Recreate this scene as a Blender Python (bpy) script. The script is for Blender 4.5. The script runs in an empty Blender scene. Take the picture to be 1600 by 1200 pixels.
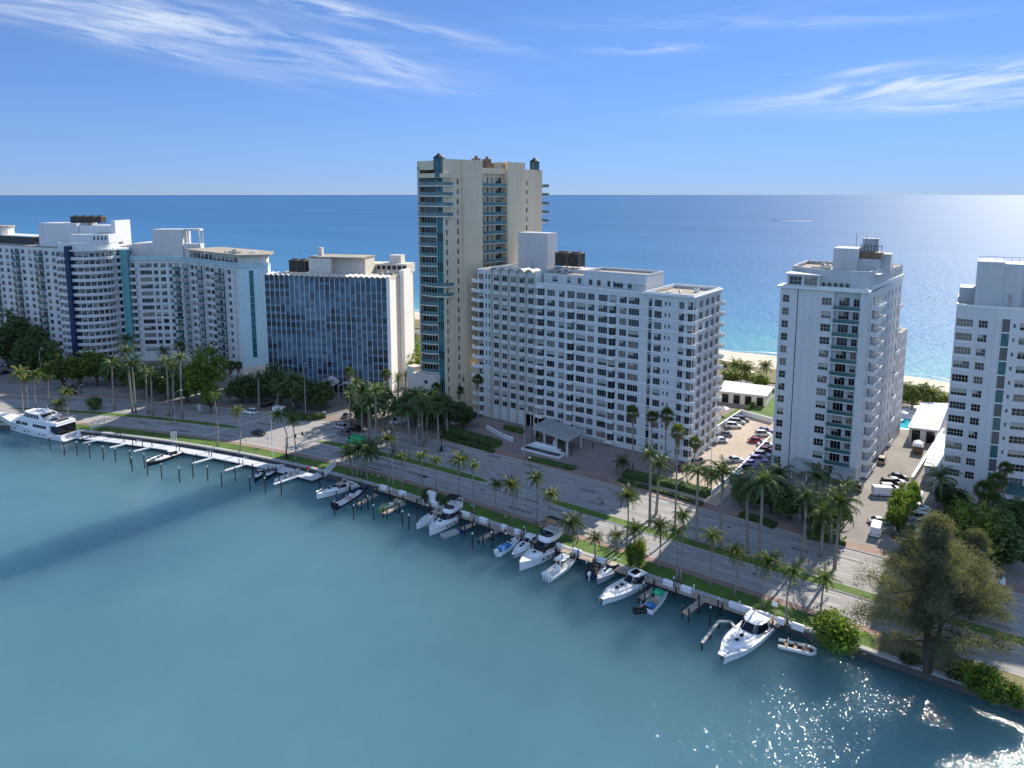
import bpy, math, random
from mathutils import Vector, Matrix

# ------------------------------------------------------------------ camera, sky, sun
scene = bpy.context.scene
C = scene.collection
R = math.radians
CAM_H = 70.0
PITCH = 7.86            # degrees below the horizontal
SUN_AZ, SUN_EL = 39.5, 34.5

cam_d = bpy.data.cameras.new("camera"); cam = bpy.data.objects.new("camera", cam_d); C.objects.link(cam)
cam.location = (0, 0, CAM_H); cam.rotation_euler = (R(90 - PITCH), 0, 0)
cam_d.sensor_width = 36.0; cam_d.lens = 36.0 * 1109.0 / 1600.0
cam_d.shift_y = -143.0 / 1600.0
cam_d.clip_start = 1.0; cam_d.clip_end = 300000.0
scene.camera = cam

scene.view_settings.view_transform = 'Standard'
scene.view_settings.look = 'None'
scene.view_settings.exposure = 0.75
scene.view_settings.gamma = 1.0

world = bpy.data.worlds.new("World"); scene.world = world; world.use_nodes = True
def build_world():
    nt = world.node_tree; N = nt.nodes; L = nt.links; N.clear()
    out = N.new('ShaderNodeOutputWorld'); bg = N.new('ShaderNodeBackground'); bg.inputs['Strength'].default_value = 0.10
    sky = N.new('ShaderNodeTexSky'); sky.sky_type = 'NISHITA'; sky.sun_disc = False
    sky.sun_elevation = R(SUN_EL); sky.sun_rotation = R(SUN_AZ)
    sky.altitude = 0; sky.air_density = 0.6; sky.dust_density = 0.0; sky.ozone_density = 4.0
    tc = N.new('ShaderNodeTexCoord')
    def math_(op, a, b=None, c=None):
        n = N.new('ShaderNodeMath'); n.operation = op
        for i, v in enumerate((a, b, c)):
            if v is None: continue
            if isinstance(v, (int, float)): n.inputs[i].default_value = v
            else: L.new(v, n.inputs[i])
        return n.outputs[0]
    sep = N.new('ShaderNodeSeparateXYZ'); L.new(tc.outputs['Generated'], sep.inputs[0])
    az = math_('ARCTAN2', sep.outputs[0], sep.outputs[1])
    hyp = math_('SQRT', math_('ADD', math_('MULTIPLY', sep.outputs[0], sep.outputs[0]), math_('MULTIPLY', sep.outputs[1], sep.outputs[1])))
    el = math_('ARCTAN2', sep.outputs[2], hyp)
    # cirrus banks: (azimuth, elevation, half widths, tilt, streak strength), all in radians on the sky sphere
    banks = [(-0.37, 0.200, 0.24, 0.026, -0.13, .75), (-0.24, 0.236, 0.20, 0.010, -0.17, 1.1), (-0.55, 0.215, 0.20, 0.022, -0.06, .8), (-.16, .170, .07, .012, -.30, .7), (-.45, .175, .2, .012, -.16, .5),
             (0.47, 0.128, 0.15, 0.011, 0.08, 1.2), (0.58, 0.135, 0.14, 0.011, 0.12, 1.05), (0.55, 0.105, 0.12, 0.007, 0.03, 1.0), (.60, .118, .12, .010, .06, .9), (.44, .150, .08, .006, .05, .7),
             (0.19, 0.190, 0.06, 0.006, 0.0, .85), (0.05, 0.275, 0.28, 0.008, -0.04, .9), (0.6, 0.26, 0.25, 0.014, 0.08, .6), (-0.15,0.145,0.10,0.005,-0.1,.5), (.3, .215, .2, .008, -.05, .4),
             (-1.6, 0.5, 0.8, 0.2, 0.2, .7), (2.6, 0.45, 0.9, 0.15, -0.2, .7), (0.3, 0.75, 0.6, 0.2, 0.3, .5)]
    total = None
    for (a0, e0, wa, we, tilt, st) in banks:
        da = math_('SUBTRACT', az, a0); de = math_('SUBTRACT', el, e0)
        ct, sn = math.cos(tilt), math.sin(tilt)
        u = math_('ADD', math_('MULTIPLY', da, ct), math_('MULTIPLY', de, sn))
        v = math_('SUBTRACT', math_('MULTIPLY', de, ct), math_('MULTIPLY', da, sn))
        d2 = math_('ADD', math_('POWER', math_('DIVIDE', u, wa), 2.0), math_('POWER', math_('DIVIDE', v, we), 2.0))
        m = math_('MULTIPLY', math_('EXPONENT', math_('MULTIPLY', d2, -1.0)), st)
        comb = N.new('ShaderNodeCombineXYZ'); L.new(math_('MULTIPLY', u, 6.0), comb.inputs[0]); L.new(math_('MULTIPLY', v, 55.0), comb.inputs[1]); comb.inputs[2].default_value = a0 * 9
        nz = N.new('ShaderNodeTexNoise'); nz.inputs['Scale'].default_value = 1.0; nz.inputs['Detail'].default_value = 9.0; nz.inputs['Roughness'].default_value = 0.62; nz.inputs['Distortion'].default_value = 0.7
        L.new(comb.outputs[0], nz.inputs['Vector'])
        s = math_('MULTIPLY', m, math_('MAXIMUM', math_('MULTIPLY', math_('SUBTRACT', nz.outputs[0], 0.40), 3.6), 0.0))
        total = s if total is None else math_('ADD', total, s)
    total = math_('MINIMUM', math_('MULTIPLY', total, .8), 0.62)
    # deepen the clear blue, tame the glare on the sun's side
    def vec(op, a, b=None, scale=None):
        n = N.new('ShaderNodeVectorMath'); n.operation = op; L.new(a, n.inputs[0])
        if b is not None: n.inputs[1].default_value = b
        if scale is not None:
            if isinstance(scale, (int, float)): n.inputs['Scale'].default_value = scale
            else: L.new(scale, n.inputs['Scale'])
        return n
    norm = vec('SCALE', sky.outputs[0], scale=1 / 5.5)
    gam = N.new('ShaderNodeGamma'); gam.inputs[1].default_value = 1.22; L.new(norm.outputs[0], gam.inputs[0])
    lum = vec('DOT_PRODUCT', gam.outputs[0], (.2, .7, .1)).outputs['Value']
    k = math_('DIVIDE', 7.6, math_('ADD', 1.0, math_('MULTIPLY', lum, 1.25)))
    blue = vec('SCALE', gam.outputs[0], scale=k)
    hf = N.new('ShaderNodeMapRange'); hf.interpolation_type = 'SMOOTHSTEP'; hf.inputs[1].default_value = .30; hf.inputs[2].default_value = -.02; L.new(el, hf.inputs[0])
    hm = N.new('ShaderNodeMixRGB'); hm.blend_type = 'MULTIPLY'; L.new(hf.outputs[0], hm.inputs[0]); L.new(blue.outputs[0], hm.inputs[1]); hm.inputs[2].default_value = (.82, .81, .98, 1)
    hf2 = N.new('ShaderNodeMapRange'); hf2.interpolation_type = 'SMOOTHSTEP'; hf2.inputs[1].default_value = .085; hf2.inputs[2].default_value = -.005; L.new(el, hf2.inputs[0])
    hm2 = N.new('ShaderNodeMixRGB'); hm2.blend_type = 'MULTIPLY'; L.new(hf2.outputs[0], hm2.inputs[0]); L.new(hm.outputs[0], hm2.inputs[1]); hm2.inputs[2].default_value = (.80, .93, 1.18, 1); hm = hm2
    mix = N.new('ShaderNodeMixRGB'); L.new(total, mix.inputs[0]); L.new(hm.outputs[0], mix.inputs[1]); mix.inputs[2].default_value = (5.6, 6.0, 6.5, 1)
    # unseen bright cloudy sky added behind and above the camera, lifts shaded facades
    sky_fill = N.new('ShaderNodeMapRange'); sky_fill.interpolation_type = 'SMOOTHSTEP'; sky_fill.inputs[1].default_value = .0; sky_fill.inputs[2].default_value = .75
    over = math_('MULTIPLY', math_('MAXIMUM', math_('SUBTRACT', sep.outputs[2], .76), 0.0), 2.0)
    L.new(math_('SUBTRACT', over, sep.outputs[1]), sky_fill.inputs[0])
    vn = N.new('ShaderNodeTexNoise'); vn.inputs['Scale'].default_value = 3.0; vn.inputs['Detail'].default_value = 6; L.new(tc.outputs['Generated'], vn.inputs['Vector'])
    vm = math_('MINIMUM', math_('MULTIPLY', sky_fill.outputs[0], math_('ADD', math_('MULTIPLY', vn.outputs[0], 1.2), .3)), 1.0)
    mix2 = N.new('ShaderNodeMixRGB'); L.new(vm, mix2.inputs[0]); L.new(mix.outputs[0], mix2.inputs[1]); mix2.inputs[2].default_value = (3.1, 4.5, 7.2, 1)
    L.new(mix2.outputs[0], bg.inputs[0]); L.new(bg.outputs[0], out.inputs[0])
build_world()

sun_d = bpy.data.lights.new("sun", 'SUN'); sun_d.energy = 4.4; sun_d.angle = R(0.53); sun_d.color = (1.0, 0.93, 0.82)
sun = bpy.data.objects.new("sun", sun_d); C.objects.link(sun)
_sd = Vector((math.sin(R(SUN_AZ)) * math.cos(R(SUN_EL)), math.cos(R(SUN_AZ)) * math.cos(R(SUN_EL)), math.sin(R(SUN_EL))))
sun.rotation_euler = (-_sd).to_track_quat('-Z', 'Y').to_euler(); sun.location = (0, 0, 200)

# ------------------------------------------------------------------ survey: where a point of the ground seen in the photograph lies
F_, YC_ = 1109.0, 457.0
cp, sp = math.cos(R(PITCH)), math.sin(R(PITCH))
GZ = 1.5                # street level above the water
def gp(px, py, z=GZ):
    a = (px - 800) / F_; b = (YC_ - py) / F_
    rx, ry, rz = a, cp + b * sp, -sp + b * cp
    t = (z - CAM_H) / rz
    return Vector((rx * t, ry * t, z))
def hz(g, py):
    k = (YC_ - py) / F_
    return CAM_H + g[1] * (k * cp - sp) / (cp + k * sp)
def xat(px, y, z):
    f = y * cp - (z - CAM_H) * sp
    return (px - 800) / F_ * f
AX = R(-36.0); CA, SA = math.cos(AX), math.sin(AX)
def bend(u):
    s = max(0.0, -100.0 - u); s1 = min(s, 190.0)
    return -0.00167 * s1 * s1 - (s - s1) * 0.63
def S(u, n, z=GZ):
    n = n + bend(u)
    return Vector((u * CA - n * SA, u * SA + n * CA, z))
def street_angle(u):
    a = S(u - 1, 0); b = S(u + 1, 0)
    return math.atan2(b.y - a.y, b.x - a.x)
def to_street(p):
    u = p[0] * CA + p[1] * SA; n = -p[0] * SA + p[1] * CA
    return u, n - bend(u)

# ------------------------------------------------------------------ object helpers
rnd = random.Random(7)
def tag(o, label=None, cat=None, group=None, kind=None):
    if label: o['label'] = label
    if cat: o['category'] = cat
    if group: o['group'] = group
    if kind: o['kind'] = kind
    return o
def link(name, data, parent=None):
    o = bpy.data.objects.new(name, data); C.objects.link(o)
    if parent is not None: o.parent = parent
    return o
def thing(name, label, cat, loc, rz=0.0, group=None):
    o = link(name, None); o.location = loc; o.rotation_euler = (0, 0, rz); o.empty_display_size = 0.5
    return tag(o, label, cat, group)
def children_of(o): return list(o.children)
def copy_tree(o, loc, rz=0.0, label=None):
    c = o.copy(); C.objects.link(c); c.location = loc; c.rotation_euler = (0, 0, rz)
    if label: c['label'] = label
    for ch in children_of(o):
        d = ch.copy(); C.objects.link(d); d.parent = c
        for g in children_of(ch):
            e = g.copy(); C.objects.link(e); e.parent = d
    return c

class MB:
    def __init__(s): s.v = []; s.f = []; s.m = []
    def add(s, vs, fs, mi=0):
        b = len(s.v); s.v.extend(vs)
        for f in fs: s.f.append(tuple(i + b for i in f)); s.m.append(mi)
    def quad(s, a, b, c, d, mi=0): s.add([a, b, c, d], [(0, 1, 2, 3)], mi)
    def box(s, x0, x1, y0, y1, z0, z1, mi=0):
        s.add([(x0, y0, z0), (x1, y0, z0), (x1, y1, z0), (x0, y1, z0), (x0, y0, z1), (x1, y0, z1), (x1, y1, z1), (x0, y1, z1)],
              [(0, 3, 2, 1), (4, 5, 6, 7), (0, 1, 5, 4), (1, 2, 6, 5), (2, 3, 7, 6), (3, 0, 4, 7)], mi)
    def prism(s, pts, z0, z1, mi=0, top=None):
        n = len(pts)
        area = sum(pts[i][0] * pts[(i + 1) % n][1] - pts[(i + 1) % n][0] * pts[i][1] for i in range(n))
        if area < 0: pts = pts[::-1]
        vs = [(p[0], p[1], z0) for p in pts] + [(p[0], p[1], z1) for p in pts]
        s.add(vs, [(i, (i + 1) % n, n + (i + 1) % n, n + i) for i in range(n)] + [tuple(range(n - 1, -1, -1))], mi)
        s.add(vs[n:], [tuple(range(n))], mi if top is None else top)
    def obox(s, c, ax, hx, hy, z0, z1, mi=0):
        ca, sa = math.cos(ax), math.sin(ax)
        s.prism([(c[0] + x * ca - y * sa, c[1] + x * sa + y * ca) for x, y in ((-hx, -hy), (hx, -hy), (hx, hy), (-hx, hy))], z0, z1, mi)
    def path(s, pts, rad, n=6, mi=0, cap=True):
        pts = [Vector(p) for p in pts]
        if not hasattr(rad, '__len__'): rad = [rad] * len(pts)
        rings = []
        for i, p in enumerate(pts):
            t = (pts[min(i + 1, len(pts) - 1)] - pts[max(i - 1, 0)]).normalized()
            a = t.cross(Vector((0, 0, 1)))
            if a.length < 1e-3: a = t.cross(Vector((0, 1, 0)))
            a.normalize(); b = t.cross(a)
            rings.append([tuple(p + (a * math.cos(k * 2 * math.pi / n) + b * math.sin(k * 2 * math.pi / n)) * rad[i]) for k in range(n)])
        s.rings(rings, mi, cap)
    def rings(s, rings, mi=0, cap=True):
        n = len(rings[0]); vs = [v for r in rings for v in r]; fs = []; ms = []
        for i in range(len(rings) - 1):
            m = mi[i] if isinstance(mi, (list, tuple)) else mi
            for k in range(n):
                fs.append((i * n + k, i * n + (k + 1) % n, (i + 1) * n + (k + 1) % n, (i + 1) * n + k)); ms.append(m)
        if cap:
            fs.append(tuple(range(n - 1, -1, -1))); ms.append(mi[0] if isinstance(mi, (list, tuple)) else mi)
            fs.append(tuple((len(rings) - 1) * n + k for k in range(n))); ms.append(mi[-1] if isinstance(mi, (list, tuple)) else mi)
        b = len(s.v); s.v.extend(vs)
        for f, m in zip(fs, ms): s.f.append(tuple(i + b for i in f)); s.m.append(m)
    def cyl(s, x, y, z0, z1, r, n=10, mi=0, r1=None):
        r1 = r if r1 is None else r1
        s.rings([[(x + rr * math.cos(k * 2 * math.pi / n), y + rr * math.sin(k * 2 * math.pi / n), z) for k in range(n)] for z, rr in ((z0, r), (z1, r1))], mi)
    def sheet(s, pts, z, mi=0):
        n = len(pts)
        area = sum(pts[i][0] * pts[(i + 1) % n][1] - pts[(i + 1) % n][0] * pts[i][1] for i in range(n))
        if area < 0: pts = pts[::-1]
        s.add([(p[0], p[1], z) for p in pts], [tuple(range(n))], mi)
    def facade(s, p0, p1, z0, z1, openings, depth=0.25, mi=0, mr=None):
        """Wall seen from outside, p0 left, p1 right, with real openings (u0, u1, zlo, zhi) and their reveals."""
        mr = mi if mr is None else mr
        dx, dy = p1[0] - p0[0], p1[1] - p0[1]; Ln = math.hypot(dx, dy); dx /= Ln; dy /= Ln; nx, ny = dy, -dx
        P = lambda u, z, o=0.0: (p0[0] + dx * u + nx * o, p0[1] + dy * u + ny * o, z)
        r3 = lambda v: round(v, 3)
        us = {0.0, r3(Ln)}; zs = {r3(z0), r3(z1)}
        ops = []
        for (a, b, c, d) in openings:
            a, b, c, d = max(0.0, r3(a)), min(r3(Ln), r3(b)), max(r3(z0), r3(c)), min(r3(z1), r3(d))
            if b - a < .05 or d - c < .05: continue
            ops.append((a, b, c, d)); us.update((a, b)); zs.update((c, d))
        us = sorted(us); zs = sorted(zs); ui = {u: i for i, u in enumerate(us)}; zi = {z: i for i, z in enumerate(zs)}
        mask = [[False] * (len(us) - 1) for _ in range(len(zs) - 1)]
        for (a, b, c, d) in ops:
            for j in range(zi[c], zi[d]):
                for i in range(ui[a], ui[b]): mask[j][i] = True
        for j in range(len(zs) - 1):
            i = 0
            while i < len(us) - 1:
                if mask[j][i]: i += 1; continue
                k = i
                while k < len(us) - 1 and not mask[j][k]: k += 1
                s.quad(P(us[i], zs[j]), P(us[k], zs[j]), P(us[k], zs[j + 1]), P(us[i], zs[j + 1]), mi); i = k
        if depth > 0:
            for (a, b, c, d) in ops:
                s.quad(P(a, c), P(b, c), P(b, c, -depth), P(a, c, -depth), mr); s.quad(P(a, d, -depth), P(b, d, -depth), P(b, d), P(a, d), mr)
                s.quad(P(a, c, -depth), P(a, d, -depth), P(a, d), P(a, c), mr); s.quad(P(b, c), P(b, d), P(b, d, -depth), P(b, c, -depth), mr)
    def mesh(s, name, mats, smooth=False):
        me = bpy.data.meshes.new(name); me.from_pydata(s.v, [], s.f)
        if not isinstance(mats, (list, tuple)): mats = [mats]
        for m in mats: me.materials.append(m)
        if len(mats) > 1: me.polygons.foreach_set('material_index', s.m)
        if smooth: me.polygons.foreach_set('use_smooth', [True] * len(me.polygons))
        me.update(); return me
    def build(s, name, mats, parent=None, smooth=False): return link(name, s.mesh(name, mats, smooth), parent)

# ------------------------------------------------------------------ materials
def _principled(name):
    m = bpy.data.materials.new(name); m.use_nodes = True
    return m, m.node_tree.nodes, m.node_tree.links, m.node_tree.nodes['Principled BSDF']
def pmat(name, col, rough=0.7, var=0.12, scale=0.35, metal=0.0, spec=0.4, bump=0.0, bscale=4.0, var2=0.08, streak=0.0):
    """Surface with two octaves of dirt and tone variation in the object's own coordinates."""
    m, N, L, b = _principled(name)
    b.inputs['Roughness'].default_value = rough; b.inputs['Metallic'].default_value = metal; b.inputs['Specular IOR Level'].default_value = spec
    tc = N.new('ShaderNodeTexCoord')
    nz = N.new('ShaderNodeTexNoise'); nz.inputs['Scale'].default_value = scale; nz.inputs['Detail'].default_value = 6; nz.inputs['Roughness'].default_value = .65
    L.new(tc.outputs['Object'], nz.inputs['Vector'])
    nz2 = N.new('ShaderNodeTexNoise'); nz2.inputs['Scale'].default_value = scale * 9; nz2.inputs['Detail'].default_value = 3
    L.new(tc.outputs['Object'], nz2.inputs['Vector'])
    mr = N.new('ShaderNodeMapRange'); mr.inputs[1].default_value = .3; mr.inputs[2].default_value = .7; mr.inputs[3].default_value = 1 - var; mr.inputs[4].default_value = 1 + var
    L.new(nz.outputs[0], mr.inputs[0])
    mr2 = N.new('ShaderNodeMapRange'); mr2.inputs[1].default_value = .3; mr2.inputs[2].default_value = .7; mr2.inputs[3].default_value = 1 - var2; mr2.inputs[4].default_value = 1 + var2
    L.new(nz2.outputs[0], mr2.inputs[0])
    mu = N.new('ShaderNodeMath'); mu.operation = 'MULTIPLY'; L.new(mr.outputs[0], mu.inputs[0]); L.new(mr2.outputs[0], mu.inputs[1])
    if streak:  # rain streaks running down the wall
        mp = N.new('ShaderNodeMapping'); mp.inputs['Scale'].default_value = (1.3, 1.3, .035); L.new(tc.outputs['Object'], mp.inputs[0])
        ns = N.new('ShaderNodeTexNoise'); ns.inputs['Scale'].default_value = 1.0; ns.inputs['Detail'].default_value = 5; ns.inputs['Roughness'].default_value = .7; L.new(mp.outputs[0], ns.inputs['Vector'])
        r3 = N.new('ShaderNodeMapRange'); r3.inputs[1].default_value = .32; r3.inputs[2].default_value = .55; r3.inputs[3].default_value = 1 - streak; r3.inputs[4].default_value = 1.0; L.new(ns.outputs[0], r3.inputs[0])
        m3 = N.new('ShaderNodeMath'); m3.operation = 'MULTIPLY'; L.new(mu.outputs[0], m3.inputs[0]); L.new(r3.outputs[0], m3.inputs[1]); mu = m3
    mix = N.new('ShaderNodeVectorMath'); mix.operation = 'SCALE'; mix.inputs[0].default_value = col[:3]; L.new(mu.outputs[0], mix.inputs['Scale'])
    L.new(mix.outputs[0], b.inputs['Base Color'])
    if bump:
        bp = N.new('ShaderNodeBump'); bp.inputs['Strength'].default_value = bump; bp.inputs['Distance'].default_value = .05
        n3 = N.new('ShaderNodeTexNoise'); n3.inputs['Scale'].default_value = bscale; n3.inputs['Detail'].default_value = 4
        L.new(tc.outputs['Object'], n3.inputs['Vector']); L.new(n3.outputs[0], bp.inputs['Height']); L.new(bp.outputs[0], b.inputs['Normal'])
    return m
def leafmat(name, col, trans=0.35, var=0.35, scale=0.7):
    m, N, L, b = _principled(name)
    tc = N.new('ShaderNodeTexCoord'); nz = N.new('ShaderNodeTexNoise'); nz.inputs['Scale'].default_value = scale; nz.inputs['Detail'].default_value = 5
    L.new(tc.outputs['Object'], nz.inputs['Vector'])
    oi = N.new('ShaderNodeObjectInfo')
    mr = N.new('ShaderNodeMapRange'); mr.inputs[1].default_value = .3; mr.inputs[2].default_value = .7; mr.inputs[3].default_value = 1 - var; mr.inputs[4].default_value = 1 + var
    L.new(nz.outputs[0], mr.inputs[0])
    mo = N.new('ShaderNodeMapRange'); mo.inputs[3].default_value = .75; mo.inputs[4].default_value = 1.3; L.new(oi.outputs['Random'], mo.inputs[0])
    mu = N.new('ShaderNodeMath'); mu.operation = 'MULTIPLY'; L.new(mr.outputs[0], mu.inputs[0]); L.new(mo.outputs[0], mu.inputs[1])
    sc = N.new('ShaderNodeVectorMath'); sc.operation = 'SCALE'; sc.inputs[0].default_value = col; L.new(mu.outputs[0], sc.inputs['Scale'])
    L.new(sc.outputs[0], b.inputs['Base Color']); b.inputs['Roughness'].default_value = .5; b.inputs['Specular IOR Level'].default_value = .35
    tr = N.new('ShaderNodeBsdfTranslucent'); s2 = N.new('ShaderNodeVectorMath'); s2.operation = 'MULTIPLY'; L.new(sc.outputs[0], s2.inputs[0]); s2.inputs[1].default_value = (1.5, 1.45, .6)
    L.new(s2.outputs[0], tr.inputs[0])
    ms = N.new('ShaderNodeMixShader'); ms.inputs[0].default_value = trans; L.new(b.outputs[0], ms.inputs[1]); L.new(tr.outputs[0], ms.inputs[2])
    L.new(ms.outputs[0], N['Material Output'].inputs[0])
    return m
def objcolmat(name, rough=.3, metal=0.0, coat=.5):
    m, N, L, b = _principled(name)
    oi = N.new('ShaderNodeObjectInfo'); L.new(oi.outputs['Color'], b.inputs['Base Color'])
    b.inputs['Roughness'].default_value = rough; b.inputs['Metallic'].default_value = metal; b.inputs['Coat Weight'].default_value = coat; b.inputs['Coat Roughness'].default_value = .08
    return m
def glassmat(name, col, rough=.12, var=.5, scale=.6, spec=.5):
    m = pmat(name, col, rough, var, scale, 0, spec); return m
M = {}
M['white'] = pmat('white_stucco', (.61, .62, .62), .7, .03, .12, var2=.03, streak=.10)
M['white2'] = pmat('weathered_white_stucco', (.55, .56, .56), .75, .05, .15, var2=.04, streak=.14)
M['trim'] = pmat('white_trim_paint', (.72, .73, .72), .6, .04, .3)
M['cream'] = pmat('cream_stucco', (.68, .57, .40), .8, .04, .08, var2=.04, streak=.14)
M['endwall'] = pmat('whitewashed_end_wall', (.84, .83, .80), .75, .03, .1, var2=.03, streak=.06)
M['cream2'] = pmat('pale_cream_concrete', (.66, .61, .53), .8, .05, .1, var2=.04, streak=.12)
M['beige'] = pmat('beige_pilaster_paint', (.47, .45, .36), .75, .06, .3)
M['aqua'] = pmat('pale_aqua_stucco', (.50, .66, .70), .75, .04, .1, streak=.08)
M['teal'] = pmat('teal_paint', (.12, .33, .34), .6, .06, .2)
M['tealglass'] = glassmat('teal_glass', (.02, .11, .13), .12, .3, .5)
M['navy'] = pmat('navy_paint', (.013, .032, .09), .5, .08, .3)
M['roof'] = pmat('tan_roof_gravel', (.36, .32, .26), .95, .2, .25, bump=.3)
M['roofgrey'] = pmat('grey_roof_membrane', (.30, .30, .30), .9, .2, .25)
M['rust'] = pmat('brown_louvre_metal', (.20, .14, .09), .7, .25, .8)
M['darkmetal'] = pmat('dark_metal', (.03, .03, .03), .5, .2, 1)
M['alu'] = pmat('aluminium_fin', (.60, .60, .58), .45, .08, .3, metal=.2)
M['blind'] = pmat('window_blind', (.42, .40, .36), .8, .15, 1.5)
M['frame'] = pmat('window_frame_cream', (.52, .48, .40), .5, .05, 1)
M['framew'] = pmat('window_frame_grey', (.40, .40, .40), .5, .05, 1)

GL = [glassmat('dark_glass', (.012, .014, .017), .08, .4), glassmat('grey_glass', (.04, .045, .05), .1, .4),
      glassmat('curtained_glass', (.20, .17, .14), .25, .25, 2.0), glassmat('blind_glass', (.11, .11, .11), .2, .25, 2.0), glassmat('deep_glass', (.006, .006, .008), .06, .4)]
GB = [glassmat('blue_spandrel_glass', (.095, .185, .275), .12, .25), glassmat('pale_blue_glass', (.18, .26, .34), .12, .2),
      glassmat('dark_blue_glass', (.05, .085, .135), .08, .3), glassmat('black_glass', (.016, .026, .042), .06, .4)]
M['balglass'] = glassmat('green_balcony_glass', (.05, .13, .125), .08, .2)
M['baltq'] = glassmat('turquoise_balcony_glass', (.085, .17, .175), .1, .2)
M['conc'] = pmat('concrete', (.40, .39, .36), .85, .12, .3, bump=.2)
M['concdark'] = pmat('wet_seawall_concrete', (.10, .095, .085), .8, .35, .6, bump=.4)
M['wood'] = pmat('weathered_dock_wood', (.36, .30, .24), .85, .2, .8)
M['pile'] = pmat('dark_pile_wood', (.035, .03, .026), .8, .3, 1)
M['dockwhite'] = pmat('pale_floating_dock_deck', (.60, .60, .60), .6, .06, .8)
M['gel'] = pmat('white_gelcoat', (.82, .82, .82), .22, .03, .5, spec=.5)
M['gelgrey'] = pmat('grey_gelcoat', (.42, .43, .45), .3, .05, .5)
M['gelcream'] = pmat('cream_nonskid_deck', (.72, .70, .65), .55, .04, 1)
M['hullnavy'] = pmat('navy_hull_paint', (.02, .035, .08), .18, .1, .5)
M['hullblack'] = pmat('black_hull_paint', (.012, .012, .015), .18, .1, .5)
M['hullgreen'] = pmat('lime_hull_paint', (.25, .42, .12), .25, .1, .5)
M['hullred'] = pmat('orange_hull_paint', (.55, .13, .05), .25, .1, .5)
M['canvas_black'] = pmat('black_canvas', (.02, .02, .022), .8, .2, 2)
M['canvas_green'] = pmat('green_canvas', (.01, .34, .16), .8, .12, 2)
M['canvas_blue'] = pmat('blue_canvas', (.03, .16, .38), .8, .12, 2)
M['tint'] = pmat('tinted_windscreen', (.01, .013, .018), .05, .2, 1, spec=.6)
M['steel'] = pmat('stainless_rail', (.6, .6, .6), .25, .05, 1, metal=.9)
M['seat'] = pmat('tan_vinyl_seat', (.45, .36, .28), .6, .1, 2)
M['teak'] = pmat('teak_deck', (.34, .22, .13), .7, .15, 2)
M['rubber'] = pmat('rubber', (.018, .018, .018), .85, .2, 3)
M['red'] = pmat('red_paint', (.55, .03, .02), .5, .05, 1)
M['lampgrey'] = pmat('galvanised_pole', (.42, .43, .44), .5, .08, 1, metal=.3)
M['lens'] = pmat('lamp_lens', (.75, .75, .72), .3, .03, 1)
M['carpaint'] = objcolmat('car_paint')
M['person'] = objcolmat('clothing', .85, 0, 0)
M['bark'] = pmat('palm_bark_grey', (.26, .235, .20), .9, .25, 1.2, bump=.3, bscale=6)
M['barkdark'] = pmat('dark_bark', (.085, .07, .055), .95, .3, 1.0)
M['shaft'] = pmat('green_crownshaft', (.12, .22, .06), .5, .1, 1)
M['palm'] = leafmat('palm_leaf', (.08, .125, .034), .35)
M['palmy'] = leafmat('palm_leaf_yellowing', (.17, .19, .045), .4)
M['palmdk'] = leafmat('royal_palm_leaf', (.085, .13, .046), .3)
M['thatch'] = pmat('dead_frond_thatch', (.22, .16, .09), .95, .3, 2)
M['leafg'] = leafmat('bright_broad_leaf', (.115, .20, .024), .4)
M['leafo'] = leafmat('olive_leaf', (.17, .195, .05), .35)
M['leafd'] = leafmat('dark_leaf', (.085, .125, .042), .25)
M['needle'] = leafmat('feathery_pine_needles', (.160, .170, .105), .4)
M['hedge'] = leafmat('hedge_leaf', (.075, .125, .036), .2)
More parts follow.
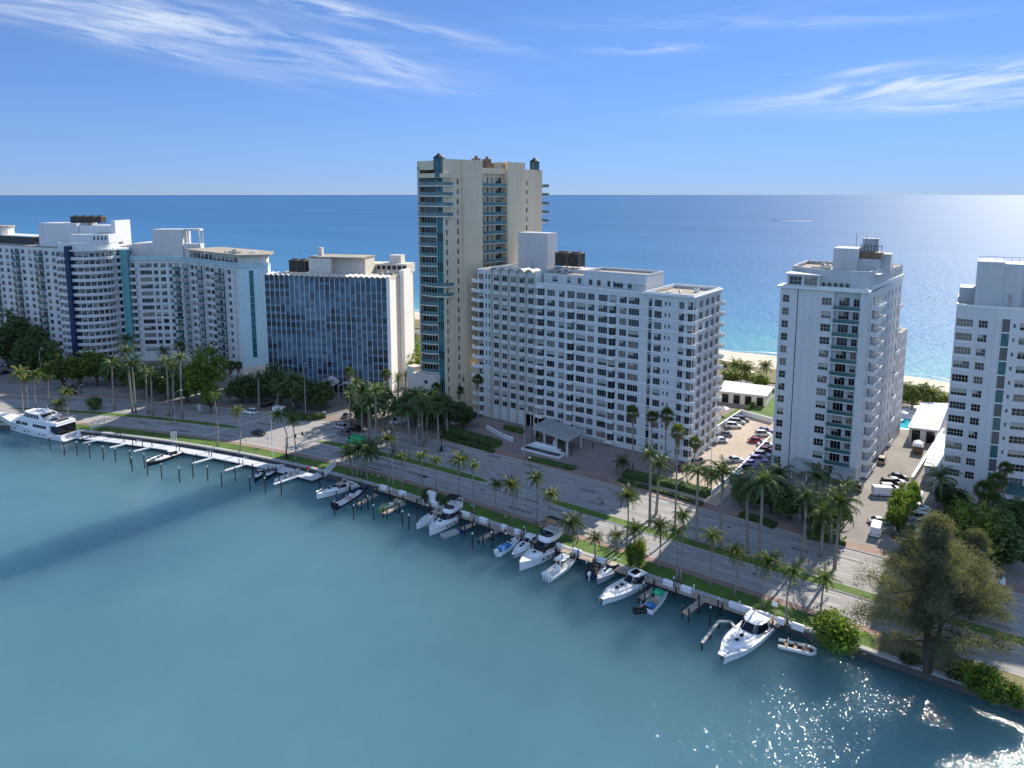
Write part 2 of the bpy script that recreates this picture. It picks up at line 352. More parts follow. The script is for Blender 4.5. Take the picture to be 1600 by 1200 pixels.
# ------------------------------------------------------------------ water, land, streets
def watermat(name, ocean):
    m, N, L, b = _principled(name)
    tc = N.new('ShaderNodeTexCoord')
    def noise(scale, detail=3, rough=.5, vec=None, dist=0):
        n = N.new('ShaderNodeTexNoise'); n.inputs['Scale'].default_value = scale; n.inputs['Detail'].default_value = detail
        n.inputs['Roughness'].default_value = rough; n.inputs['Distortion'].default_value = dist
        L.new(vec if vec is not None else tc.outputs['Object'], n.inputs['Vector']); return n.outputs[0]
    def mapped(sx, sy, rot=0):
        mp = N.new('ShaderNodeMapping'); mp.inputs['Scale'].default_value = (sx, sy, 1); mp.inputs['Rotation'].default_value = (0, 0, rot)
        L.new(tc.outputs['Object'], mp.inputs[0]); return mp.outputs[0]
    ramp = N.new('ShaderNodeValToRGB')
    if ocean:
        sep = N.new('ShaderNodeSeparateXYZ'); L.new(tc.outputs['Object'], sep.inputs[0])
        wob = N.new('ShaderNodeMath'); wob.operation = 'MULTIPLY_ADD'; L.new(noise(.012, 4), wob.inputs[0]); wob.inputs[1].default_value = 160; L.new(sep.outputs[1], wob.inputs[2])
        mr = N.new('ShaderNodeMapRange'); mr.inputs[1].default_value = 380; mr.inputs[2].default_value = 1500; L.new(wob.outputs[0], mr.inputs[0])
        e = ramp.color_ramp.elements
        e[0].position = 0; e[0].color = (.14, .36, .38, 1); e[1].position = 1; e[1].color = (.050, .145, .300, 1)
        for p, c in ((.025, (.09, .27, .36, 1)), (.08, (.065, .195, .345, 1)), (.35, (.055, .160, .32, 1))):
            k = e.new(p); k.color = c
        L.new(mr.outputs[0], ramp.inputs[0])
        big = noise(1, 4, .6, mapped(.0006, .004))
        b.inputs['Roughness'].default_value = .55; b.inputs['IOR'].default_value = 1.2
    else:
        big = noise(.018, 5, .6)
        e = ramp.color_ramp.elements
        e[0].position = .3; e[0].color = (.080, .182, .232, 1); e[1].position = .72; e[1].color = (.096, .214, .256, 1)
        L.new(big, ramp.inputs[0])
        b.inputs['Roughness'].default_value = .07; b.inputs['IOR'].default_value = 1.33
        b.inputs['Subsurface Weight'].default_value = 1.0; b.inputs['Subsurface Radius'].default_value = (1, 1, 1); b.inputs['Subsurface Scale'].default_value = 160.0
    hsv = N.new('ShaderNodeMapRange'); hsv.inputs[1].default_value = .3; hsv.inputs[2].default_value = .7; hsv.inputs[3].default_value = .93; hsv.inputs[4].default_value = 1.07
    L.new(big, hsv.inputs[0])
    sc = N.new('ShaderNodeVectorMath'); sc.operation = 'SCALE'; L.new(ramp.outputs[0], sc.inputs[0]); L.new(hsv.outputs[0], sc.inputs['Scale'])
    L.new(sc.outputs[0], b.inputs['Base Color'])
    bp = N.new('ShaderNodeBump'); bp.inputs['Strength'].default_value = 1.0
    add = N.new('ShaderNodeMath'); add.operation = 'ADD'
    if ocean:
        bp.inputs['Distance'].default_value = 1.1
        L.new(noise(.16, 4, .65, mapped(1, 1.0, .3)), add.inputs[0]); L.new(noise(.028, 3, .6, mapped(.6, 1.5, -.1)), add.inputs[1])
        m1 = N.new('ShaderNodeMath'); m1.operation = 'MULTIPLY'; m1.inputs[1].default_value = 1.0
    else:
        bp.inputs['Distance'].default_value = .12
        calm = noise(.03, 2, .5)
        m1 = N.new('ShaderNodeMapRange'); m1.inputs[1].default_value = .35; m1.inputs[2].default_value = .65; m1.inputs[3].default_value = .45; m1.inputs[4].default_value = 1.15; L.new(calm, m1.inputs[0])
        sx = N.new('ShaderNodeSeparateXYZ'); L.new(tc.outputs['Object'], sx.inputs[0])
        wind = N.new('ShaderNodeMapRange'); wind.interpolation_type = 'SMOOTHSTEP'; wind.inputs[1].default_value = -90; wind.inputs[2].default_value = 15; wind.inputs[3].default_value = .5; wind.inputs[4].default_value = 1.9; L.new(sx.outputs[0], wind.inputs[0])
        mw = N.new('ShaderNodeMath'); mw.operation = 'MULTIPLY'; L.new(m1.outputs[0], mw.inputs[0]); L.new(wind.outputs[0], mw.inputs[1]); m1 = mw
        L.new(noise(1.1, 3, .6, mapped(.75, 1.25, .5), .4), add.inputs[0]); fine = N.new('ShaderNodeMath'); fine.operation = 'MULTIPLY_ADD'; L.new(noise(3.2, 2, .6, mapped(.8, 1.2, .2)), fine.inputs[0]); fine.inputs[1].default_value = .35; L.new(noise(.33, 2, .5, mapped(1, 1.2, -.3)), fine.inputs[2]); L.new(fine.outputs[0], add.inputs[1])
        mu = N.new('ShaderNodeMath'); mu.operation = 'MULTIPLY'; L.new(add.outputs[0], mu.inputs[0]); L.new(m1.outputs[0], mu.inputs[1]); add = mu
    L.new(add.outputs[0], bp.inputs['Height']); L.new(bp.outputs[0], b.inputs['Normal'])
    if ocean:   # the chop hides most of the mirror reflection at these distances
        df = N.new('ShaderNodeBsdfDiffuse'); L.new(sc.outputs[0], df.inputs[0]); ms = N.new('ShaderNodeMixShader'); ms.inputs[0].default_value = .44
        L.new(b.outputs[0], ms.inputs[1]); L.new(df.outputs[0], ms.inputs[2]); L.new(ms.outputs[0], N['Material Output'].inputs[0])
    return m
M['bay'] = watermat('bay_water', False); M['ocean'] = watermat('ocean_water', True)

def flat(name, pts, z, mat, kind='structure', rot=0.0, parent=None):
    mb = MB(); mb.sheet(pts, z); o = mb.build(name, mat, parent); o.rotation_euler = (0, 0, rot); o['kind'] = kind; return o
bay = MB()
bay.sheet([(-3000, -2500), (3000, -2500), (3000, 200), (-3000, 200)], 0)
o = bay.build('bay_water', M['bay']); o.rotation_euler = (0, 0, AX); o['kind'] = 'structure'
oc = MB(); oc.sheet([(-90000, 200), (90000, 200), (90000, 120000), (-90000, 120000)], 0)
o = oc.build('ocean_water', M['ocean']); o.rotation_euler = (0, 0, AX); o['kind'] = 'structure'

M['ground'] = pmat('paved_ground', (.20, .18, .16), .9, .2, .08, bump=.1)
M['sand'] = pmat('beach_sand', (.56, .49, .38), .95, .1, .05, bump=.3, bscale=1)
M['grass'] = pmat('short_grass', (.085, .15, .024), .9, .28, .25, bump=.5, bscale=5)
M['grassdry'] = pmat('dry_grass', (.20, .17, .08), .95, .25, .3, bump=.4, bscale=5)
M['brick'] = pmat('red_brick_paving', (.29, .195, .155), .9, .14, .4)
M['pavers'] = pmat('dusty_rose_pavers', (.25, .195, .18), .9, .14, .15)
M['tanpave'] = pmat('tan_parking_pavers', (.44, .36, .28), .9, .10, .12)
M['lot'] = pmat('grey_parking_asphalt', (.26, .235, .205), .92, .16, .12)
M['paint'] = pmat('road_paint', (.62, .62, .60), .7, .18, .6)
M['paintw'] = pmat('yellow_road_paint', (.50, .34, .05), .7, .15, .6)
M['kerb'] = pmat('kerb_concrete', (.44, .42, .38), .85, .12, .5)
def roadmat():
    m, N, L, b = _principled('worn_concrete_asphalt')
    uv = N.new('ShaderNodeUVMap'); uv.uv_map = 'street'
    def noise(sx, sy, det, rough=.6):
        mp = N.new('ShaderNodeMapping'); mp.inputs['Scale'].default_value = (sx, sy, 1); L.new(uv.outputs[0], mp.inputs[0])
        n = N.new('ShaderNodeTexNoise'); n.inputs['Scale'].default_value = 1; n.inputs['Detail'].default_value = det; n.inputs['Roughness'].default_value = rough; L.new(mp.outputs[0], n.inputs[0]); return n.outputs[0]
    def rng(v, lo, hi):
        r = N.new('ShaderNodeMapRange'); r.inputs[1].default_value = .3; r.inputs[2].default_value = .7; r.inputs[3].default_value = lo; r.inputs[4].default_value = hi; L.new(v, r.inputs[0]); return r.outputs[0]
    mu = N.new('ShaderNodeMath'); mu.operation = 'MULTIPLY'; L.new(rng(noise(.012, .9, 4), .74, 1.18), mu.inputs[0]); L.new(rng(noise(.25, .25, 6), .90, 1.1), mu.inputs[1])
    mu2 = N.new('ShaderNodeMath'); mu2.operation = 'MULTIPLY'; L.new(mu.outputs[0], mu2.inputs[0]); L.new(rng(noise(4, 4, 3), .93, 1.07), mu2.inputs[1])
    sc = N.new('ShaderNodeVectorMath'); sc.operation = 'SCALE'; sc.inputs[0].default_value = (.34, .32, .295); L.new(mu2.outputs[0], sc.inputs['Scale'])
    L.new(sc.outputs[0], b.inputs['Base Color']); b.inputs['Roughness'].default_value = .9; b.inputs['Specular IOR Level'].default_value = .3
    return m
M['road'] = roadmat()

U0, U1 = -700.0, 420.0
def frange(a, b, st):
    n = max(1, int(round((b - a) / st))); return [a + (b - a) * i / n for i in range(n + 1)]
def strip(name, na, nb, z, mat, ua=U0, ub=U1, step=5.0, kind='structure', thick=0.0, uvs=False, taper=(0, 0)):
    """A band of the street between offsets na and nb (numbers or functions of u), following its bend."""
    fa = na if callable(na) else (lambda u: na); fb = nb if callable(nb) else (lambda u: nb)
    us = frange(ua, ub, step); mb = MB(); n = len(us); vs = []; uv = []
    for u in us:
        a, b = fa(u), fb(u)
        for ta, w in ((taper[0], u - ua), (taper[1], ub - u)):
            if ta > 0 and w < ta:
                k = math.sqrt(max(0, 1 - (1 - w / ta) ** 2)); mid = (a + b) / 2; a = mid + (a - mid) * max(k, .04); b = mid + (b - mid) * max(k, .04)
        p, q = S(u, a, z), S(u, b, z); vs += [tuple(p), tuple(q)]; uv += [(u, a), (u, b)]
    fs = [(2 * i, 2 * i + 2, 2 * i + 3, 2 * i + 1) for i in range(n - 1)]
    mb.add(vs, fs)
    if thick:
        low = [(x, y, zz - thick) for x, y, zz in vs]; b0 = len(mb.v); mb.v += low
        for i in range(n - 1):
            mb.f.append((2 * i, b0 + 2 * i, b0 + 2 * i + 2, 2 * i + 2)); mb.m.append(0)
            mb.f.append((2 * i + 1, 2 * i + 3, b0 + 2 * i + 3, b0 + 2 * i + 1)); mb.m.append(0)
        for i in (0, n - 1): mb.f.append((2 * i, 2 * i + 1, b0 + 2 * i + 1, b0 + 2 * i)); mb.m.append(0)
    o = mb.build(name, mat); o['kind'] = kind
    if uvs:
        l = o.data.uv_layers.new(name='street')
        for lp in o.data.loops: l.data[lp.index].uv = uv[lp.vertex_index] if lp.vertex_index < len(uv) else (0, 0)
    return o

# land: everything between the seawall and the beach
def SR(u, n): return (u * CA - n * SA, u * SA + n * CA)
land = MB(); us = frange(U0, U1, 10)
edge = [S(u, 112.4)[:2] for u in us]; far = [SR(u, 286) for u in reversed(us)]
land.sheet([tuple(e) for e in edge] + far, 1.42); o = land.build('ground', M['ground']); o['kind'] = 'structure'
# beach sloping into the surf
be = MB(); vs = []
for i, u in enumerate(us):
    w = 2.5 * math.sin(u * .05) + 1.5 * math.sin(u * .13)
    for n, z in ((268, 1.46), (288, 1.7), (302 + w, .55), (308 + w, .12), (322 + w, -.8)): vs.append((*SR(u, n), z))
be.add(vs, [(5 * i + j, 5 * i + 5 + j, 5 * i + 6 + j, 5 * i + 1 + j) for i in range(len(us) - 1) for j in range(4)])
o = be.build('beach', M['sand'], smooth=True); o['kind'] = 'structure'
fo = MB(); fvs = []; fus = frange(U0, U1, 2)
for row, (base, amp) in enumerate(((309, 1.6), (313.5, 2.2))):
    st = len(fo.v)
    for u in fus:
        w = 2.5 * math.sin(u * .05) + 1.5 * math.sin(u * .13) + amp * math.sin(u * .21 + row) + rnd.uniform(-.4, .4)
        wd = max(.05, .9 + math.sin(u * .09 + row * 2) * .7 + rnd.uniform(-.3, .3))
        fo.v += [(*SR(u, base + w - wd), .08), (*SR(u, base + w + wd * .6), .08)]
    for i in range(len(fus) - 1): fo.f.append((st + 2 * i, st + 2 * i + 2, st + 2 * i + 3, st + 2 * i + 1)); fo.m.append(0)
M['foam'] = pmat('surf_foam', (.75, .78, .78), .9, .2, .5)
o = fo.build('surf_foam', M['foam']); o['kind'] = 'stuff'
# dune ground cover
du = MB(); du.sheet([SR(u, 262 + 2 * math.sin(u * .1)) for u in us] + [SR(u, 283 + 2 * math.sin(u * .17)) for u in reversed(us)], 1.74)
o = du.build('dune_grass', M['grassdry']); o['kind'] = 'stuff'
# seawall
sw = MB(); us2 = frange(-420, 300, 6)
for i in range(len(us2) - 1):
    a, b = us2[i], us2[i + 1]
    A0, A1, B0, B1 = S(a, 111.9), S(a, 112.7), S(b, 111.9), S(b, 112.7)
    z0, z1 = -3, 1.62
    T = lambda p, z: (p.x, p.y, z)
    sw.quad(T(A0, z0), T(B0, z0), T(B0, 1.25), T(A0, 1.25), 0)
    C0, C1 = S(a, 111.75), S(b, 111.75)
    sw.quad(T(C0, 1.25), T(C1, 1.25), T(C1, z1), T(C0, z1), 1); sw.quad(T(C0, z1), T(C1, z1), T(B1, z1), T(A1, z1), 1)
    sw.quad(T(A1, z1), T(B1, z1), T(B1, 1.3), T(A1, 1.3), 1); sw.quad(T(A0, 1.25), T(B0, 1.25), T(C1, 1.25), T(C0, 1.25), 1)
o = sw.build('seawall', [M['concdark'], M['conc']])
tag(o, 'long low concrete seawall between the bay water and the grass verge', 'seawall')

strip('grass_verge', 112.7, 116.6, 1.58, M['grass'], -420, 130, kind='stuff', thick=.14)
strip('dry_grass_verge', 112.7, 118.4, 1.584, M['grassdry'], -14, 140, kind='stuff', thick=.14)
strip('brick_sidewalk', 116.6, 118.35, 1.58, M['brick'], -420, -14, thick=.14)
strip('kerb', 118.35, 118.6, 1.59, M['kerb'], -420, 140, thick=.15)
strip('bayside_road', 118.6, 128.2, 1.45, M['road'], uvs=True)
strip('inland_road', 128.2, 144.2, 1.45, M['road'], uvs=True)
strip('kerb', 144.2, 144.45, 1.59, M['kerb'], -420, 140, thick=.15)
strip('brick_sidewalk', 144.45, 147.6, 1.58, M['brick'], -420, 140, thick=.14)
med_spans = [(-262, -184, 12), (-157, -100, 9), (-84, 40, 8)]
for (a, b, t) in med_spans:
    strip('median_kerb', lambda u: 126.75, lambda u: 129.75, 1.57, M['kerb'], a - .3, b + .3, 2.0, thick=.13, taper=(t, t))
    strip('median_grass', lambda u: 127.0, lambda u: 129.5, 1.60, M['grass'], a, b, 2.0, kind='stuff', thick=.03, taper=(t, t))
# painted markings
mk = MB()
def dash(u0, u1, n, w=.15, z=1.462, n1=None):
    n1 = n if n1 is None else n1
    k = max(1, int((u1 - u0) / 4))
    for i in range(k):
        a = u0 + (u1 - u0) * i / k; b = u0 + (u1 - u0) * (i + 1) / k; na = n + (n1 - n) * i / k; nb = n + (n1 - n) * (i + 1) / k
        mk.quad(tuple(S(a, na - w / 2, z)), tuple(S(b, nb - w / 2, z)), tuple(S(b, nb + w / 2, z)), tuple(S(a, na + w / 2, z)))
for n in (121.7, 124.9, 133.6, 137.0, 140.5):
    u = -420
    while u < 140:
        if not (-184 < u < -158): dash(u, u + 3, n)
        u += 9
for u in (-187, -158): # stop bars and crossings at the junction
    for n0, n1 in ((119, 126.4), (130.2, 143.6)):
        mk.quad(tuple(S(u, n0, 1.462)), tuple(S(u + .5, n0, 1.462)), tuple(S(u + .5, n1, 1.462)), tuple(S(u, n1, 1.462)))
dash(-184, -158, 118.9); dash(-100, -84, 126.9); dash(-100, -84, 129.6)
o = mk.build('road_markings', M['paint']); o['kind'] = 'structure'

# repairs and covers in the carriageway
rp = MB(); rr_ = random.Random(19)
for _ in range(70):
    u, n = rr_.uniform(-260, 30), rr_.choice((rr_.uniform(119.2, 126), rr_.uniform(130.3, 143.6))); w, l = rr_.uniform(.5, 1.3), rr_.uniform(1, 7)
    rp.quad(tuple(S(u, n - w / 2, 1.456)), tuple(S(u + l, n - w / 2 + rr_.uniform(-.1, .1), 1.456)), tuple(S(u + l, n + w / 2, 1.456)), tuple(S(u, n + w / 2 + rr_.uniform(-.1, .1), 1.456)), 0)
for _ in range(40):
    u, n = rr_.uniform(-260, 30), rr_.choice((rr_.uniform(119.2, 126), rr_.uniform(130.3, 143.6))); c = S(u, n)
    rp.add([(c.x + .38 * math.cos(k), c.y + .38 * math.sin(k), 1.459) for k in [i * .785 for i in range(8)]], [tuple(range(8))], 1)
o = rp.build('road_patches', [pmat('asphalt_patch', (.20, .19, .175), .9, .2, .6), pmat('manhole_iron', (.07, .065, .06), .7, .2, 2)]); o['kind'] = 'structure'
# forecourts, drives and parking lots
def patch(name, pxs, z, mat, kind='structure'):
    mb = MB(); mb.sheet([tuple(gp(x, y)[:2]) for x, y in pxs], z); o = mb.build(name, mat); o['kind'] = kind; return o
def spatch(name, pts, z, mat, kind='structure'):
    mb = MB(); mb.sheet([tuple(S(u, n)[:2]) for u, n in pts], z); o = mb.build(name, mat); o['kind'] = kind; return o
spatch('paved_forecourt', [(-138, 147.5), (-60, 147.5), (-60, 168.5), (-138, 168.5)], 1.50, M['pavers'])
spatch('parking_lot', [(-66.5, 147.6), (-51, 147.6), (-50, 215), (-66.5, 215)], 1.505, M['tanpave'])
spatch('parking_lot', [(-50.5, 144.3), (-30, 144.3), (-46, 212), (-50.4, 212)], 1.50, M['lot'])
spatch('parking_lot', [(-28, 144.4), (-11.5, 144.4), (-12, 240), (-52, 240), (-27, 172)], 1.512, M['lot'])
spatch('driveway', [(-214, 144.3), (-201, 144.3), (-196, 160), (-208, 172), (-222, 168)], 1.50, M['lot'])
spatch('driveway', [(-179, 144.3), (-160, 144.3), (-152, 175), (-176, 180)], 1.50, M['lot'])
spatch('driveway', [(-155, 144.3), (-140, 144.3), (-136, 178), (-150, 178)], 1.504, M['lot'])
spatch('driveway', [(-360, 144.3), (-215, 144.3), (-222, 164), (-360, 164)], 1.50, M['lot'])
spatch('driveway', [(-11, 144.4), (60, 144.4), (60, 172), (-11, 172)], 1.504, M['lot'])
patch('lawn', [(1120, 656), (1152, 637), (1163, 645), (1121, 668)], 1.53, M['grass'], 'stuff')
patch('lawn', [(1170, 640), (1186, 621), (1240, 621), (1240, 655), (1184, 652)], 1.53, M['grass'], 'stuff')
patch('pool_deck', [(1400, 640), (1440, 632), (1440, 668), (1396, 668)], 1.53, M['trim'])
patch('patio', [(1120, 632), (1180, 616), (1168, 642), (1128, 650)], 1.52, M['pavers'])
spatch('pavement_strip', [(-166, 168), (-136, 168), (-136, 250), (-166, 250)], 1.49, M['tanpave'])
# ------------------------------------------------------------------ buildings: shared machinery
M['mull'] = pmat('blue_grey_mullion', (.10, .13, .17), .5, .1, 1)
_wmesh = {}; _split = {}
def window_mesh(w, h, n, glass, frame, rows=1, fw=.07, bl=0.0):
    key = (round(w, 2), round(h, 2), n, glass.name, frame.name, rows, fw, bl)
    if key in _wmesh: return _wmesh[key]
    mb = MB(); pane = MB(); pane.quad((-w / 2, 0, 0), (w / 2, 0, 0), (w / 2, 0, h), (-w / 2, 0, h), 0); mb.quad((-w / 2, 0, 0), (w / 2, 0, 0), (w / 2, 0, h), (-w / 2, 0, h), 0)
    fr = MB()
    if bl:
        for q in (mb, pane): q.quad((-w / 2, -.012, h * (1 - bl)), (w / 2 * (1 if bl > .5 else .1), -.012, h * (1 - bl)), (w / 2 * (1 if bl > .5 else .1), -.012, h), (-w / 2, -.012, h), 2)
    for i in range(n + 1):
        x = -w / 2 + w * i / n; x = min(max(x, -w / 2 + fw / 2), w / 2 - fw / 2)
        mb.box(x - fw / 2, x + fw / 2, -.05, .0, 0, h, 1); fr.box(x - fw / 2, x + fw / 2, -.05, .0, 0, h)
    for j in range(rows + 1):
        z = h * j / rows; z = min(max(z, fw / 2), h - fw / 2); mb.box(-w / 2, w / 2, -.045, .0, z - fw / 2, z + fw / 2, 1); fr.box(-w / 2, w / 2, -.045, .0, z - fw / 2, z + fw / 2)
    me = mb.mesh('window', [glass, frame, M['blind']]); _wmesh[key] = me; _split[me.name] = (fr.mesh('window', frame), pane.mesh('pane', [glass, frame, M['blind']])); return me
_bmesh_cache = {}
def balcony_mesh(w, dep, style, h=1.0, th=.2, mats=None):
    key = (round(w, 2), round(dep, 2), style, h)
    if key in _bmesh_cache: return _bmesh_cache[key]
    mb = MB(); mb.box(-w / 2, w / 2, -dep, 0.02, -th, 0, 0)
    t = .1 if style == 'solid' else .04
    if style == 'solid':
        mb.box(-w / 2, w / 2, -dep - .02, -dep + t, 0, h, 0); mb.box(-w / 2 - .01, -w / 2 + t, -dep + t, 0, 0, h, 0); mb.box(w / 2 - t, w / 2 + .01, -dep + t, 0, 0, h, 0)
    else:
        for (x0, x1, y0, y1) in ((-w / 2, w / 2, -dep, -dep + t), (-w / 2, -w / 2 + t, -dep + t, 0), (w / 2 - t, w / 2, -dep + t, 0)):
            mb.box(x0, x1, y0, y1, .06, h - .06, 1); mb.box(x0 - .01, x1 + .01, y0 - .01, y1 + .01, h - .06, h, 2)
    me = mb.mesh('balcony', mats); _bmesh_cache[key] = me; return me
GLASS_PICK = [(GL[0], 5), (GL[1], 3), (GL[2], 2), (GL[3], 2), (GL[4], 3)]
def pick(r, table):
    t = sum(w for _, w in table); x = r.uniform(0, t)
    for g, w in table:
        x -= w
        if x <= 0: return g
    return table[-1][0]

class Bld:
    def __init__(s, name, label, cat, o, ang, group=None, seed=1):
        s.root = thing(name, label, cat, (o[0], o[1], GZ), R(ang), group); s.o = o; s.a = R(ang); s.wins = []; s.bals = []; s.r = random.Random(seed); s.frame = M['framew']
        s.glass = GLASS_PICK; s.panes = False
    def world(s, x, y, z=0): return Vector((s.o[0] + x * math.cos(s.a) - y * math.sin(s.a), s.o[1] + x * math.sin(s.a) + y * math.cos(s.a), z + GZ))
    def local(s, p):
        dx, dy = p[0] - s.o[0], p[1] - s.o[1]
        return Vector((dx * math.cos(s.a) + dy * math.sin(s.a), -dx * math.sin(s.a) + dy * math.cos(s.a), p[2] - GZ))
    def at(s, px, py, z):
        """local x, y of the point seen at a pixel of the photograph, on a level surface at world height z"""
        return s.local(gp(px, py, z))
    def part(s, name, mb, mats, smooth=False): return mb.build(name, mats, s.root, smooth)
    def win(s, p0, d, u0, u1, z0, z1, n, depth, rows=1, glass=None, frame=None, fw=.07):
        N = (d[1], -d[0]); uc = (u0 + u1) / 2
        loc = Vector((p0[0] + d[0] * uc - N[0] * depth, p0[1] + d[1] * uc - N[1] * depth, z0))
        s.wins.append((loc, math.atan2(d[1], d[0]), u1 - u0, z1 - z0, n, rows, glass or pick(s.r, s.glass), frame or s.frame, fw))
    def face(s, mb, p0, p1, z0, z1, cols, rows, depth=.25, mi=0, rowsn=1, **kw):
        """facade with columns (u0, u1, panes[, sill shift, head shift]) at every row (zlo, zhi)"""
        dx, dy = p1[0] - p0[0], p1[1] - p0[1]; Ln = math.hypot(dx, dy); d = (dx / Ln, dy / Ln)
        ops = []
        for c in cols:
            lo, hi = (c[3], c[4]) if len(c) > 3 else (0, 0)
            for (a, b) in rows:
                if b + hi > z1 - .05 or a + lo < z0: continue
                ops.append((c[0], c[1], a + lo, b + hi))
                if c[2] > 0: s.win(p0, d, c[0], c[1], a + lo, b + hi, c[2], depth, rowsn, **kw)
        mb.facade(p0, p1, z0, z1, ops, depth, mi)
        return d
    def balcony(s, p0, d, u0, u1, z, dep, style, mats, h=1.0, out=0.0):
        N = (d[1], -d[0]); uc = (u0 + u1) / 2
        s.bals.append((Vector((p0[0] + d[0] * uc + N[0] * out, p0[1] + d[1] * uc + N[1] * out, z)), math.atan2(d[1], d[0]), balcony_mesh(u1 - u0, dep, style, h, mats=mats)))
    def _emit(s, items, name, cap=100):
        cx = Vector((0, 0, CAM_H))
        def key(it):
            p = s.world(*it[0]); return -it[1] / (p - cx).length_squared
        items = sorted(items, key=key)
        for (loc, area, rot, me) in items[:cap]:
            if s.panes and me.name in _split:
                o = link(name, _split[me.name][0], s.root); link('pane', _split[me.name][1], o)
            else: o = link(name, me, s.root)
            o.location = loc; o.rotation_euler = (0, 0, rot)
        rest = items[cap:]
        if rest:
            vs, fs, ms, mats = [], [], [], []
            for (loc, area, rot, me) in rest:
                b = len(vs); c, q = math.cos(rot), math.sin(rot)
                vs += [(loc.x + v.co.x * c - v.co.y * q, loc.y + v.co.x * q + v.co.y * c, loc.z + v.co.z) for v in me.vertices]
                idx = []
                for m in me.materials:
                    if m not in mats: mats.append(m)
                    idx.append(mats.index(m))
                for p in me.polygons: fs.append(tuple(b + i for i in p.vertices)); ms.append(idx[p.material_index])
            me = bpy.data.meshes.new(name); me.from_pydata(vs, [], fs)
            for m in mats: me.materials.append(m)
            me.polygons.foreach_set('material_index', ms); me.update()
            o = link(name, me, s.root); o['kind'] = 'stuff'
    def finish(s):
        s._emit([(l, w * h, r, window_mesh(w, h, n, g, f, rw, fw, s.r.choice((0, 0, 0, .3, .45, .6)) if g in GL and w > .9 else 0)) for (l, r, w, h, n, rw, g, f, fw) in s.wins], 'window')
        s._emit([(l, 1.0, r, me) for (l, r, me) in s.bals], 'balcony')
def parapet(mb, pts, z0, z1, t=.3, mi=0, closed=True):
    n = len(pts); area = sum(pts[i][0] * pts[(i + 1) % n][1] - pts[(i + 1) % n][0] * pts[i][1] for i in range(n))
    if closed and area < 0: pts = pts[::-1]
    def off(i, k):
        a, b, c = pts[(i - 1) % n], pts[i], pts[(i + 1) % n]
        if not closed and i == 0: a = (2 * b[0] - c[0], 2 * b[1] - c[1])
        if not closed and i == n - 1: c = (2 * b[0] - a[0], 2 * b[1] - a[1])
        d1 = Vector((b[0] - a[0], b[1] - a[1])).normalized(); d2 = Vector((c[0] - b[0], c[1] - b[1])).normalized()
        n1 = Vector((-d1.y, d1.x)); n2 = Vector((-d2.y, d2.x)); m = (n1 + n2); m /= max(.3, m.length_squared / 2)
        return (b[0] + m.x * k, b[1] + m.y * k)
    o = [off(i, -.03) for i in range(n)]; q = [off(i, t) for i in range(n)]
    for i in range(n if closed else n - 1):
        j = (i + 1) % n
        mb.quad((*o[i], z0), (*o[j], z0), (*o[j], z1), (*o[i], z1), mi); mb.quad((*q[j], z0), (*q[i], z0), (*q[i], z1), (*q[j], z1), mi); mb.quad((*o[i], z1), (*o[j], z1), (*q[j], z1), (*q[i], z1), mi)
def clutter(b, x0, x1, y0, y1, z, n, seed):
    """air handlers, vents and ducts standing on a roof"""
    r = random.Random(seed)
    for i in range(n):
        mb = MB(); x, y = r.uniform(x0, x1), r.uniform(y0, y1); w, d, h = r.uniform(.4, 1.1), r.uniform(.4, 1.0), r.uniform(.5, 1.4)
        k = i % 3
        if k == 0:
            mb.box(x - w, x + w, y - d, y + d, z, z + h, 0); mb.cyl(x, y, z + h, z + h + .15, min(w, d) * .7, 10, 1); nm = 'air_conditioner'
        elif k == 1:
            mb.cyl(x, y, z, z + h, .22, 8, 0); mb.cyl(x, y, z + h, z + h + .25, .42, 8, 0, .1); nm = 'roof_vent'
        else:
            mb.box(x - w * 1.8, x + w * 1.8, y - .3, y + .3, z + .3, z + .8, 0); mb.box(x - w, x - w + .2, y - .2, y + .2, z, z + .3, 1); mb.box(x + w - .2, x + w, y - .2, y + .2, z, z + .3, 1); nm = 'roof_duct'
        b.part(nm, mb, [r.choice([M['conc'], M['lampgrey'], M['trim']]), M['darkmetal']])
def cooling(b, cx, cy, z, nx, w=2.6, d=3.0, h=3.4):
    for i in range(nx):
        mb = MB(); x = cx + i * (w + .3)
        for (a, c) in ((x - w / 2, cy - d / 2), (x + w / 2 - .15, cy - d / 2), (x - w / 2, cy + d / 2 - .15), (x + w / 2 - .15, cy + d / 2 - .15)): mb.box(a, a + .15, c, c + .15, z, z + h, 0)
        mb.box(x - w / 2 + .1, x + w / 2 - .1, cy - d / 2 + .1, cy + d / 2 - .1, z + .6, z + h - .3, 1)
        for sx in (-1, 1):
            mb.path([(x - sx * w / 2 * .9, cy - d / 2, z + .6), (x + sx * w / 2 * .9, cy - d / 2, z + h - .3)], .06, 4, 0)
        mb.box(x - w / 2, x + w / 2, cy - d / 2, cy + d / 2, z + h - .3, z + h, 0); mb.cyl(x, cy, z + h, z + h + .3, w * .38, 12, 1)
        b.part('cooling_tower', mb, [M['rust'], M['darkmetal']])

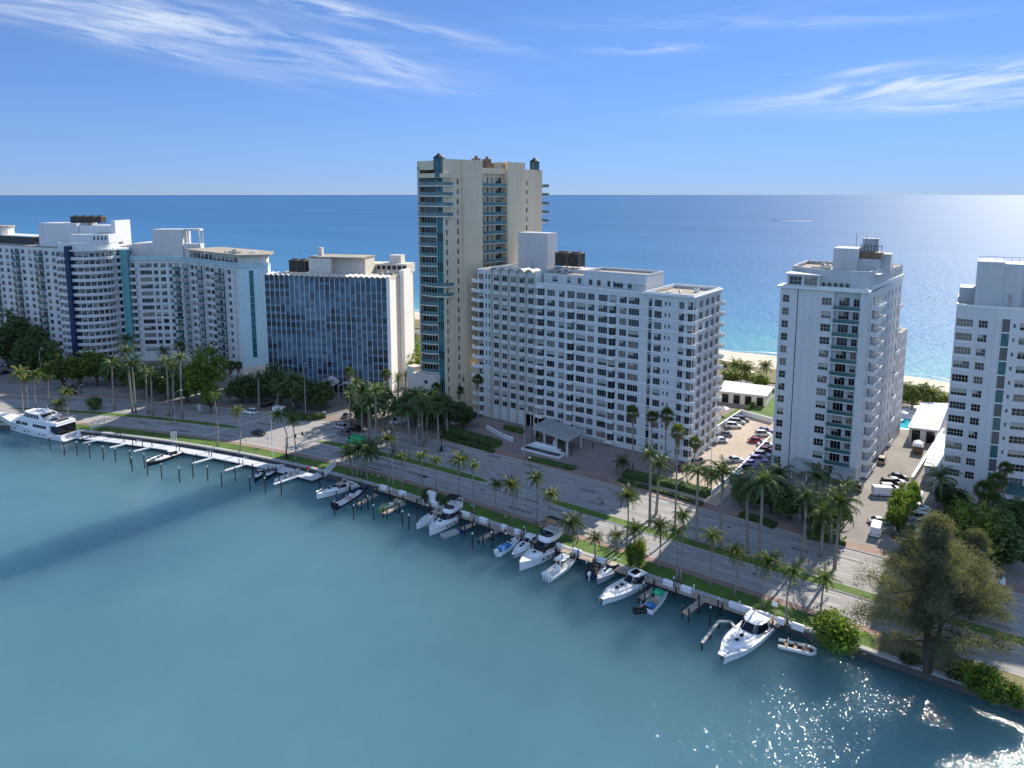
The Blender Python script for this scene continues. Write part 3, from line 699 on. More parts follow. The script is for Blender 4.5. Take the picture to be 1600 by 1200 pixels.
# ------------------------------------------------------------------ the white slab with scalloped roof (centre)
def slab_building():
    b = Bld('apartment_building', 'long white slab apartment building with scalloped roof edge and driveway canopy in the centre', 'building', (-10.5, 215.6), -36, seed=5); b.panes = True
    L, D = 69.0, 19.5
    rows = [(1.48 + 2.95 * k, 3.3 + 2.95 * k) for k in range(14)]
    rowsL = rows + [(1.48 + 2.95 * 14, 3.3 + 2.95 * 14)]
    w = MB()
    # left corner bay, scalloped bay, balcony bay (these three rise one storey higher), then the long right part
    b.face(w, (0, 0), (5.6, 0), 0, 45.6, [(.3, 2.2, 2), (2.9, 3.5, 1, .3, 0), (4.2, 4.8, 1, .3, 0)], rowsL)
    b.face(w, (5.6, 0), (21.5, 0), 0, 46.6, [(6.1 - 5.6 + 3.15 * i, 8.3 - 5.6 + 3.15 * i, 3) for i in range(5)], rowsL[1:])
    cols = [(.5, 3.0, 3, -.75, .2), (3.8, 6.5, 3), (7.8, 9.7, 2), (10.6, 13.0, 2, -.75, .2), (13.6, 16.5, 4), (17.2, 19.3, 3), (20.5, 23.3, 4), (23.8, 26.0, 2, -.75, .2), (26.9, 29.0, 3), (29.6, 32.7, 4)]
    b.face(w, (21.5, 0), (55.6, 0), 0, 43.0, cols, rows)
    b.face(w, (55.6, 0), (L, 0), 0, 43.0, [(1.2, 2.2, 1, -.75, .2), (2.9, 4.9, 3), (5.7, 6.2, 1, .5, -.3), (6.8, 7.3, 1, .5, -.3), (9.6, 11.0, 2), (11.9, 13.3, 2, -.75, .2)], rows)
    b.face(w, (L, 0), (L, D), 0, 43.0, [(.2, 1.9, 2, -.75, .2), (4, 6.6, 3), (8.3, 11.0, 3), (12.4, 14.8, 3), (16.2, 18.8, 3)], rows)
    b.face(w, (0, D), (0, 0), 0, 45.6, [(D - 2.4, D - .6, 2, -.75, .2), (4, 6.5, 3), (9, 11.5, 3)], rowsL)
    w.facade((L, D), (0, D), 0, 43.0, [], 0)
    w.box(.02, 21.48, .3, D - .02, 42.9, 45.2); w.facade((21.5, .0), (21.5, D), 42.9, 46.6, [], 0)
    # storey bands: sill and head strings standing a little proud of the wall
    for k in range(14):
        z = 1.2 + 2.95 * k
        w.box(21.7, L + .06, -.06, .02, z - .08, z + .2, 1)
        w.box(L - .02, L + .06, .02, D, z - .08, z + .22, 1)
    b.part('wall', w, [M['white'], M['trim']])
    for i in range(6):
        p = MB(); x = 5.5 + 3.15 * i; p.box(x - .16, x + .30, -.55, .02, 0, 46.0); b.part('pilaster', p, M['beige'])
    for i in range(5):
        p = MB(); x0 = 5.55 + 3.15 * i; n = 8; rr = []
        for k in range(n + 1):
            t = k / n; x = x0 + 3.15 * t; z = 46.1 + .85 * math.sin(math.pi * t)
            rr.append([(x, -1.1, z), (x, 3.5, z), (x, 3.5, z + .18), (x, -1.1, z + .18)])
        p.rings(rr); b.part('roof_vault', p, M['cream2'], False)
    rf = MB(); rf.box(21.5, 56, .3, D - .3, 42.4, 42.7); rf.box(56, L - .3, .3, D - .3, 42.2, 42.5); rf.box(.3, 21.4, .5, D - .3, 45.2, 45.35)
    b.part('roof', rf, M['roof'])
    pp = MB(); parapet(pp, [(55.6, 0), (L, 0), (L, D), (55.6, D)], 43.0, 43.6, .35); parapet(pp, [(21.5, .0), (55.4, .0)], 43.0, 43.45, .3, closed=False)
    pp.box(L - .4, L + .55, -.5, D + .3, 42.9, 43.25, 0); pp.box(55, L - .4, -.5, .3, 42.9, 43.25, 0); parapet(pp, [(0, 0), (5.4, 0), (5.4, D), (0, D)], 45.6, 46.1, .3)
    b.part('parapet', pp, M['trim'])
    # set-back top storey
    ph = MB(); q = [(23.5, 26.5)]
    b.face(ph, (22, 3.2), (36, 3.2), 42.6, 46.0, [(3, 4.8, 2), (8, 9.2, 2), (11.5, 12.6, 2)], [(43.6, 45.2)])
    b.face(ph, (36, 2.2), (55, 2.2), 42.6, 47.2, [(1.6, 2.8, 2), (4.2, 5.4, 2), (7.4, 8.4, 1), (9.2, 12.2, 3), (13.6, 14.8, 2)], [(43.6, 45.2)])
    ph.facade((55, 2.2), (55, 13), 42.6, 47.2, [], 0); ph.facade((36, 13), (36, 2.2), 42.6, 47.2, [], 0); ph.facade((55, 13), (36, 13), 42.6, 47.2, [], 0)
    ph.facade((36, 13), (22, 13), 42.6, 46.2, [], 0)
    ph.sheet([(36, 2.2), (55, 2.2), (55, 13), (36, 13)], 46.9, 1); ph.sheet([(22, 3.2), (36, 3.2), (36, 13), (22, 13)], 45.9, 1)
    parapet(ph, [(36, 2.2), (55, 2.2), (55, 13), (36, 13)], 47.2, 47.7, .3); ph.box(46, 55.4, 1.6, 2.3, 44.9, 45.1); ph.box(44, 50.5, .6, 2.2, 43.5, 43.6)
    b.part('penthouse', ph, [M['white'], M['roof']])
    e = MB(); p = b.at(835, 418, 46.5); e.box(5.9, 16.9, 13.0, 18.6, 44, 56.8); e.box(10, 11.4, 12.2, 13.0, 44, 47.6, 0); b.part('lift_tower', e, M['white2'])
    cooling(b, 23.4, 12.0, 46.9, 2, 4.0, 3.6, 4.6)
    fr = MB(); fr.box(21.6, 35, 9, 16, 44.4, 46.9); b.part('roof_plinth', fr, M['cream2'])
    clutter(b, 22.5, 29, 4, 9, 46.0, 7, 3); clutter(b, 58, 66, 3, 16, 42.5, 4, 4)
    # balconies
    mats = [M['trim'], M['balglass'], M['framew']]
    d = (1, 0)
    for k in range(14):
        z = .85 + 2.95 * k
        for (u0, u1) in ((22.0, 24.6), (32.1, 34.5), (45.3, 47.5)):
            b.balcony((0, 0), d, u0, u1, z, 1.15, 'solid', mats, .8)
        b.balcony((0, 0), d, L - 2.4, L + 1.1, z, .9, 'solid', mats, .8)
        b.balcony((L, 0), (0, 1), 17.4, D, z, 1.4, 'solid', mats, .8)
        if k % 1 == 0: b.balcony((0, 0), d, -1.5, 1.9, z, 1.2, 'solid', mats, .8)
    b.balcony((0, 0), d, -1.5, 1.9, .85 + 2.95 * 14, 1.2, 'solid', mats, .8); b.balcony((0, 0), d, 22.0, 24.6, .85 + 2.95 * 14, 1.15, 'solid', mats, .8)
    # driveway canopy
    c = MB(); pts = [b.local(gp(x, y, 6.2))[:2] for x, y in ((832, 668), (888, 689), (912, 674), (856, 654))]
    c.prism(pts, 4.3, 4.9); pin = [tuple((Vector(p) - Vector((sum(q[0] for q in pts) / 4, sum(q[1] for q in pts) / 4))) * .93 + Vector((sum(q[0] for q in pts) / 4, sum(q[1] for q in pts) / 4))) for p in pts]
    c.prism(pin, 4.88, 4.96, 1); b.part('canopy', c, [M['conc'], M['roofgrey']])
    for (x, y) in ((-.9, -.9), (-.33, -.93), (.33, -.93), (.9, -.9), (-.9, .9), (.9, .9)):
        col = MB(); A, B, Cc, Dd = [Vector(q) for q in pts]; s_, t_ = (x + 1) / 2, (y + 1) / 2
        P = (A * (1 - s_) + B * s_) * (1 - t_) + (Dd * (1 - s_) + Cc * s_) * t_
        col.box(P.x - .22, P.x + .22, P.y - .22, P.y + .22, 0, 4.3); b.part('canopy_column', col, M['white2'])
    lg = MB(); lg.box(17.5, 30.5, -.32, -.06, .3, 3.8, 0)
    for i in range(6): lg.box(17.4 + i * 2.6, 17.6 + i * 2.6, -.4, -.3, .1, 4.0, 1)
    b.part('lobby_glazing', lg, [GL[4], M['trim']])
    lob = MB(); lob.box(31, 46, -.22, -.05, .05, 1.1, 0); b.part('plinth', lob, M['conc'])
    b.finish(); return b
slab = slab_building()

# ------------------------------------------------------------------ white condominium with a lit side (right)
def condo():
    b = Bld('condominium_tower', 'white condominium tower with teal glass balconies down its front, right of the parking lots', 'building', (65.6, 171.9), -33, seed=9); b.panes = True
    b.frame = M['frame']; W = 19.4; sx, sy = math.cos(R(84)), math.sin(R(84))
    rows = [(1.55 + 3.15 * k, 3.35 + 3.15 * k) for k in range(14)]
    w = MB()
    b.face(w, (0, 0), (4.0, 0), 0, 46, [(.6, 2.15, 2)], rows, .2, rowsn=2)
    w.box(4.0, 4.2, .15, .5, 0, 46, 1)
    b.face(w, (4.2, 0), (12.2, 0), 0, 46, [(5.3, 7.5, 3)], rows, .2, rowsn=2)
    b.face(w, (12.2, 1.3), (17.8, 1.3), 0, 46, [(.9, 3.2, 3, -.8, .25), (4.0, 5.3, 2)], rows, .1)
    w.facade((12.2, 0), (12.2, 1.3), 0, 46, [], 0); w.facade((17.8, 1.3), (17.8, 0), 0, 46, [], 0)
    w.facade((17.8, 0), (W, 0), 0, 46, [], 0)
    RR = (W + 38 * sx, 38 * sy)
    side = [(2.2, 2.9, 1, .3, -.2), (5.2, 7.0, 2, -.6, .2), (9.6, 11.2, 2, -.6, .2), (14.0, 15.0, 1), (17.5, 18.6, 2), (21.5, 22.6, 2), (25.5, 26.5, 2), (30, 31.2, 2), (34.5, 36, 2)]
    b.face(w, (W, 0), RR, 0, 46, side, rows, .2)
    w.facade(RR, (0, 38 * sy), 0, 46, [], 0); w.facade((0, 38 * sy), (0, 0), 0, 46, [], 0)
    b.part('wall', w, [M['white'], M['concdark']])
    # recessed slabs of the front balconies
    mats = [M['trim'], M['balglass'], M['frame']]
    for k in range(14):
        z = .75 + 3.15 * k
        b.balcony((12.2, 1.3), (1, 0), .02, 5.58, z, 1.75, 'glass', mats, 1.05)
    for k in range(14):
        z = .75 + 3.15 * k; d = (sx, sy)
        b.balcony((W, 0), d, 4.4, 8.2, z, 1.5, 'solid', mats, .95); b.balcony((W, 0), d, 9.2, 12.6, z, 1.5, 'solid', mats, .95)
        if k % 2 == 0: b.balcony((W, 0), d, 32, 36, z, .9, 'solid', mats, .95)
    # eaves band under the terrace, terrace storey, roofs
    t = MB(); t.box(-.8, W + .3, -.45, 6, 46, 46.5); t.prism([(.2, 6), (W + .25, 6), (RR[0] + .2, RR[1]), (0, RR[1])], 46, 46.5)
    t.box(8.6, W, -.4, -.1, 46.5, 47.0); t.prism([(W - .3, 6), (W + .35, 6), (RR[0] + .35, RR[1]), (RR[0] - .3, RR[1])], 46.5, 47.2)
    b.part('terrace_slab', t, M['trim'])
    g = MB(); b.face(g, (1.2, .9), (8.6, .9), 46.5, 49.3, [(.5, 3.4, 3), (3.9, 6.9, 3)], [(46.8, 48.9)], .12, rowsn=2); g.facade((8.6, .9), (8.6, 3), 46.5, 49.3, [], 0); g.facade((1.2, 8), (1.2, .9), 46.5, 49.3, [], 0)
    g.box(.8, 9.0, .2, 8, 49.3, 49.55); b.part('glazed_penthouse', g, M['white'])
    p = MB(); p.facade((8.6, 2.4), (W - .4, 2.4), 46.5, 50.3, [], 0); p.facade((W - .4, 2.4), (W + 24 * sx, 24), 46.5, 50.3, [], 0); p.facade((1, 26), (1, 8), 46.5, 50.3, [], 0); p.facade((W + 24 * sx, 24), (1, 26), 46.5, 50.3, [], 0)
    p.facade((1, 8), (8.6, 2.4), 49.5, 50.3, [], 0); p.sheet([(1, 7.9), (8.6, 2.5), (W - .4, 2.5), (W + 24 * sx, 24), (1, 26)], 49.8, 1)
    parapet(p, [(1, 7.9), (8.6, 2.4), (W - .4, 2.4), (W + 24 * sx, 24), (1, 26)], 50.3, 50.75, .3)
    b.face(p, (W + 26 * sx, 26), (W + 37 * sx, 37), 46.5, 49.8, [(2, 3.2, 2), (5, 6.2, 2), (8, 9.2, 2)], [(47.3, 48.9)], .2); p.facade((W + 37 * sx, 37), (3, 37), 46.5, 49.8, [], 0); p.facade((3, 26), (W + 26 * sx, 26), 46.5, 49.8, [], 0); p.facade((3, 37), (3, 26), 46.5, 49.8, [], 0); p.sheet([(3, 26), (W + 26 * sx, 26), (W + 37 * sx, 37), (3, 37)], 49.7, 1)
    b.part('penthouse', p, [M['white2'], M['roof']])
    cn = MB(); cn.prism([(W - .5, 7), (W + 1.3, 7.2), (W + 2.1, 14), (W + .5, 14)], 49.6, 49.8); b.part('side_canopy', cn, M['trim'])
    e = MB(); e.box(10.2, 15.6, 8, 15, 49.8, 55.6); e.box(15.6, 20, 11.0, 16.5, 49.8, 53.0); e.box(19.8, 22, 16, 21, 49.8, 54.0); b.part('lift_tower', e, M['white2'])
    k = MB(); k.box(15.8, 20.4, 11.2, 16, 53, 54.6, 0)
    for i in range(7): k.path([(15.8 + i * .75, 11.3, 54.6), (15.8 + i * .75, 11.3, 56.6)], .06, 4, 1)
    k.box(15.7, 20.5, 11.2, 11.4, 56.1, 56.25, 1); k.box(15.7, 19.2, 14.5, 16.2, 54.6, 57.8, 2); b.part('roof_machinery', k, [M['rust'], M['darkmetal'], M['lampgrey']])
    for i in range(3):
        a = MB(); a.path([(14.5 + i * 2.2, 13, 55.5), (14.5 + i * 2.2, 13, 59.2 - i * .5)], .05, 4); b.part('antenna', a, M['darkmetal'])
    clutter(b, 5.5, 9.5, 8, 18, 49.8, 6, 8)
    for i in range(5):
        q = MB(); x = 9.5 + i * 1.3; q.cyl(x, 1.2, 46.5, 46.95, .25, 7, 0, .3); q.rings([[(x + r_ * math.cos(a), 1.2 + r_ * math.sin(a), z) for a in [j * 1.05 for j in range(6)]] for r_, z in ((.1, 46.9), (.45, 47.2), (.35, 47.6), (.05, 47.9))], 1); b.part('planter', q, [M['brick'], M['hedge']])
    # entrance canopies at the foot
    en = MB()
    for (x0, x1, y0) in ((5.5, 9.5, -5), (14.5, 19.0, -6)):
        en.add([(x0, y0, 2.7), (x1, y0, 2.7), (x1, -.1, 3.9), (x0, -.1, 3.9), (x0, y0, 2.85), (x1, y0, 2.85), (x1, -.1, 4.05), (x0, -.1, 4.05)], [(0, 3, 2, 1), (4, 5, 6, 7), (0, 1, 5, 4), (1, 2, 6, 5), (2, 3, 7, 6), (3, 0, 4, 7)])
        for x in (x0 + .3, x1 - .3): en.cyl(x, y0 + .3, 0, 2.72, .1, 6, 1)
    b.part('entrance_canopy', en, [M['roofgrey'], M['trim']])
    rw = MB(); rw2 = [(W - 1 + 38 * sx, 38 * sy), (W + .6 + 38 * sx, 38 * sy), (W + .6 + 47 * sx, 47 * sy), (W - 6 + 47 * sx, 47 * sy)]
    b.face(rw, rw2[0], rw2[1], 0, 31, [], rows); b.face(rw, rw2[1], rw2[2], 0, 31, [(1.5, 2.6, 2), (4, 5.2, 2), (6.8, 8, 2)], rows, .2); rw.facade(rw2[2], rw2[3], 0, 31, [], 0); rw.sheet(rw2, 31, 1)
    b.part('rear_wing', rw, [M['white2'], M['roof']])
    b.finish(); return b
condo_b = condo()

# ------------------------------------------------------------------ white apartment tower at the right edge
def right_tower():
    b = Bld('apartment_tower', 'white apartment tower with banded cream framed windows at the right edge of the view', 'building', (97.9, 154.4), -33, seed=12); b.panes = True
    b.frame = M['frame']
    zr = [(5.45 + 3.12 * k, 7.1 + 3.12 * k) for k in range(12)]
    w = MB()
    b.face(w, (0, 0), (7.6, 0), 0, 44.2, [(.25, 3.3, 5), (4.3, 6.0, 3)], zr, .18, rowsn=2)
    ang = R(12); dx, dy = math.cos(ang), math.sin(ang); p1 = (7.6 + 26 * dx, 26 * dy)
    b.face(w, (7.6, 0), p1, 0, 44.2, [(3.0, 3.5, 1, .5, -.3), (4.2, 7.6, 4), (9.0, 12.4, 4), (14, 17.4, 4), (19, 22.4, 4)], [(z + (.4 if k % 1 else 0), z2) for k, (z, z2) in enumerate(zr)], .18, rowsn=2)
    w.facade(p1, (p1[0] - 4, 20), 0, 44.2, [], 0); w.facade((p1[0] - 4, 20), (0, 20), 0, 44.2, [], 0); w.facade((0, 20), (0, 0), 0, 44.2, [], 0)
    w.sheet([(0, .1), (7.6, .1), p1, (p1[0] - 4, 20), (0, 20)], 43.7, 1)
    for k in range(12):
        z = 5.08 + 3.12 * k; w.box(-.05, 3.4, -.08, .02, z - .1, z + .3, 2)
    b.part('wall', w, [M['white'], M['roof'], M['trim']])
    for k in range(12):  # stair glazing, one pane to a storey
        z = 4.9 + 3.12 * k; g = MB()
        P = lambda u, o, zz: (7.6 + dx * u + dy * o, dy * u - dx * o, zz)
        g.quad(P(.9, .04, z), P(2.4, .04, z), P(2.4, .04, z + 2.9), P(.9, .04, z + 2.9), 0)
        for (a, c, z0, z1) in ((.82, .92, z - .1, z + 3.0), (2.38, 2.48, z - .1, z + 3.0), (.9, 2.4, z - .12, z + .02), (.9, 2.4, z + 2.88, z + 3.0)):
            g.add([P(a, .0, z0), P(c, .0, z0), P(c, .12, z0), P(a, .12, z0), P(a, .0, z1), P(c, .0, z1), P(c, .12, z1), P(a, .12, z1)], [(0, 3, 2, 1), (4, 5, 6, 7), (0, 1, 5, 4), (1, 2, 6, 5), (2, 3, 7, 6), (3, 0, 4, 7)], 1)
        b.part('stair_window', g, [GL[3] if k % 2 else M['balglass'], M['trim']])
    pp = MB(); parapet(pp, [(0, 0), (7.6, 0), p1, (p1[0] - 4, 20), (0, 20)], 44.2, 44.7, .3); b.part('parapet', pp, M['trim'])
    e = MB(); e.box(3.2, 8.2, 3, 12, 43.7, 54.0); e.box(8.2, 14, 4.0, 12, 43.7, 53.6); e.box(.2, 3.2, 7, 14, 43.7, 47.6); e.box(12.0, 12.9, 3.7, 4.0, 44, 48.5, 1); e.box(9.4, 10.1, 3.9, 4.02, 44, 47, 1)
    b.part('lift_tower', e, [M['white2'], M['conc']])
    rl = MB()
    for i in range(8): rl.path([(3.6 + i * 1.4, 3.4, 54), (3.6 + i * 1.4, 3.4, 55.1)], .04, 4)
    rl.path([(3.6, 3.4, 55.1), (13.4, 3.4, 55.1)], .05, 4); b.part('roof_railing', rl, M['lampgrey'])
    lo = MB(); lo.box(-1.5, 0, -1.2, 10, 0, 4.2); lo.box(9.5, 17, -4.5, 1.8, 3.2, 3.7); lo.box(9.7, 10.2, -4.2, -3.7, 0, 3.2); lo.box(16.3, 16.8, -4.2, -3.7, 0, 3.2); b.part('entrance_block', lo, M['white2'])
    gl = MB(); gl.box(9.6, 17, -.6, -.4, 3.9, 6.2); b.part('lobby_glazing', gl, M['balglass'])
    b.finish(); return b
right_b = right_tower()

# ------------------------------------------------------------------ blue glass block with vertical fins
def blue_block():
    b = Bld('office_block', 'blue glass block with white vertical fins and a zigzag roof, left of the cream tower', 'building', (-86.8, 247.7), -13.4, seed=3)
    L = 46.0; n = 24; bw = L / n; z0, z1, k = 2.5, 40.3, 14; fh = (z1 - z0) / k
    w = MB(); w.facade((L, .3), (L, 10.6), 0, 40.6, [], 0); w.box(L - .1, L + 1.1, -.5, .9, 0, 41.2); w.box(L, L + 1.6, 10.8, 17.2, 0, 42.2)
    w.facade((L + .2, 24), (0, 24), 0, 40.3, [], 0); w.facade((0, 24), (0, 0), 0, 40.3, [], 0); w.box(.02, L, .5, 23.9, 39.6, 40.3); w.facade((L, 17.2), (L, 24), 0, 40.3, [], 0)
    w.box(.02, L - .1, .35, .6, 0, 39.9, 1)
    b.part('wall', w, [M['endwall'], M['darkmetal']])
    sl = MB(); sl.box(L - .02, L + .12, 10.6, 10.85, 0, 40.6); b.part('wall_joint', sl, M['beige'])
    r = random.Random(4)
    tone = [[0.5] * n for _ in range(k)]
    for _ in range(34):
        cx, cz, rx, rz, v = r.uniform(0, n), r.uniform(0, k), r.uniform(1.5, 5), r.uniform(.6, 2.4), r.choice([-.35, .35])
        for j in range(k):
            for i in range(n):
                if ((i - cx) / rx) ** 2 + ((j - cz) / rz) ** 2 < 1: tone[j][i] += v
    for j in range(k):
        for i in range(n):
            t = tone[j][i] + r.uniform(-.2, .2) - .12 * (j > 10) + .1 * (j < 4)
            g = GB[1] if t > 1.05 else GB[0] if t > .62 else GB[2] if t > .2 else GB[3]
            z = z0 + j * fh; x = i * bw
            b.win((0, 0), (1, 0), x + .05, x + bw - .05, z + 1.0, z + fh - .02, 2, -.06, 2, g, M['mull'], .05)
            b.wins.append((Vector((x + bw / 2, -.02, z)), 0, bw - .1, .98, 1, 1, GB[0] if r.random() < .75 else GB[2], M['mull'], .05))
    for i in range(n + 1):
        f = MB(); x = i * bw; f.box(x - .10, x + .10, -.34, .3, 0 if i % 2 else .0, 40.6); b.part('fin', f, M['alu'])
    zz = MB(); m = 23
    for i in range(m):
        x0 = i * L / m; xm = x0 + L / m / 2; x1 = x0 + L / m
        zz.add([(x0, -.9, 40.7), (xm, -.9, 41.2), (x1, -.9, 40.7), (x0, 4.2, 40.9), (xm, 4.2, 41.4), (x1, 4.2, 40.9), (x0, -.9, 40.4), (xm, -.9, 40.9), (x1, -.9, 40.4), (x0, 4.2, 40.6), (xm, 4.2, 41.1), (x1, 4.2, 40.6)],
               [(0, 1, 4, 3), (1, 2, 5, 4), (6, 9, 10, 7), (7, 10, 11, 8), (0, 6, 7, 1), (1, 7, 8, 2), (3, 4, 10, 9), (4, 5, 11, 10)])
    b.part('zigzag_roof', zz, M['cream2'])
    rf = MB(); rf.box(.5, L - .3, 4.3, 23.5, 40.3, 40.5); b.part('roof', rf, M['roof'])
    p = MB(); p.box(13.8, 22.5, 6, 9.0, 40.5, 46.2); p.box(13.8, 34, 9.0, 17, 40.5, 46.4); p.box(13.6, 34.3, 5.9, 17.2, 46.4, 46.8, 1); p.box(16, 17.4, 9, 10.5, 46.8, 49.8); b.part('penthouse', p, [M['cream2'], M['roof']])
    cooling(b, 7.6, 7.5, 40.5, 2, 3.0, 3.4, 5.0); clutter(b, 36, 44, 5, 14, 40.5, 7, 6)
    q = MB(); q.box(28, L, 18, 26, 40.4, 43.6)
    for i in range(9): q.box(28.4 + i * 2, 29.8 + i * 2, 17.9, 18.02, 41.6, 43.0, 1)
    q.box(38, 42.5, 21, 25, 43.6, 46.5); b.part('rear_block', q, [M['cream2'], M['darkmetal']])
    c = MB(); n2 = 10
    for i in range(2):
        cx = 22.5 + i * 8.5; rings = []
        for j in range(n2 + 1):
            t = j / n2; rings.append([(cx + 6 * t, -9, 4.2 + 1.7 * math.sin(math.pi * t)), (cx + 6 * t, -2, 4.2 + 1.7 * math.sin(math.pi * t)), (cx + 6 * t, -2, 4.4 + 1.7 * math.sin(math.pi * t)), (cx + 6 * t, -9, 4.4 + 1.7 * math.sin(math.pi * t))])
        c.rings(rings); c.cyl(cx + .2, -8.5, 0, 4.25, .15, 6); c.cyl(cx + 5.8, -8.5, 0, 4.25, .15, 6)
    b.part('entrance_canopy', c, M['white2'])
    b.finish(); return b
blue_b = blue_block()

# ------------------------------------------------------------------ tall cream tower
def cream_tower():
    b = Bld('residential_tower', 'tall cream residential tower with turquoise glass balconies and two glass turrets', 'building', (-20.1, 211.1), 50, seed=21)
    w = MB(); H = 76.8; HP = 78.9; D = 11.4
    rz = [(72.4 - 3.0 * k - .95, 72.4 - 3.0 * k + .75) for k in range(23)]
    slot = {'frame': M['frame']}
    b.face(w, (0, 0), (7.5, 0), 0, HP, [(.9, 1.5, 1)], [r for r in rz if r[1] < 61], .2, **slot)
    w2 = MB()
    # slots further along the same face are separate columns
    w = MB()
    d = (1, 0); ops = []
    for i, (a, c) in enumerate(rz):
        if c < 61.5: ops.append((.8, 1.5, a, c)); b.win((0, 0), d, .8, 1.5, a, c, 1, .2, 2)
        ops.append((5.5, 6.3, a, c)); b.win((0, 0), d, 5.5, 6.3, a, c, 1, .2, 2)
    b.wins = [x for x in b.wins if x[5] == 2]
    w.facade((0, 0), (7.6, 0), 0, HP, ops, .2)
    w.facade((7.6, 0), (7.6, -.7), 0, HP, [], 0); w.facade((7.6, -.7), (16.2, -.7), 0, HP, [], 0); w.facade((16.2, -.7), (16.2, 1.5), 0, HP, [], 0)
    rb = [(71.6 - 3.0 * k, 73.9 - 3.0 * k) for k in range(22)]
    b.face(w, (16.2, 1.5), (28.2, 1.5), 0, H, [(.3, 2.8, 3), (4.4, 5.2, 1), (6.6, 7.2, 1), (8.6, 11.4, 3)], rb, .15)
    w.facade((28.2, 1.5), (28.2, -.7), 0, HP, [], 0); w.facade((28.2, -.7), (37.2, -.7), 0, HP, [], 0); w.facade((37.2, -.7), (37.2, 0), 0, HP, [], 0)
    b.face(w, (37.2, 0), (47.5, 0), 0, H, [(1.5, 2.3, 1)], rz, .2); w.facade((47.5, 0), (47.5, D), 0, H, [], 0); w.facade((47.5, D + .4), (8, D + .4), 0, H, [], 0); w.facade((47.5, D), (47.5, D + .4), 0, H, [], 0)
    w.facade((8, D + .4), (8, D), 0, H, [], 0)
    w.box(.1, 16.1, 1, D, HP - 1.2, HP - .4); w.box(16.3, 28.1, .6, D + .3, H - .6, H - .1); w.box(28.3, 37.1, .2, D + .3, HP - 1.2, HP - .4); w.box(37.3, 47.4, .2, D + .3, H - 1, H - .4)
    w.facade((16.2, .3), (28.2, .3), 75.0, H, [], 0); w.quad((16.2, .3, 75), (16.2, 1.5, 75), (28.2, 1.5, 75), (28.2, .3, 75)); w.facade((28.2, D + .4), (16.2, D + .4), H - .5, H, [], 0)
    w.facade((16.2, -.7), (16.2, D + .4), H - .5, HP, [], 0); w.facade((28.2, D), (28.2, -.7), H - .5, HP, [], 0); w.facade((37.2, -.7), (37.2, D), H - .5, HP, [], 0)
    # street end: cream piers either side of the glass strip and the balconies
    w.facade((0, D), (0, 10.3), 0, H, [], 0); w.facade((0, 3.3), (0, 3.0), 0, H, [], 0); w.facade((0, .5), (0, 0), 0, HP, [], 0); w.facade((8, D), (0, D), 0, H, [], 0)
    w.box(0.0, 3.0, 2.9, D, H - 1, H + 1.3)
    b.part('wall', w, M['cream'])
    # glass strip beside the corner, one pane to a storey
    for k in range(24):
        z = 75.3 - 3.0 * (k + 1); g = MB()
        g.quad((.1, 3.0, z + .1), (.1, .5, z + .1), (.1, .5, z + 2.95), (.1, 3.0, z + 2.95), 0)
        for y in (3.0, 2.15, 1.3, .55): g.box(-.02, .12, y - .05, y + .03, z, z + 3.0, 1)
        g.box(-.03, .12, .5, 3.0, z, z + .12, 1); b.part('glazed_strip', g, [M['tealglass'] if k % 3 else GL[4], M['teal']])
    # bow-fronted balconies on the street end
    def bow_ring(y0, y1, bulge, n=9): return [(-bulge * math.sin(math.pi * i / n) ** .8 if 0 < i < n else 0.0, y1 + (y0 - y1) * i / n) for i in range(n + 1)]
    for k in range(24):
        z = 71.2 - 3.0 * k
        if z < 12: break
        wrap = k < 4 or k in (10, 11)
        s_ = MB(); pts = bow_ring(3.1 if not wrap else -.9, D, 1.9)
        s_.prism(pts + ([(0.1, -.9 if wrap else 3.1), (0.1, D)] if True else []), z - .35, z)
        if wrap: s_.box(0.1, 3.4, -.95, .0, z - .35, z); s_.box(2.9, 3.4, -.95, -.05, z, z + .9)
        for i in range(len(pts) - 1):
            a, c = pts[i], pts[i + 1]; s_.quad((a[0], a[1], z + .05), (c[0], c[1], z + .05), (c[0], c[1], z + .95), (a[0], a[1], z + .95), 1)
            s_.path([(a[0], a[1], z + 1.0), (c[0], c[1], z + 1.0)], .05, 4, 1)
        if wrap: s_.quad((.1, -.93, z + .05), (3.3, -.93, z + .05), (3.3, -.93, z + .95), (.1, -.93, z + .95), 1)
        b.part('balcony', s_, [M['cream2'], M['baltq']])
        g = MB(); g.quad((.35, 9.9, z), (.35, 3.4, z), (.35, 3.4, z + 2.5), (.35, 9.9, z + 2.5), 0)
        for i in range(6): y = 3.4 + i * 1.3; g.box(.2, .36, y - .06, y + .06, z, z + 2.5, 1)
        b.part('balcony_window', g, [GL[0] if k % 3 else GL[3], M['frame']])
        c = MB(); c.box(-.6, -.3, 10.2, 10.5, z, z + 2.65); b.part('balcony_column', c, M['cream2'])
    f = MB(); f.prism(bow_ring(-.9, D, 1.9) + [(3.4, -.9), (3.4, .1), (.5, .1), (.5, D)], 73.4, 74.7); b.part('cornice', f, M['cream'])
    back = MB(); back.box(.5, .8, 3.0, D - .1, 10, 74, 0); b.part('inner_wall', back, M['cream'])
    # recessed balconies up the long face, and at the far end
    mats = [M['cream2'], M['baltq'], M['teal']]
    for k in range(21):
        z = 71.0 - 3.0 * k
        b.balcony((16.2, 1.5), (1, 0), .05, 11.95, z, 1.9, 'glass', mats, 1.0)
    for k in range(5): b.balcony((47.5, 0), (0, 1), -.8, 3.0, 71.0 - 3.0 * k, 2.8, 'glass', mats, 1.0)
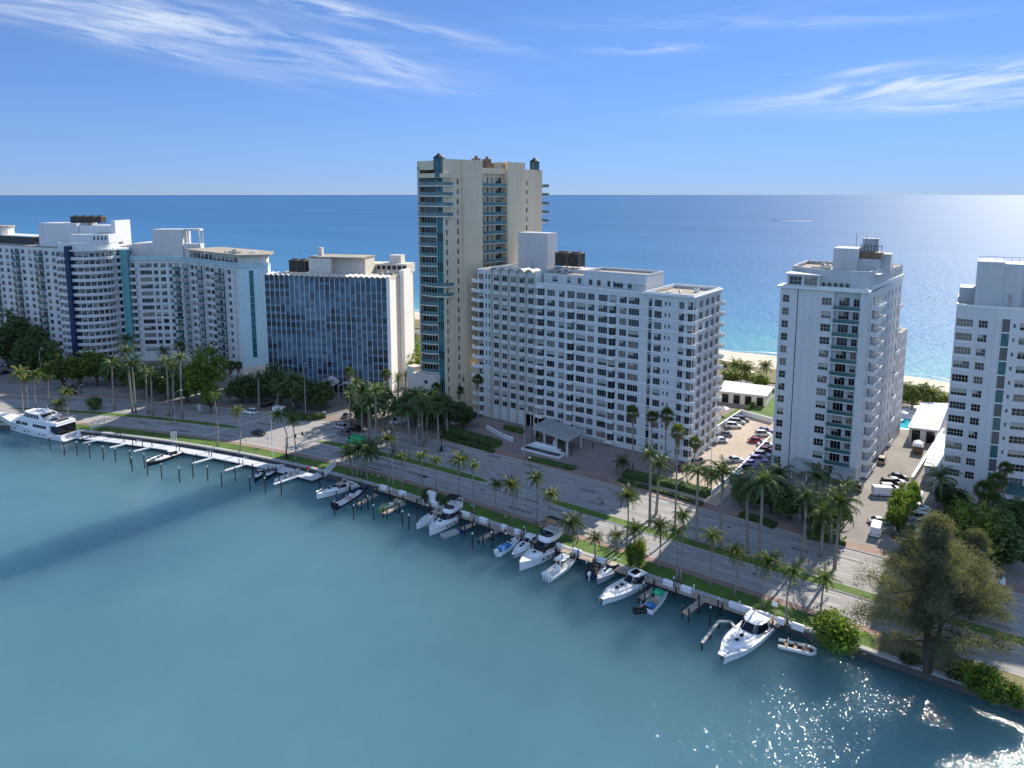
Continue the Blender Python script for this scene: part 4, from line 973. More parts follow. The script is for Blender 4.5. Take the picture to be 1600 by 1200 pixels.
    for (x, y, z0, z1) in ((0.1, 1.9, 73.5, 79.0), (45.2, 1.6, 75.5, 79.4)):
        t = MB(); n = 8; P = lambda r_, z: [(x + r_ * math.cos(i * 2 * math.pi / n), y + r_ * math.sin(i * 2 * math.pi / n), z) for i in range(n)]
        t.rings([P(1.5, z0), P(1.5, z1)], 0); t.rings([P(1.75, z1), P(1.75, z1 + .3), P(.1, z1 + 1.6)], 1)
        for i in range(n): a = i * 2 * math.pi / n; t.box(x + 1.52 * math.cos(a) - .08, x + 1.52 * math.cos(a) + .08, y + 1.52 * math.sin(a) - .08, y + 1.52 * math.sin(a) + .08, z0, z1, 1)
        b.part('glass_turret', t, [M['tealglass'], M['darkmetal']])
    for x in (17.5, 22.5):
        mt = MB(); mt.box(x, x + 3.2, 3, 6, H - .2, H + 1.6); mt.box(x + .4, x + 2.4, 3.4, 5.5, H + 1.6, H + 3.0); mt.cyl(x + 1.2, 4.2, H + 3, H + 3.8, .5, 8); b.part('roof_machinery', mt, M['rust'])
    # entrance block with arched window, side terrace
    e = MB(); e.box(-2.2, .0, 2.6, 13, 0, 13.0); e.box(-2.4, .0, 2.5, 11.0, 13.0, 13.5); e.box(-1.2, 2, 13, 16.5, 0, 14.5); b.part('entrance_block', e, M['cream2'])
    a = MB(); n = 14; cy, r_, zb = 6.6, 2.6, 6.2
    poly = [(-2.24, cy + r_, 2.0), (-2.24, cy - r_, 2.0)] + [(-2.24, cy - r_ * math.cos(math.pi * i / n), zb + r_ * math.sin(math.pi * i / n)) for i in range(n + 1)]
    a.add(poly, [tuple(range(len(poly)))], 0)
    for i in range(n):
        t0, t1 = math.pi * i / n, math.pi * (i + 1) / n; a.path([(-2.3, cy - r_ * math.cos(t0), zb + r_ * math.sin(t0)), (-2.3, cy - r_ * math.cos(t1), zb + r_ * math.sin(t1))], .12, 4, 1)
    for y in (-1.3, 0, 1.3): a.box(-2.32, -2.24, cy + y - .06, cy + y + .06, 2.0, zb + 2.2, 1)
    for z in (3.6, 5.0, 6.2): a.box(-2.32, -2.24, cy - r_, cy + r_, z - .06, z + .06, 1)
    a.path([(-2.5, cy + .3, 1.6), (-2.5, cy - 2.9, 7.6)], .14, 5, 1); b.part('arched_window', a, [GL[0], M['trim']])
    s2 = MB(); s2.box(-2.3, -2.24, 5.9, 7.3, 10.6, 11.6); b.part('crest', s2, M['darkmetal'])
    tr = MB(); tr.box(10, 26, -9, -.72, 0, 14.0); parapet(tr, [(10, -9), (26, -9), (26, -.8), (10, -.8)], 14, 15, .3); b.part('terrace_block', tr, M['cream'])
    gd = MB(); gd.box(11, 25, -9.06, -8.98, .4, 3.6); b.part('garage_opening', gd, M['darkmetal'])
    b.finish(); return b
cream_b = cream_tower()

# ------------------------------------------------------------------ aqua Y-shaped block
def aqua_block():
    b = Bld('hotel_block', 'white hotel block with pale aqua end wall and a teal fin, concave street front', 'building', (-100.8, 259.3), 15, seed=31)
    A = R(125); F = (0.0, 0.0); I = (44 * math.cos(A), 44 * math.sin(A)); B2 = R(147); J = (I[0] + 7 * math.cos(B2), I[1] + 7 * math.sin(B2)); Cc = R(172); K = (J[0] + 14.5 * math.cos(Cc), J[1] + 14.5 * math.sin(Cc))
    H = 42.2; rows = [(38.9 - 2.9 * k, 40.65 - 2.9 * k) for k in range(13)]
    w = MB(); mats = [M['white'], M['balglass'], M['framew']]
    L = 44.0; u = lambda x: L - x
    cols = [(u(7.4), u(5.2), 2), (u(2.6), u(.8), 2), (u(11.2), u(8.8), 2, -.75, .2), (u(14.6), u(12), 2, -.75, .2), (u(20.6), u(16.0), 4), (u(24.3), u(21.2), 3), (u(28.2), u(25.2), 3, -.75, .2), (u(32.8), u(29.4), 3), (u(36.4), u(33.6), 2), (u(39.7), u(37.1), 2, -.75, .2), (u(43.6), u(40.6), 3)]
    dF = b.face(w, I, F, 0, H, cols, rows, .3)
    dJ = b.face(w, J, I, 0, H, [(.4, 2.2, 2), (3.4, 6, 2, -.75, .2)], rows, .3)
    dK = b.face(w, K, J, 0, H, [(.3, 1.6, 2, -.75, .2), (3.6, 8.2, 5), (9.0, 10.6, 2), (11.6, 13.6, 2)], rows, .25)
    w.box(0, .01, 0, .01, 0, .1)
    E_ = (10.6, 0); back = [(10.6, 14), (I[0] + 18, I[1] + 8), (K[0] + 2, K[1] + 22), (K[0] - .1, K[1] + .3)]
    chain = [E_] + back + [K]
    for i in range(1, len(chain) - 1): w.facade(chain[i], chain[i + 1], 0, H, [], 0)
    w.sheet([F, E_] + back + [K, J, I], H - .3, 1); b.part('wall', w, [M['white'], M['roof']])
    for k, (a, c) in enumerate(rows):
        z = a - .75
        for (x0, x1) in ((15.2, 8.4), (28.6, 24.9), (39.9, 36.9)): b.balcony(I, dF, u(x0), u(x1), z, 1.3, 'glass', mats)
        b.balcony(J, dJ, 3.1, 6.4, z, 1.2, 'glass', mats); b.balcony(K, dK, -1.8, 2.2, z, 1.3, 'solid', mats, .9)
    for x in (0.2, 8.0, 15.6, 24.6, 29.0, 36.6, 40.3):
        p = MB(); q = (I[0] + dF[0] * u(x), I[1] + dF[1] * u(x)); p.obox(q, math.atan2(dF[1], dF[0]), .12, .9, 0, H - .3); b.part('party_wall', p, M['white'])
    s_ = MB(); s_.facade(F, E_, 5.0, H, [], 0); s_.facade(E_, back[0], 0, H, [], 0); s_.box(0, 10.6, -.6, .0, 0, 5.0, 1); b.part('end_wall', s_, [M['aqua'], M['cream2']])
    g = MB(); g.box(3.9, 5.4, -.06, .04, 8, H - 1.5, 0)
    for k in range(13): z = 8 + k * 2.55; g.box(3.85, 5.45, -.09, -.03, z, z + .18, 1)
    b.part('stair_glazing', g, [M['tealglass'], M['teal']])
    bl = MB()
    for (p0, p1) in ((K, J), (J, I), (I, F), (F, E_)):
        Ln = math.hypot(p1[0] - p0[0], p1[1] - p0[1]); d = ((p1[0] - p0[0]) / Ln, (p1[1] - p0[1]) / Ln); N = (d[1], -d[0]); an = math.atan2(d[1], d[0])
        q = lambda t, o: (p0[0] + d[0] * t + N[0] * o, p0[1] + d[1] * t + N[1] * o)
        bl.obox(q(Ln / 2, .25), an, Ln / 2 + .3, .35, H, H + .3, 0); bl.obox(q(Ln / 2, .35), an, Ln / 2 + .3, .12, H + 1.25, H + 1.5, 0)
        for i in range(int(Ln / .9)): bl.obox(q((i + .5) * Ln / int(Ln / .9), .35), an, .16, .08, H + .3, H + 1.25, 0)
        bl.obox(q(Ln / 2, .1), an, Ln / 2 + .1, .04, H + .3, H + 1.25, 1)
    b.part('balustrade', bl, [M['aqua'], M['aqua']])
    p = MB(); d = dF; N = (d[1], -d[0]); q = lambda t, o: (I[0] + d[0] * t + N[0] * o, I[1] + d[1] * t + N[1] * o)
    pts = [q(2, -2.2), q(L - .5, -1.2)]
    b.face(p, pts[0], pts[1], H, H + 3.9, [(1 + 3.3 * i, 3.8 + 3.3 * i, 3) for i in range(12)], [(H + .9, H + 3.2)], .2)
    p.facade(pts[1], (10.2, .5), H, H + 3.9, [], 0); p.facade((10.2, .5), (10.2, 13), H, H + 3.9, [], 0); p.facade((10.2, 13), q(2, -16), H, H + 3.9, [], 0); p.facade(q(2, -16), pts[0], H, H + 3.9, [], 0)
    p.prism([q(1, -1.0), q(L + 1, -.2), (12, -.3), (12, 13.5), q(1, -17)], H + 3.9, H + 4.4, 1); b.part('penthouse', p, [M['cream2'], M['roof']])
    e = MB(); e0 = b.local(gp(244, 418, H + GZ)); an = 0
    e.prism([(K[0] + 8, K[1] + 4), (K[0] + 20, K[1] + 1.6), (K[0] + 22, K[1] + 9), (K[0] + 10, K[1] + 12)], H - .3, H + 12.0); b.part('lift_tower', e, M['white2'])
    e = MB(); cx, cy = K[0] + 21.0, K[1] + 1.2
    for (x, y) in ((0, 0), (5.6, -1), (0.6, 4), (6.2, 3)): e.obox((cx + x, cy + y), 0, .3, .3, H, H + 12)
    e.prism([(cx - .5, cy - .4), (cx + 6, cy - 1.4), (cx + 6.7, cy + 3.4), (cx + .2, cy + 4.4)], H + 11.4, H + 12.2); e.prism([(cx - .5, cy - .4), (cx + 6, cy - 1.4), (cx + 6.7, cy + 3.4), (cx + .2, cy + 4.4)], H, H + 6); b.part('roof_frame', e, M['white2'])
    f = MB(); f.obox((K[0] - 1.6, K[1] - .4), R(172), 1.5, 1.7, 0, H + 4.2); f.obox((K[0] - 4.1, K[1] + .6), R(172), 1.0, 1.4, 0, H + 4.0, 1); b.part('teal_fin', f, [M['teal'], pmat('dark_teal_paint', (.04, .17, .19), .6, .08, .3)])
    clutter(b, -12, 6, 4, 12, H + 4.4, 8, 12); b.finish(); return b
aqua_b = aqua_block()

# ------------------------------------------------------------------ far left block with rounded balconies and a blue stripe
def round_block():
    b = Bld('apartment_block', 'white apartment block with rounded stacked balconies and a navy blue stripe at far left', 'building', (-170.6, 284.0), 0, seed=41)
    H = 47.4; n = 15; pitch = 2.85; rows = [(1.2 + pitch * (k + 1), 2.95 + pitch * (k + 1)) for k in range(15)]; bx, by = 11.6, 8.0
    def arc(r1, r2, t0=math.pi, t1=2 * math.pi, m=20): return [(r1 * math.cos(t0 + (t1 - t0) * i / m), r2 * math.sin(t0 + (t1 - t0) * i / m)) for i in range(m + 1)]
    w = MB(); pts = arc(bx - 1.5, by - 1.5, m=14)
    for i in range(14):
        a, c = pts[i], pts[i + 1]; Ln = math.hypot(c[0] - a[0], c[1] - a[1])
        b.face(w, a, c, 0, H, [(.2, Ln - .25, 2)] if Ln > 1.2 else [], rows, .15)
    w.prism(arc(bx - 1.5, by - 1.5, m=14) + [(bx - 1.5, 6), (-bx + 1.5, 6)], H - .3, H, 0)
    # right flank running back, left wing
    q = (11.4, -.2); ang = R(80); e = (q[0] + 13 * math.cos(ang), q[1] + 13 * math.sin(ang))
    b.face(w, q, e, 0, H - .6, [(1, 2.6, 1, -.5, .2), (5, 5.9, 1), (9, 9.9, 1)], rows, .15); w.facade((bx - 1.5, 0), q, 0, H, [], 0); w.facade(e, (-10, 14), 0, H - .6, [], 0)
    an = R(152); s0 = (-bx + 1.0, .5); LW = 62; s1 = (s0[0] + LW * math.cos(an), s0[1] + LW * math.sin(an))
    cols = []; x = LW
    for (g, wd, nn) in [(.8, 2.5, 2), (.8, 2.4, 3), (2.6, 2.5, 2), (1.3, 3.4, 3), (1.0, 2.4, 2), (1.4, 2.5, 2), (2.6, 2.5, 2), (1.3, 3.4, 3), (1.0, 2.4, 2), (1.4, 2.5, 2), (2.6, 2.5, 2), (1.3, 3.4, 3), (1.0, 2.4, 2)]:
        x -= g; cols.append((x - wd, x, nn) if wd < 3 else (x - wd, x, nn, -.7, .2)); x -= wd
    dl = b.face(w, s1, s0, 0, H, cols, rows, .2)
    mats = [M['white'], M['balglass'], M['framew']]
    for k in range(15):
        z = .6 + pitch * (k + 1)
        for c in cols:
            if len(c) > 3: b.balcony(s1, dl, c[0] - .3, c[1] + .3, z, 1.2, 'glass', mats)
        b.balcony(q, (math.cos(ang), math.sin(ang)), .4, 3.4, z, 1.3, 'solid', mats, .9)
    w.facade((s1[0], s1[1] + 18), s1, 0, H, [], 0); w.facade((-8, 18), (s1[0], s1[1] + 18), 0, H, [], 0); w.prism([s1, s0, (-8, 18), (s1[0], s1[1] + 18)], H - .4, H - .02, 1); w.prism([(-10, 2), (11, 1), e, (-10, 14)], H - .7, H - .5, 1)
    b.part('wall', w, [M['white'], M['roof']])
    for k in range(15):
        z = .6 + pitch * (k + 1); s_ = MB(); o_ = arc(bx, by); i_ = arc(bx - .18, by - .18); m = len(o_)
        s_.prism(o_, z - .25, z)
        for i in range(m - 1):
            s_.quad((*o_[i], z - .02), (*o_[i + 1], z - .02), (*o_[i + 1], z + .95), (*o_[i], z + .95)); s_.quad((*i_[i + 1], z), (*i_[i], z), (*i_[i], z + .95), (*i_[i + 1], z + .95)); s_.quad((*o_[i], z + .95), (*o_[i + 1], z + .95), (*i_[i + 1], z + .95), (*i_[i], z + .95))
        b.part('rounded_balcony', s_, M['white'])
    st = MB(); ta = R(258); c0 = (bx * math.cos(ta), by * math.sin(ta)); st.obox((c0[0], c0[1] + .6), R(-10), .9, 1.5, 0, H + 1.2); b.part('stripe_wall', st, M['navy'])
    cr = MB(); cr.prism(arc(bx + .3, by + .3) + [(bx + 1.8, 5), (bx + .3, 8), (-bx, 3)], H - .9, H - .3); cr.prism(arc(bx - 1.2, by - 1.2) + [(bx - 1.2, 5), (-bx + 1.2, 5)], H - .3, H + 2.2); b.part('crown_band', cr, M['white'])
    tp = MB(); tp.box(-5, 10.5, -2, 11, H + 2.0, H + 5.4, 0)
    for i in range(4): tp.box(4.5 + i * 1.5, 5.1 + i * 1.5, -2.06, -1.98, H + 3.2, H + 4.6, 1)
    b.part('top_storey', tp, [M['white'], M['darkmetal']])
    p = MB()
    an2 = R(165); p.obox((-14, 12), an2, 10, 5, H - .4, H + 9.5, 0); p.obox((0, 11), R(0), 9, 5.5, H - .4, H + 8.6, 0); p.obox((8.6, 11), 0, .8, 5.8, H, H + 10.6, 0)
    p.box(2, 8, 5.3, 5.52, H + 3, H + 5.6, 1); b.part('penthouse', p, [M['white'], M['darkmetal']])
    cooling(b, -9.6, 11, H + 9.0, 4, 3.0, 3.4, 3.2)
    p = MB(); o_ = b.local(gp(20, 372, H + GZ)); p.obox((-44, 28), R(152), 16, 4, H, H + 3.2, 0); p.obox((-44, 28), R(152), 16.6, 4.6, H + 3.2, H + 3.6, 1); b.part('roof_lounge', p, [M['darkmetal'], M['white']])
    p = MB(); p.cyl(-57, 32, H + 3.5, H + 6.8, 5.5, 16, 0); p.cyl(-57, 32, H + 6.8, H + 7.4, 6.0, 16, 1); b.part('rotunda', p, [M['cream2'], M['roof']])
    rb = MB(); rb.box(13, 22, 10, 24, 0, H + 1.0); b.part('rear_wing', rb, M['white2'])
    en = MB(); en.prism([(-24, -10), (-6, -16), (-4, -11), (-22, -4)], 5.2, 5.7); en.prism([(-22, -8), (-7, -13), (-6, -11), (-21, -5)], 0, 5.2, 1); b.part('entrance_pavilion', en, [M['white'], M['darkmetal']])
    clutter(b, -30, -8, 8, 14, H, 6, 17); b.finish(); return b
round_b = round_block()

# ------------------------------------------------------------------ low buildings by the beach
def low_building(name, label, pxs, h, roofmat, wallmat, doors=True):
    pts = [gp(x, y) for x, y in pxs]; c = sum(pts, Vector()) / len(pts); t = thing(name, label, 'building', (c.x, c.y, GZ))
    p = [((q - c).x, (q - c).y) for q in pts]; mb = MB(); mb.prism(p, 0, h); mb.build('wall', wallmat, t)
    mb = MB(); s_ = [(x * 1.06, y * 1.06) for x, y in p]; mb.prism(s_, h, h + .3); mb.build('roof', roofmat, t)
    if doors:
        d = Vector((p[1][0] - p[0][0], p[1][1] - p[0][1])); n = max(2, int(d.length / 3.2)); u = d.normalized(); a = math.atan2(u.y, u.x)
        for i in range(n):
            q = Vector(p[0]) + d * ((i + .5) / n); mb = MB(); mb.obox((q.x + u.y * .05, q.y - u.x * .05), a, 1.0, .08, .1, h - .6); mb.build('door', GL[0], t)
    return t
low_building('pool_cabana', 'low white cabana building behind the parking lot, by the beach palms', [(1124, 628), (1196, 636), (1206, 622), (1134, 612)], 3.6, M['trim'], M['cream2'])
low_building('beach_pavilion', 'low white ribbed roof pavilion beside the swimming pool, between the two right hand towers', [(1419, 689), (1464, 694), (1480, 652), (1438, 650)], 4.0, M['trim'], M['white2'])
low_building('garage', 'low flat roofed garage wing beside the right hand tower', [(1443, 752), (1476, 757), (1492, 706), (1464, 702)], 4.0, M['trim'], M['white2'], False)
t = thing('swimming_pool', 'small turquoise swimming pool on the white deck by the beach', 'pool', gp(1414, 664)); 
mb = MB(); mb.sheet([tuple((gp(x, y) - gp(1414, 664))[:2]) for x, y in ((1402, 668), (1420, 670), (1428, 656), (1412, 654))], .06); mb.build('pool_water', pmat('pool_water', (.05, .45, .55), .1, .05, 1), t)
mb = MB(); mb.sheet([tuple((gp(x, y) - gp(1414, 664))[:2]) for x, y in ((1399, 670), (1422, 672), (1431, 654), (1410, 652))], .045); mb.build('pool_coping', M['trim'], t)
def wall_run(name, label, pxs, h, th, mat, cat='wall', z=GZ):
    pts = [gp(x, y) for x, y in pxs]; mb = MB(); o = pts[0]
    for a, b in zip(pts, pts[1:]):
        d = (b - a); c = (a + b) / 2 - o; mb.obox((c.x, c.y), math.atan2(d.y, d.x), d.length / 2 + th / 2, th / 2, 0, h); mb.obox((c.x, c.y), math.atan2(d.y, d.x), d.length / 2 + th / 2 + .04, th / 2 + .05, h, h + .1)
    q = mb.build(name, mat); q.location = (o.x, o.y, z); return tag(q, label, cat)
wall_run('garden_wall', 'white wall between the tan parking lot and the row of parked cars', [(1112, 776), (1160, 733), (1204, 688)], 1.4, .3, M['trim'])
wall_run('garden_wall', 'white wall closing the far end of the tan parking lot', [(1121, 673), (1158, 648), (1206, 661)], 1.5, .3, M['trim'])
wall_run('garden_wall', 'white wall along the right edge of the grey parking lot', [(1425, 756), (1473, 680)], 1.8, .5, M['trim'])
wall_run('ramp_wall', 'white ramp wall curving beside the driveway of the white slab building', [(761, 671), (785, 684), (800, 690)], 1.1, .5, M['trim'])
# ------------------------------------------------------------------ palms
def frond(mb, base, az, e0, length, droop, nl, ll, mi, r, hang=.9, width=.10):
    """one arching frond with two ranks of hanging leaflets"""
    pts = []; p = Vector(base); e = e0; n = nl
    for i in range(n + 1):
        pts.append(p.copy()); d = Vector((math.cos(az) * math.cos(e), math.sin(az) * math.cos(e), math.sin(e))); p += d * (length / n); e -= droop / n * (.5 + i / n)
    side = Vector((-math.sin(az), math.cos(az), 0))
    for i in range(n):
        a, c = pts[i], pts[i + 1]; w = .05 * (1 - i / n) + .015
        mb.add([tuple(a - side * w), tuple(a + side * w), tuple(c + side * w * .8), tuple(c - side * w * .8)], [(0, 1, 2, 3)], mi)
        if i < 1: continue
        t = i / n; l = ll * (math.sin(math.pi * min(1, .18 + .80 * t)) ** .7)
        fw = (c - a).normalized()
        for s in (-1, 1):
            h = hang * r.uniform(.6, 1.25)
            out = (side * s * math.cos(h) + Vector((0, 0, -1)) * math.sin(h) + fw * .45).normalized() * l * r.uniform(.8, 1.15)
            wv = fw * (length / n * .5 * 1.45)
            b0 = a + fw * r.uniform(-.05, .05)
            mb.add([tuple(b0 - wv * .5), tuple(b0 + wv * .7), tuple(b0 + out * .62 + wv * .5), tuple(b0 + out + fw * .1)], [(0, 1, 2, 3)], mi)
def coconut_crown(seed, n=20, L=2.9, yel=.3):
    r = random.Random(seed); mb = MB()
    for i in range(n):
        t = i / n; e0 = R(78 - 105 * t + r.uniform(-9, 9)); az = i * 2.39996 + r.uniform(-.2, .2)
        frond(mb, (0, 0, .1), az, e0, L * r.uniform(.7, 1.12), R(85 + 35 * r.random()), 14, .85, 1 if r.random() < yel * (.4 + t) else 0, r, .7 + .3 * t)
    for i in range(seed % 4 + 1): frond(mb, (0, 0, -.1), r.uniform(0, 6.28), R(-35 - 20 * r.random()), L * .8, R(35), 9, .5, 2, r, 1.1)
    for i in range(7):
        a = r.uniform(0, 6.28); q = .22; mb.rings([[(q * math.cos(a) + .13 * rr * math.cos(k), q * math.sin(a) + .13 * rr * math.sin(k), -.15 + z) for k in (0, 1.57, 3.14, 4.71)] for rr, z in ((.2, -.15), (1, 0), (.2, .15))], 2)
    return mb.mesh('crown', [M['palm'], M['palmy'], M['thatch']])
def royal_crown(seed, n=17, L=3.9):
    r = random.Random(seed); mb = MB()
    for i in range(n):
        t = i / n; e0 = R(80 - 100 * t + r.uniform(-8, 8)); az = i * 2.39996 + r.uniform(-.25, .25)
        frond(mb, (0, 0, 0), az, e0, L * r.uniform(.85, 1.1), R(95 + 25 * r.random()), 15, .95, 0, r, .55 + .5 * t)
    mb.cyl(0, 0, -1.7, .1, .2, 8, 1, .11); return mb.mesh('crown', [M['palmdk'], M['shaft']])
def fan_crown(seed, n=46, L=1.7):
    r = random.Random(seed); mb = MB()
    for i in range(n):
        t = i / n; e = R(85 - 135 * t + r.uniform(-8, 8)); az = i * 2.39996 + r.uniform(-.2, .2)
        d = Vector((math.cos(az) * math.cos(e), math.sin(az) * math.cos(e), math.sin(e))); side = Vector((-math.sin(az), math.cos(az), 0)); up = d.cross(side)
        l = L * r.uniform(.8, 1.1); b = d * .15; hub = d * l * .45; mi = 0 if t < .8 else 1
        mb.add([tuple(b - side * .03), tuple(b + side * .03), tuple(hub + side * .03), tuple(hub - side * .03)], [(0, 1, 2, 3)], mi)
        for k in range(7):
            a = (k - 3) / 3 * 1.25; v = (d * math.cos(a) + side * math.sin(a)).normalized() * l * .6 + Vector((0, 0, -.12 * abs(a))); wv = (side * math.cos(a) - d * math.sin(a)) * .10
            mb.add([tuple(hub), tuple(hub + v * .6 - wv), tuple(hub + v - Vector((0, 0, .1))), tuple(hub + v * .6 + wv)], [(0, 1, 2, 3)], mi)
    for i in range(26):
        az = r.uniform(0, 6.28); z = r.uniform(-1.7, -.2); d = Vector((math.cos(az), math.sin(az), 0)); side = Vector((-math.sin(az), math.cos(az), 0))
        p = d * .2 + Vector((0, 0, z)); mb.add([tuple(p - side * .2), tuple(p + side * .2), tuple(p + d * .25 + side * .15 + Vector((0, 0, -.8))), tuple(p + d * .25 - side * .15 + Vector((0, 0, -.8)))], [(0, 1, 2, 3)], 1)
    return mb.mesh('crown', [M['palm'], M['thatch']])
def date_crown(seed):
    r = random.Random(seed); mb = MB(); n = 30
    for i in range(n):
        t = i / n; frond(mb, (0, 0, 0), i * 2.39996 + r.uniform(-.2, .2), R(82 - 110 * t + r.uniform(-6, 6)), 3.0 * r.uniform(.85, 1.1), R(50 + 20 * r.random()), 11, .5, 1 if r.random() < .15 else 0, r, .15)
    return mb.mesh('crown', [M['palm'], M['palmy']])
CROWNS = {'coconut': [coconut_crown(s, 25 + s % 5, 2.35 + .14 * s, .25 + .1 * (s % 3)) for s in range(5)], 'royal': [royal_crown(s + 20, 20 + s % 4) for s in range(4)],
          'fan': [fan_crown(s + 40) for s in range(3)], 'date': [date_crown(s + 60) for s in range(2)], 'green': [coconut_crown(s + 80, 28, 2.6, .05) for s in range(2)]}
PALM_COUNT = [0]
def palm(kind, bx, by, cx, cy, label, group, size=1.0, z=GZ, curve=0.0, base=None):
    g = gp(bx, by, z) if base is None else Vector(base); r = random.Random(PALM_COUNT[0] * 13 + 5); PALM_COUNT[0] += 1
    top_z = hz(g, cy); top = Vector((xat(cx, g.y, top_z), g.y + r.uniform(-.3, .3), top_z))
    t = thing({'coconut': 'coconut_palm', 'green': 'coconut_palm', 'royal': 'royal_palm', 'fan': 'fan_palm', 'date': 'date_palm'}[kind], label, 'palm tree', g, 0, group)
    d = top - g; n = 7; mb = MB(); pts = []
    cv = curve if curve else r.uniform(-.55, .55) * (1 if kind in ('coconut', 'green') else .15)
    for i in range(n + 1):
        k = i / n; pts.append(Vector((0, 0, 0)) + d * k + Vector((cv * math.sin(math.pi * k), cv * .4 * math.sin(math.pi * k), 0)))
    if kind == 'royal': rad = [.34, .30, .29, .29, .28, .26, .22, .17]
    elif kind == 'fan': rad = [.30, .21, .19, .18, .18, .17, .17, .16]
    elif kind == 'date': rad = [.36, .30, .28, .28, .27, .27, .28, .28]
    else: rad = [.27, .19, .165, .15, .14, .13, .12, .11]
    mb.path(pts, rad, 8, 0); mb.build('trunk', M['bark'], t, True)
    c = link('crown', r.choice(CROWNS[kind]), t); c.location = d; c.rotation_euler = (r.uniform(-.12, .12), r.uniform(-.12, .12), r.uniform(0, 6.28)); s = size * 1.12 * r.uniform(.76, 1.18); c.scale = (s, s, s * r.uniform(.85, 1.2))
    return t
GV = 'coconut palms on the bay verge'
verge = [
 (36, 648, 29, 584, 'leftmost coconut palm on the verge, above the bow of the big yacht'), (43, 643, 40, 592, 'slim coconut palm just right of the leftmost one above the yacht bow'),
 (58, 642, 56, 586, 'straight coconut palm rising behind the front of the big yacht'), (74, 643, 76, 590, 'coconut palm rising behind the flybridge of the big yacht'),
 (107, 659, 104, 612, 'coconut palm behind the stern of the big yacht'), (94, 652, 91, 632, 'short bushy coconut palm tucked behind the yacht radar arch'),
 (340, 698, 334, 618, 'coconut palm by the white dock with a broken yellowing side frond'), (375, 706, 370, 642, 'coconut palm beside the white dock, left of the sunlit lawn patch'),
 (444.5, 716, 434, 648, 'strongly curved thin coconut palm by the traffic signal'), (463, 721, 457, 657, 'coconut palm standing just right of the curved one, near the crossing'),
 (607, 759, 605, 686, 'tall coconut palm right of the dark palm clump, above the two lifted boats'), (628, 762, 628, 713, 'smaller coconut palm between two taller ones above the lime green boat'),
 (659, 768, 659, 713, 'full coconut palm left of the clipped round bush'), (682, 776, 680, 721, 'coconut palm right behind the white notice panel'),
 (716, 789, 718, 720, 'coconut palm above the flybridge boat with the black top'), (742, 803, 741, 727, 'wide drooping coconut palm right of the black topped flybridge boat'),
 (776.5, 805, 776, 757, 'green coconut palm above the empty wooden finger pier'), (800, 814, 799, 760, 'yellow lit coconut palm right of the empty finger pier'),
 (837, 822, 838, 747, 'tall coconut palm above the blue covered boat'), (861, 834, 861, 774, 'wide coconut palm with drooping fronds behind the large flybridge cruiser'),
 (930, 879, 930, 842, 'low sunlit coconut palm over the boardwalk by the covered boat'), (963, 866, 963, 839, 'short dark coconut palm between two taller ones in the sunlit gap'),
 (978, 862, 981, 776, 'tall slender coconut palm left of the sunlit strip of road'), (992, 875, 991, 826, 'bright sunlit coconut palm above the feathery bush'),
 (1029, 890, 1031, 823, 'coconut palm on the sunlit grass above the cabin cruiser'), (1063, 911, 1067, 808, 'tall twin looking coconut palm at the edge of the condominium shadow'),
 (1057, 909, 1056, 830, 'thin coconut palm leaning beside the tall one at the shadow edge'),
 (1109, 918, 1114, 840, 'coconut palm above the green canopy boat in shadow'), (1147, 931, 1150, 864, 'coconut palm above the bare dock frame'),
 (1194, 949, 1199, 877, 'coconut palm with brown skirt behind the white express cruiser'), (1230, 974, 1238, 893, 'coconut palm at the right end of the condominium shadow'),
 (1281, 968, 1289, 904, 'coconut palm at the right end of the verge row in full sun')]
for (a, b_, c, d, l) in verge: palm('coconut', a, b_, c, d, l, GV, 1.05, curve=1.4 if a == 444.5 else 0)
palm('green', 896, 862, 894, 818, 'dark bushy coconut palm in shadow above the large flybridge cruiser', GV, 1.25)
palm('green', 552, 744, 545, 708, 'left stem of the dark palm clump by the dock gate', 'dark palm clump by the dock gate', 1.25)
palm('green', 557, 746, 561, 702, 'middle stem of the dark palm clump by the dock gate', 'dark palm clump by the dock gate', 1.25)
palm('green', 563, 744, 577, 700, 'leaning right stem of the dark palm clump by the dock gate', 'dark palm clump by the dock gate', 1.25)
palm('green', 575, 751, 577, 708, 'separate thin palm right of the dark clump by the dock gate', 'dark palm clump by the dock gate', 1.1)
GM = 'tall royal palms along the road median'
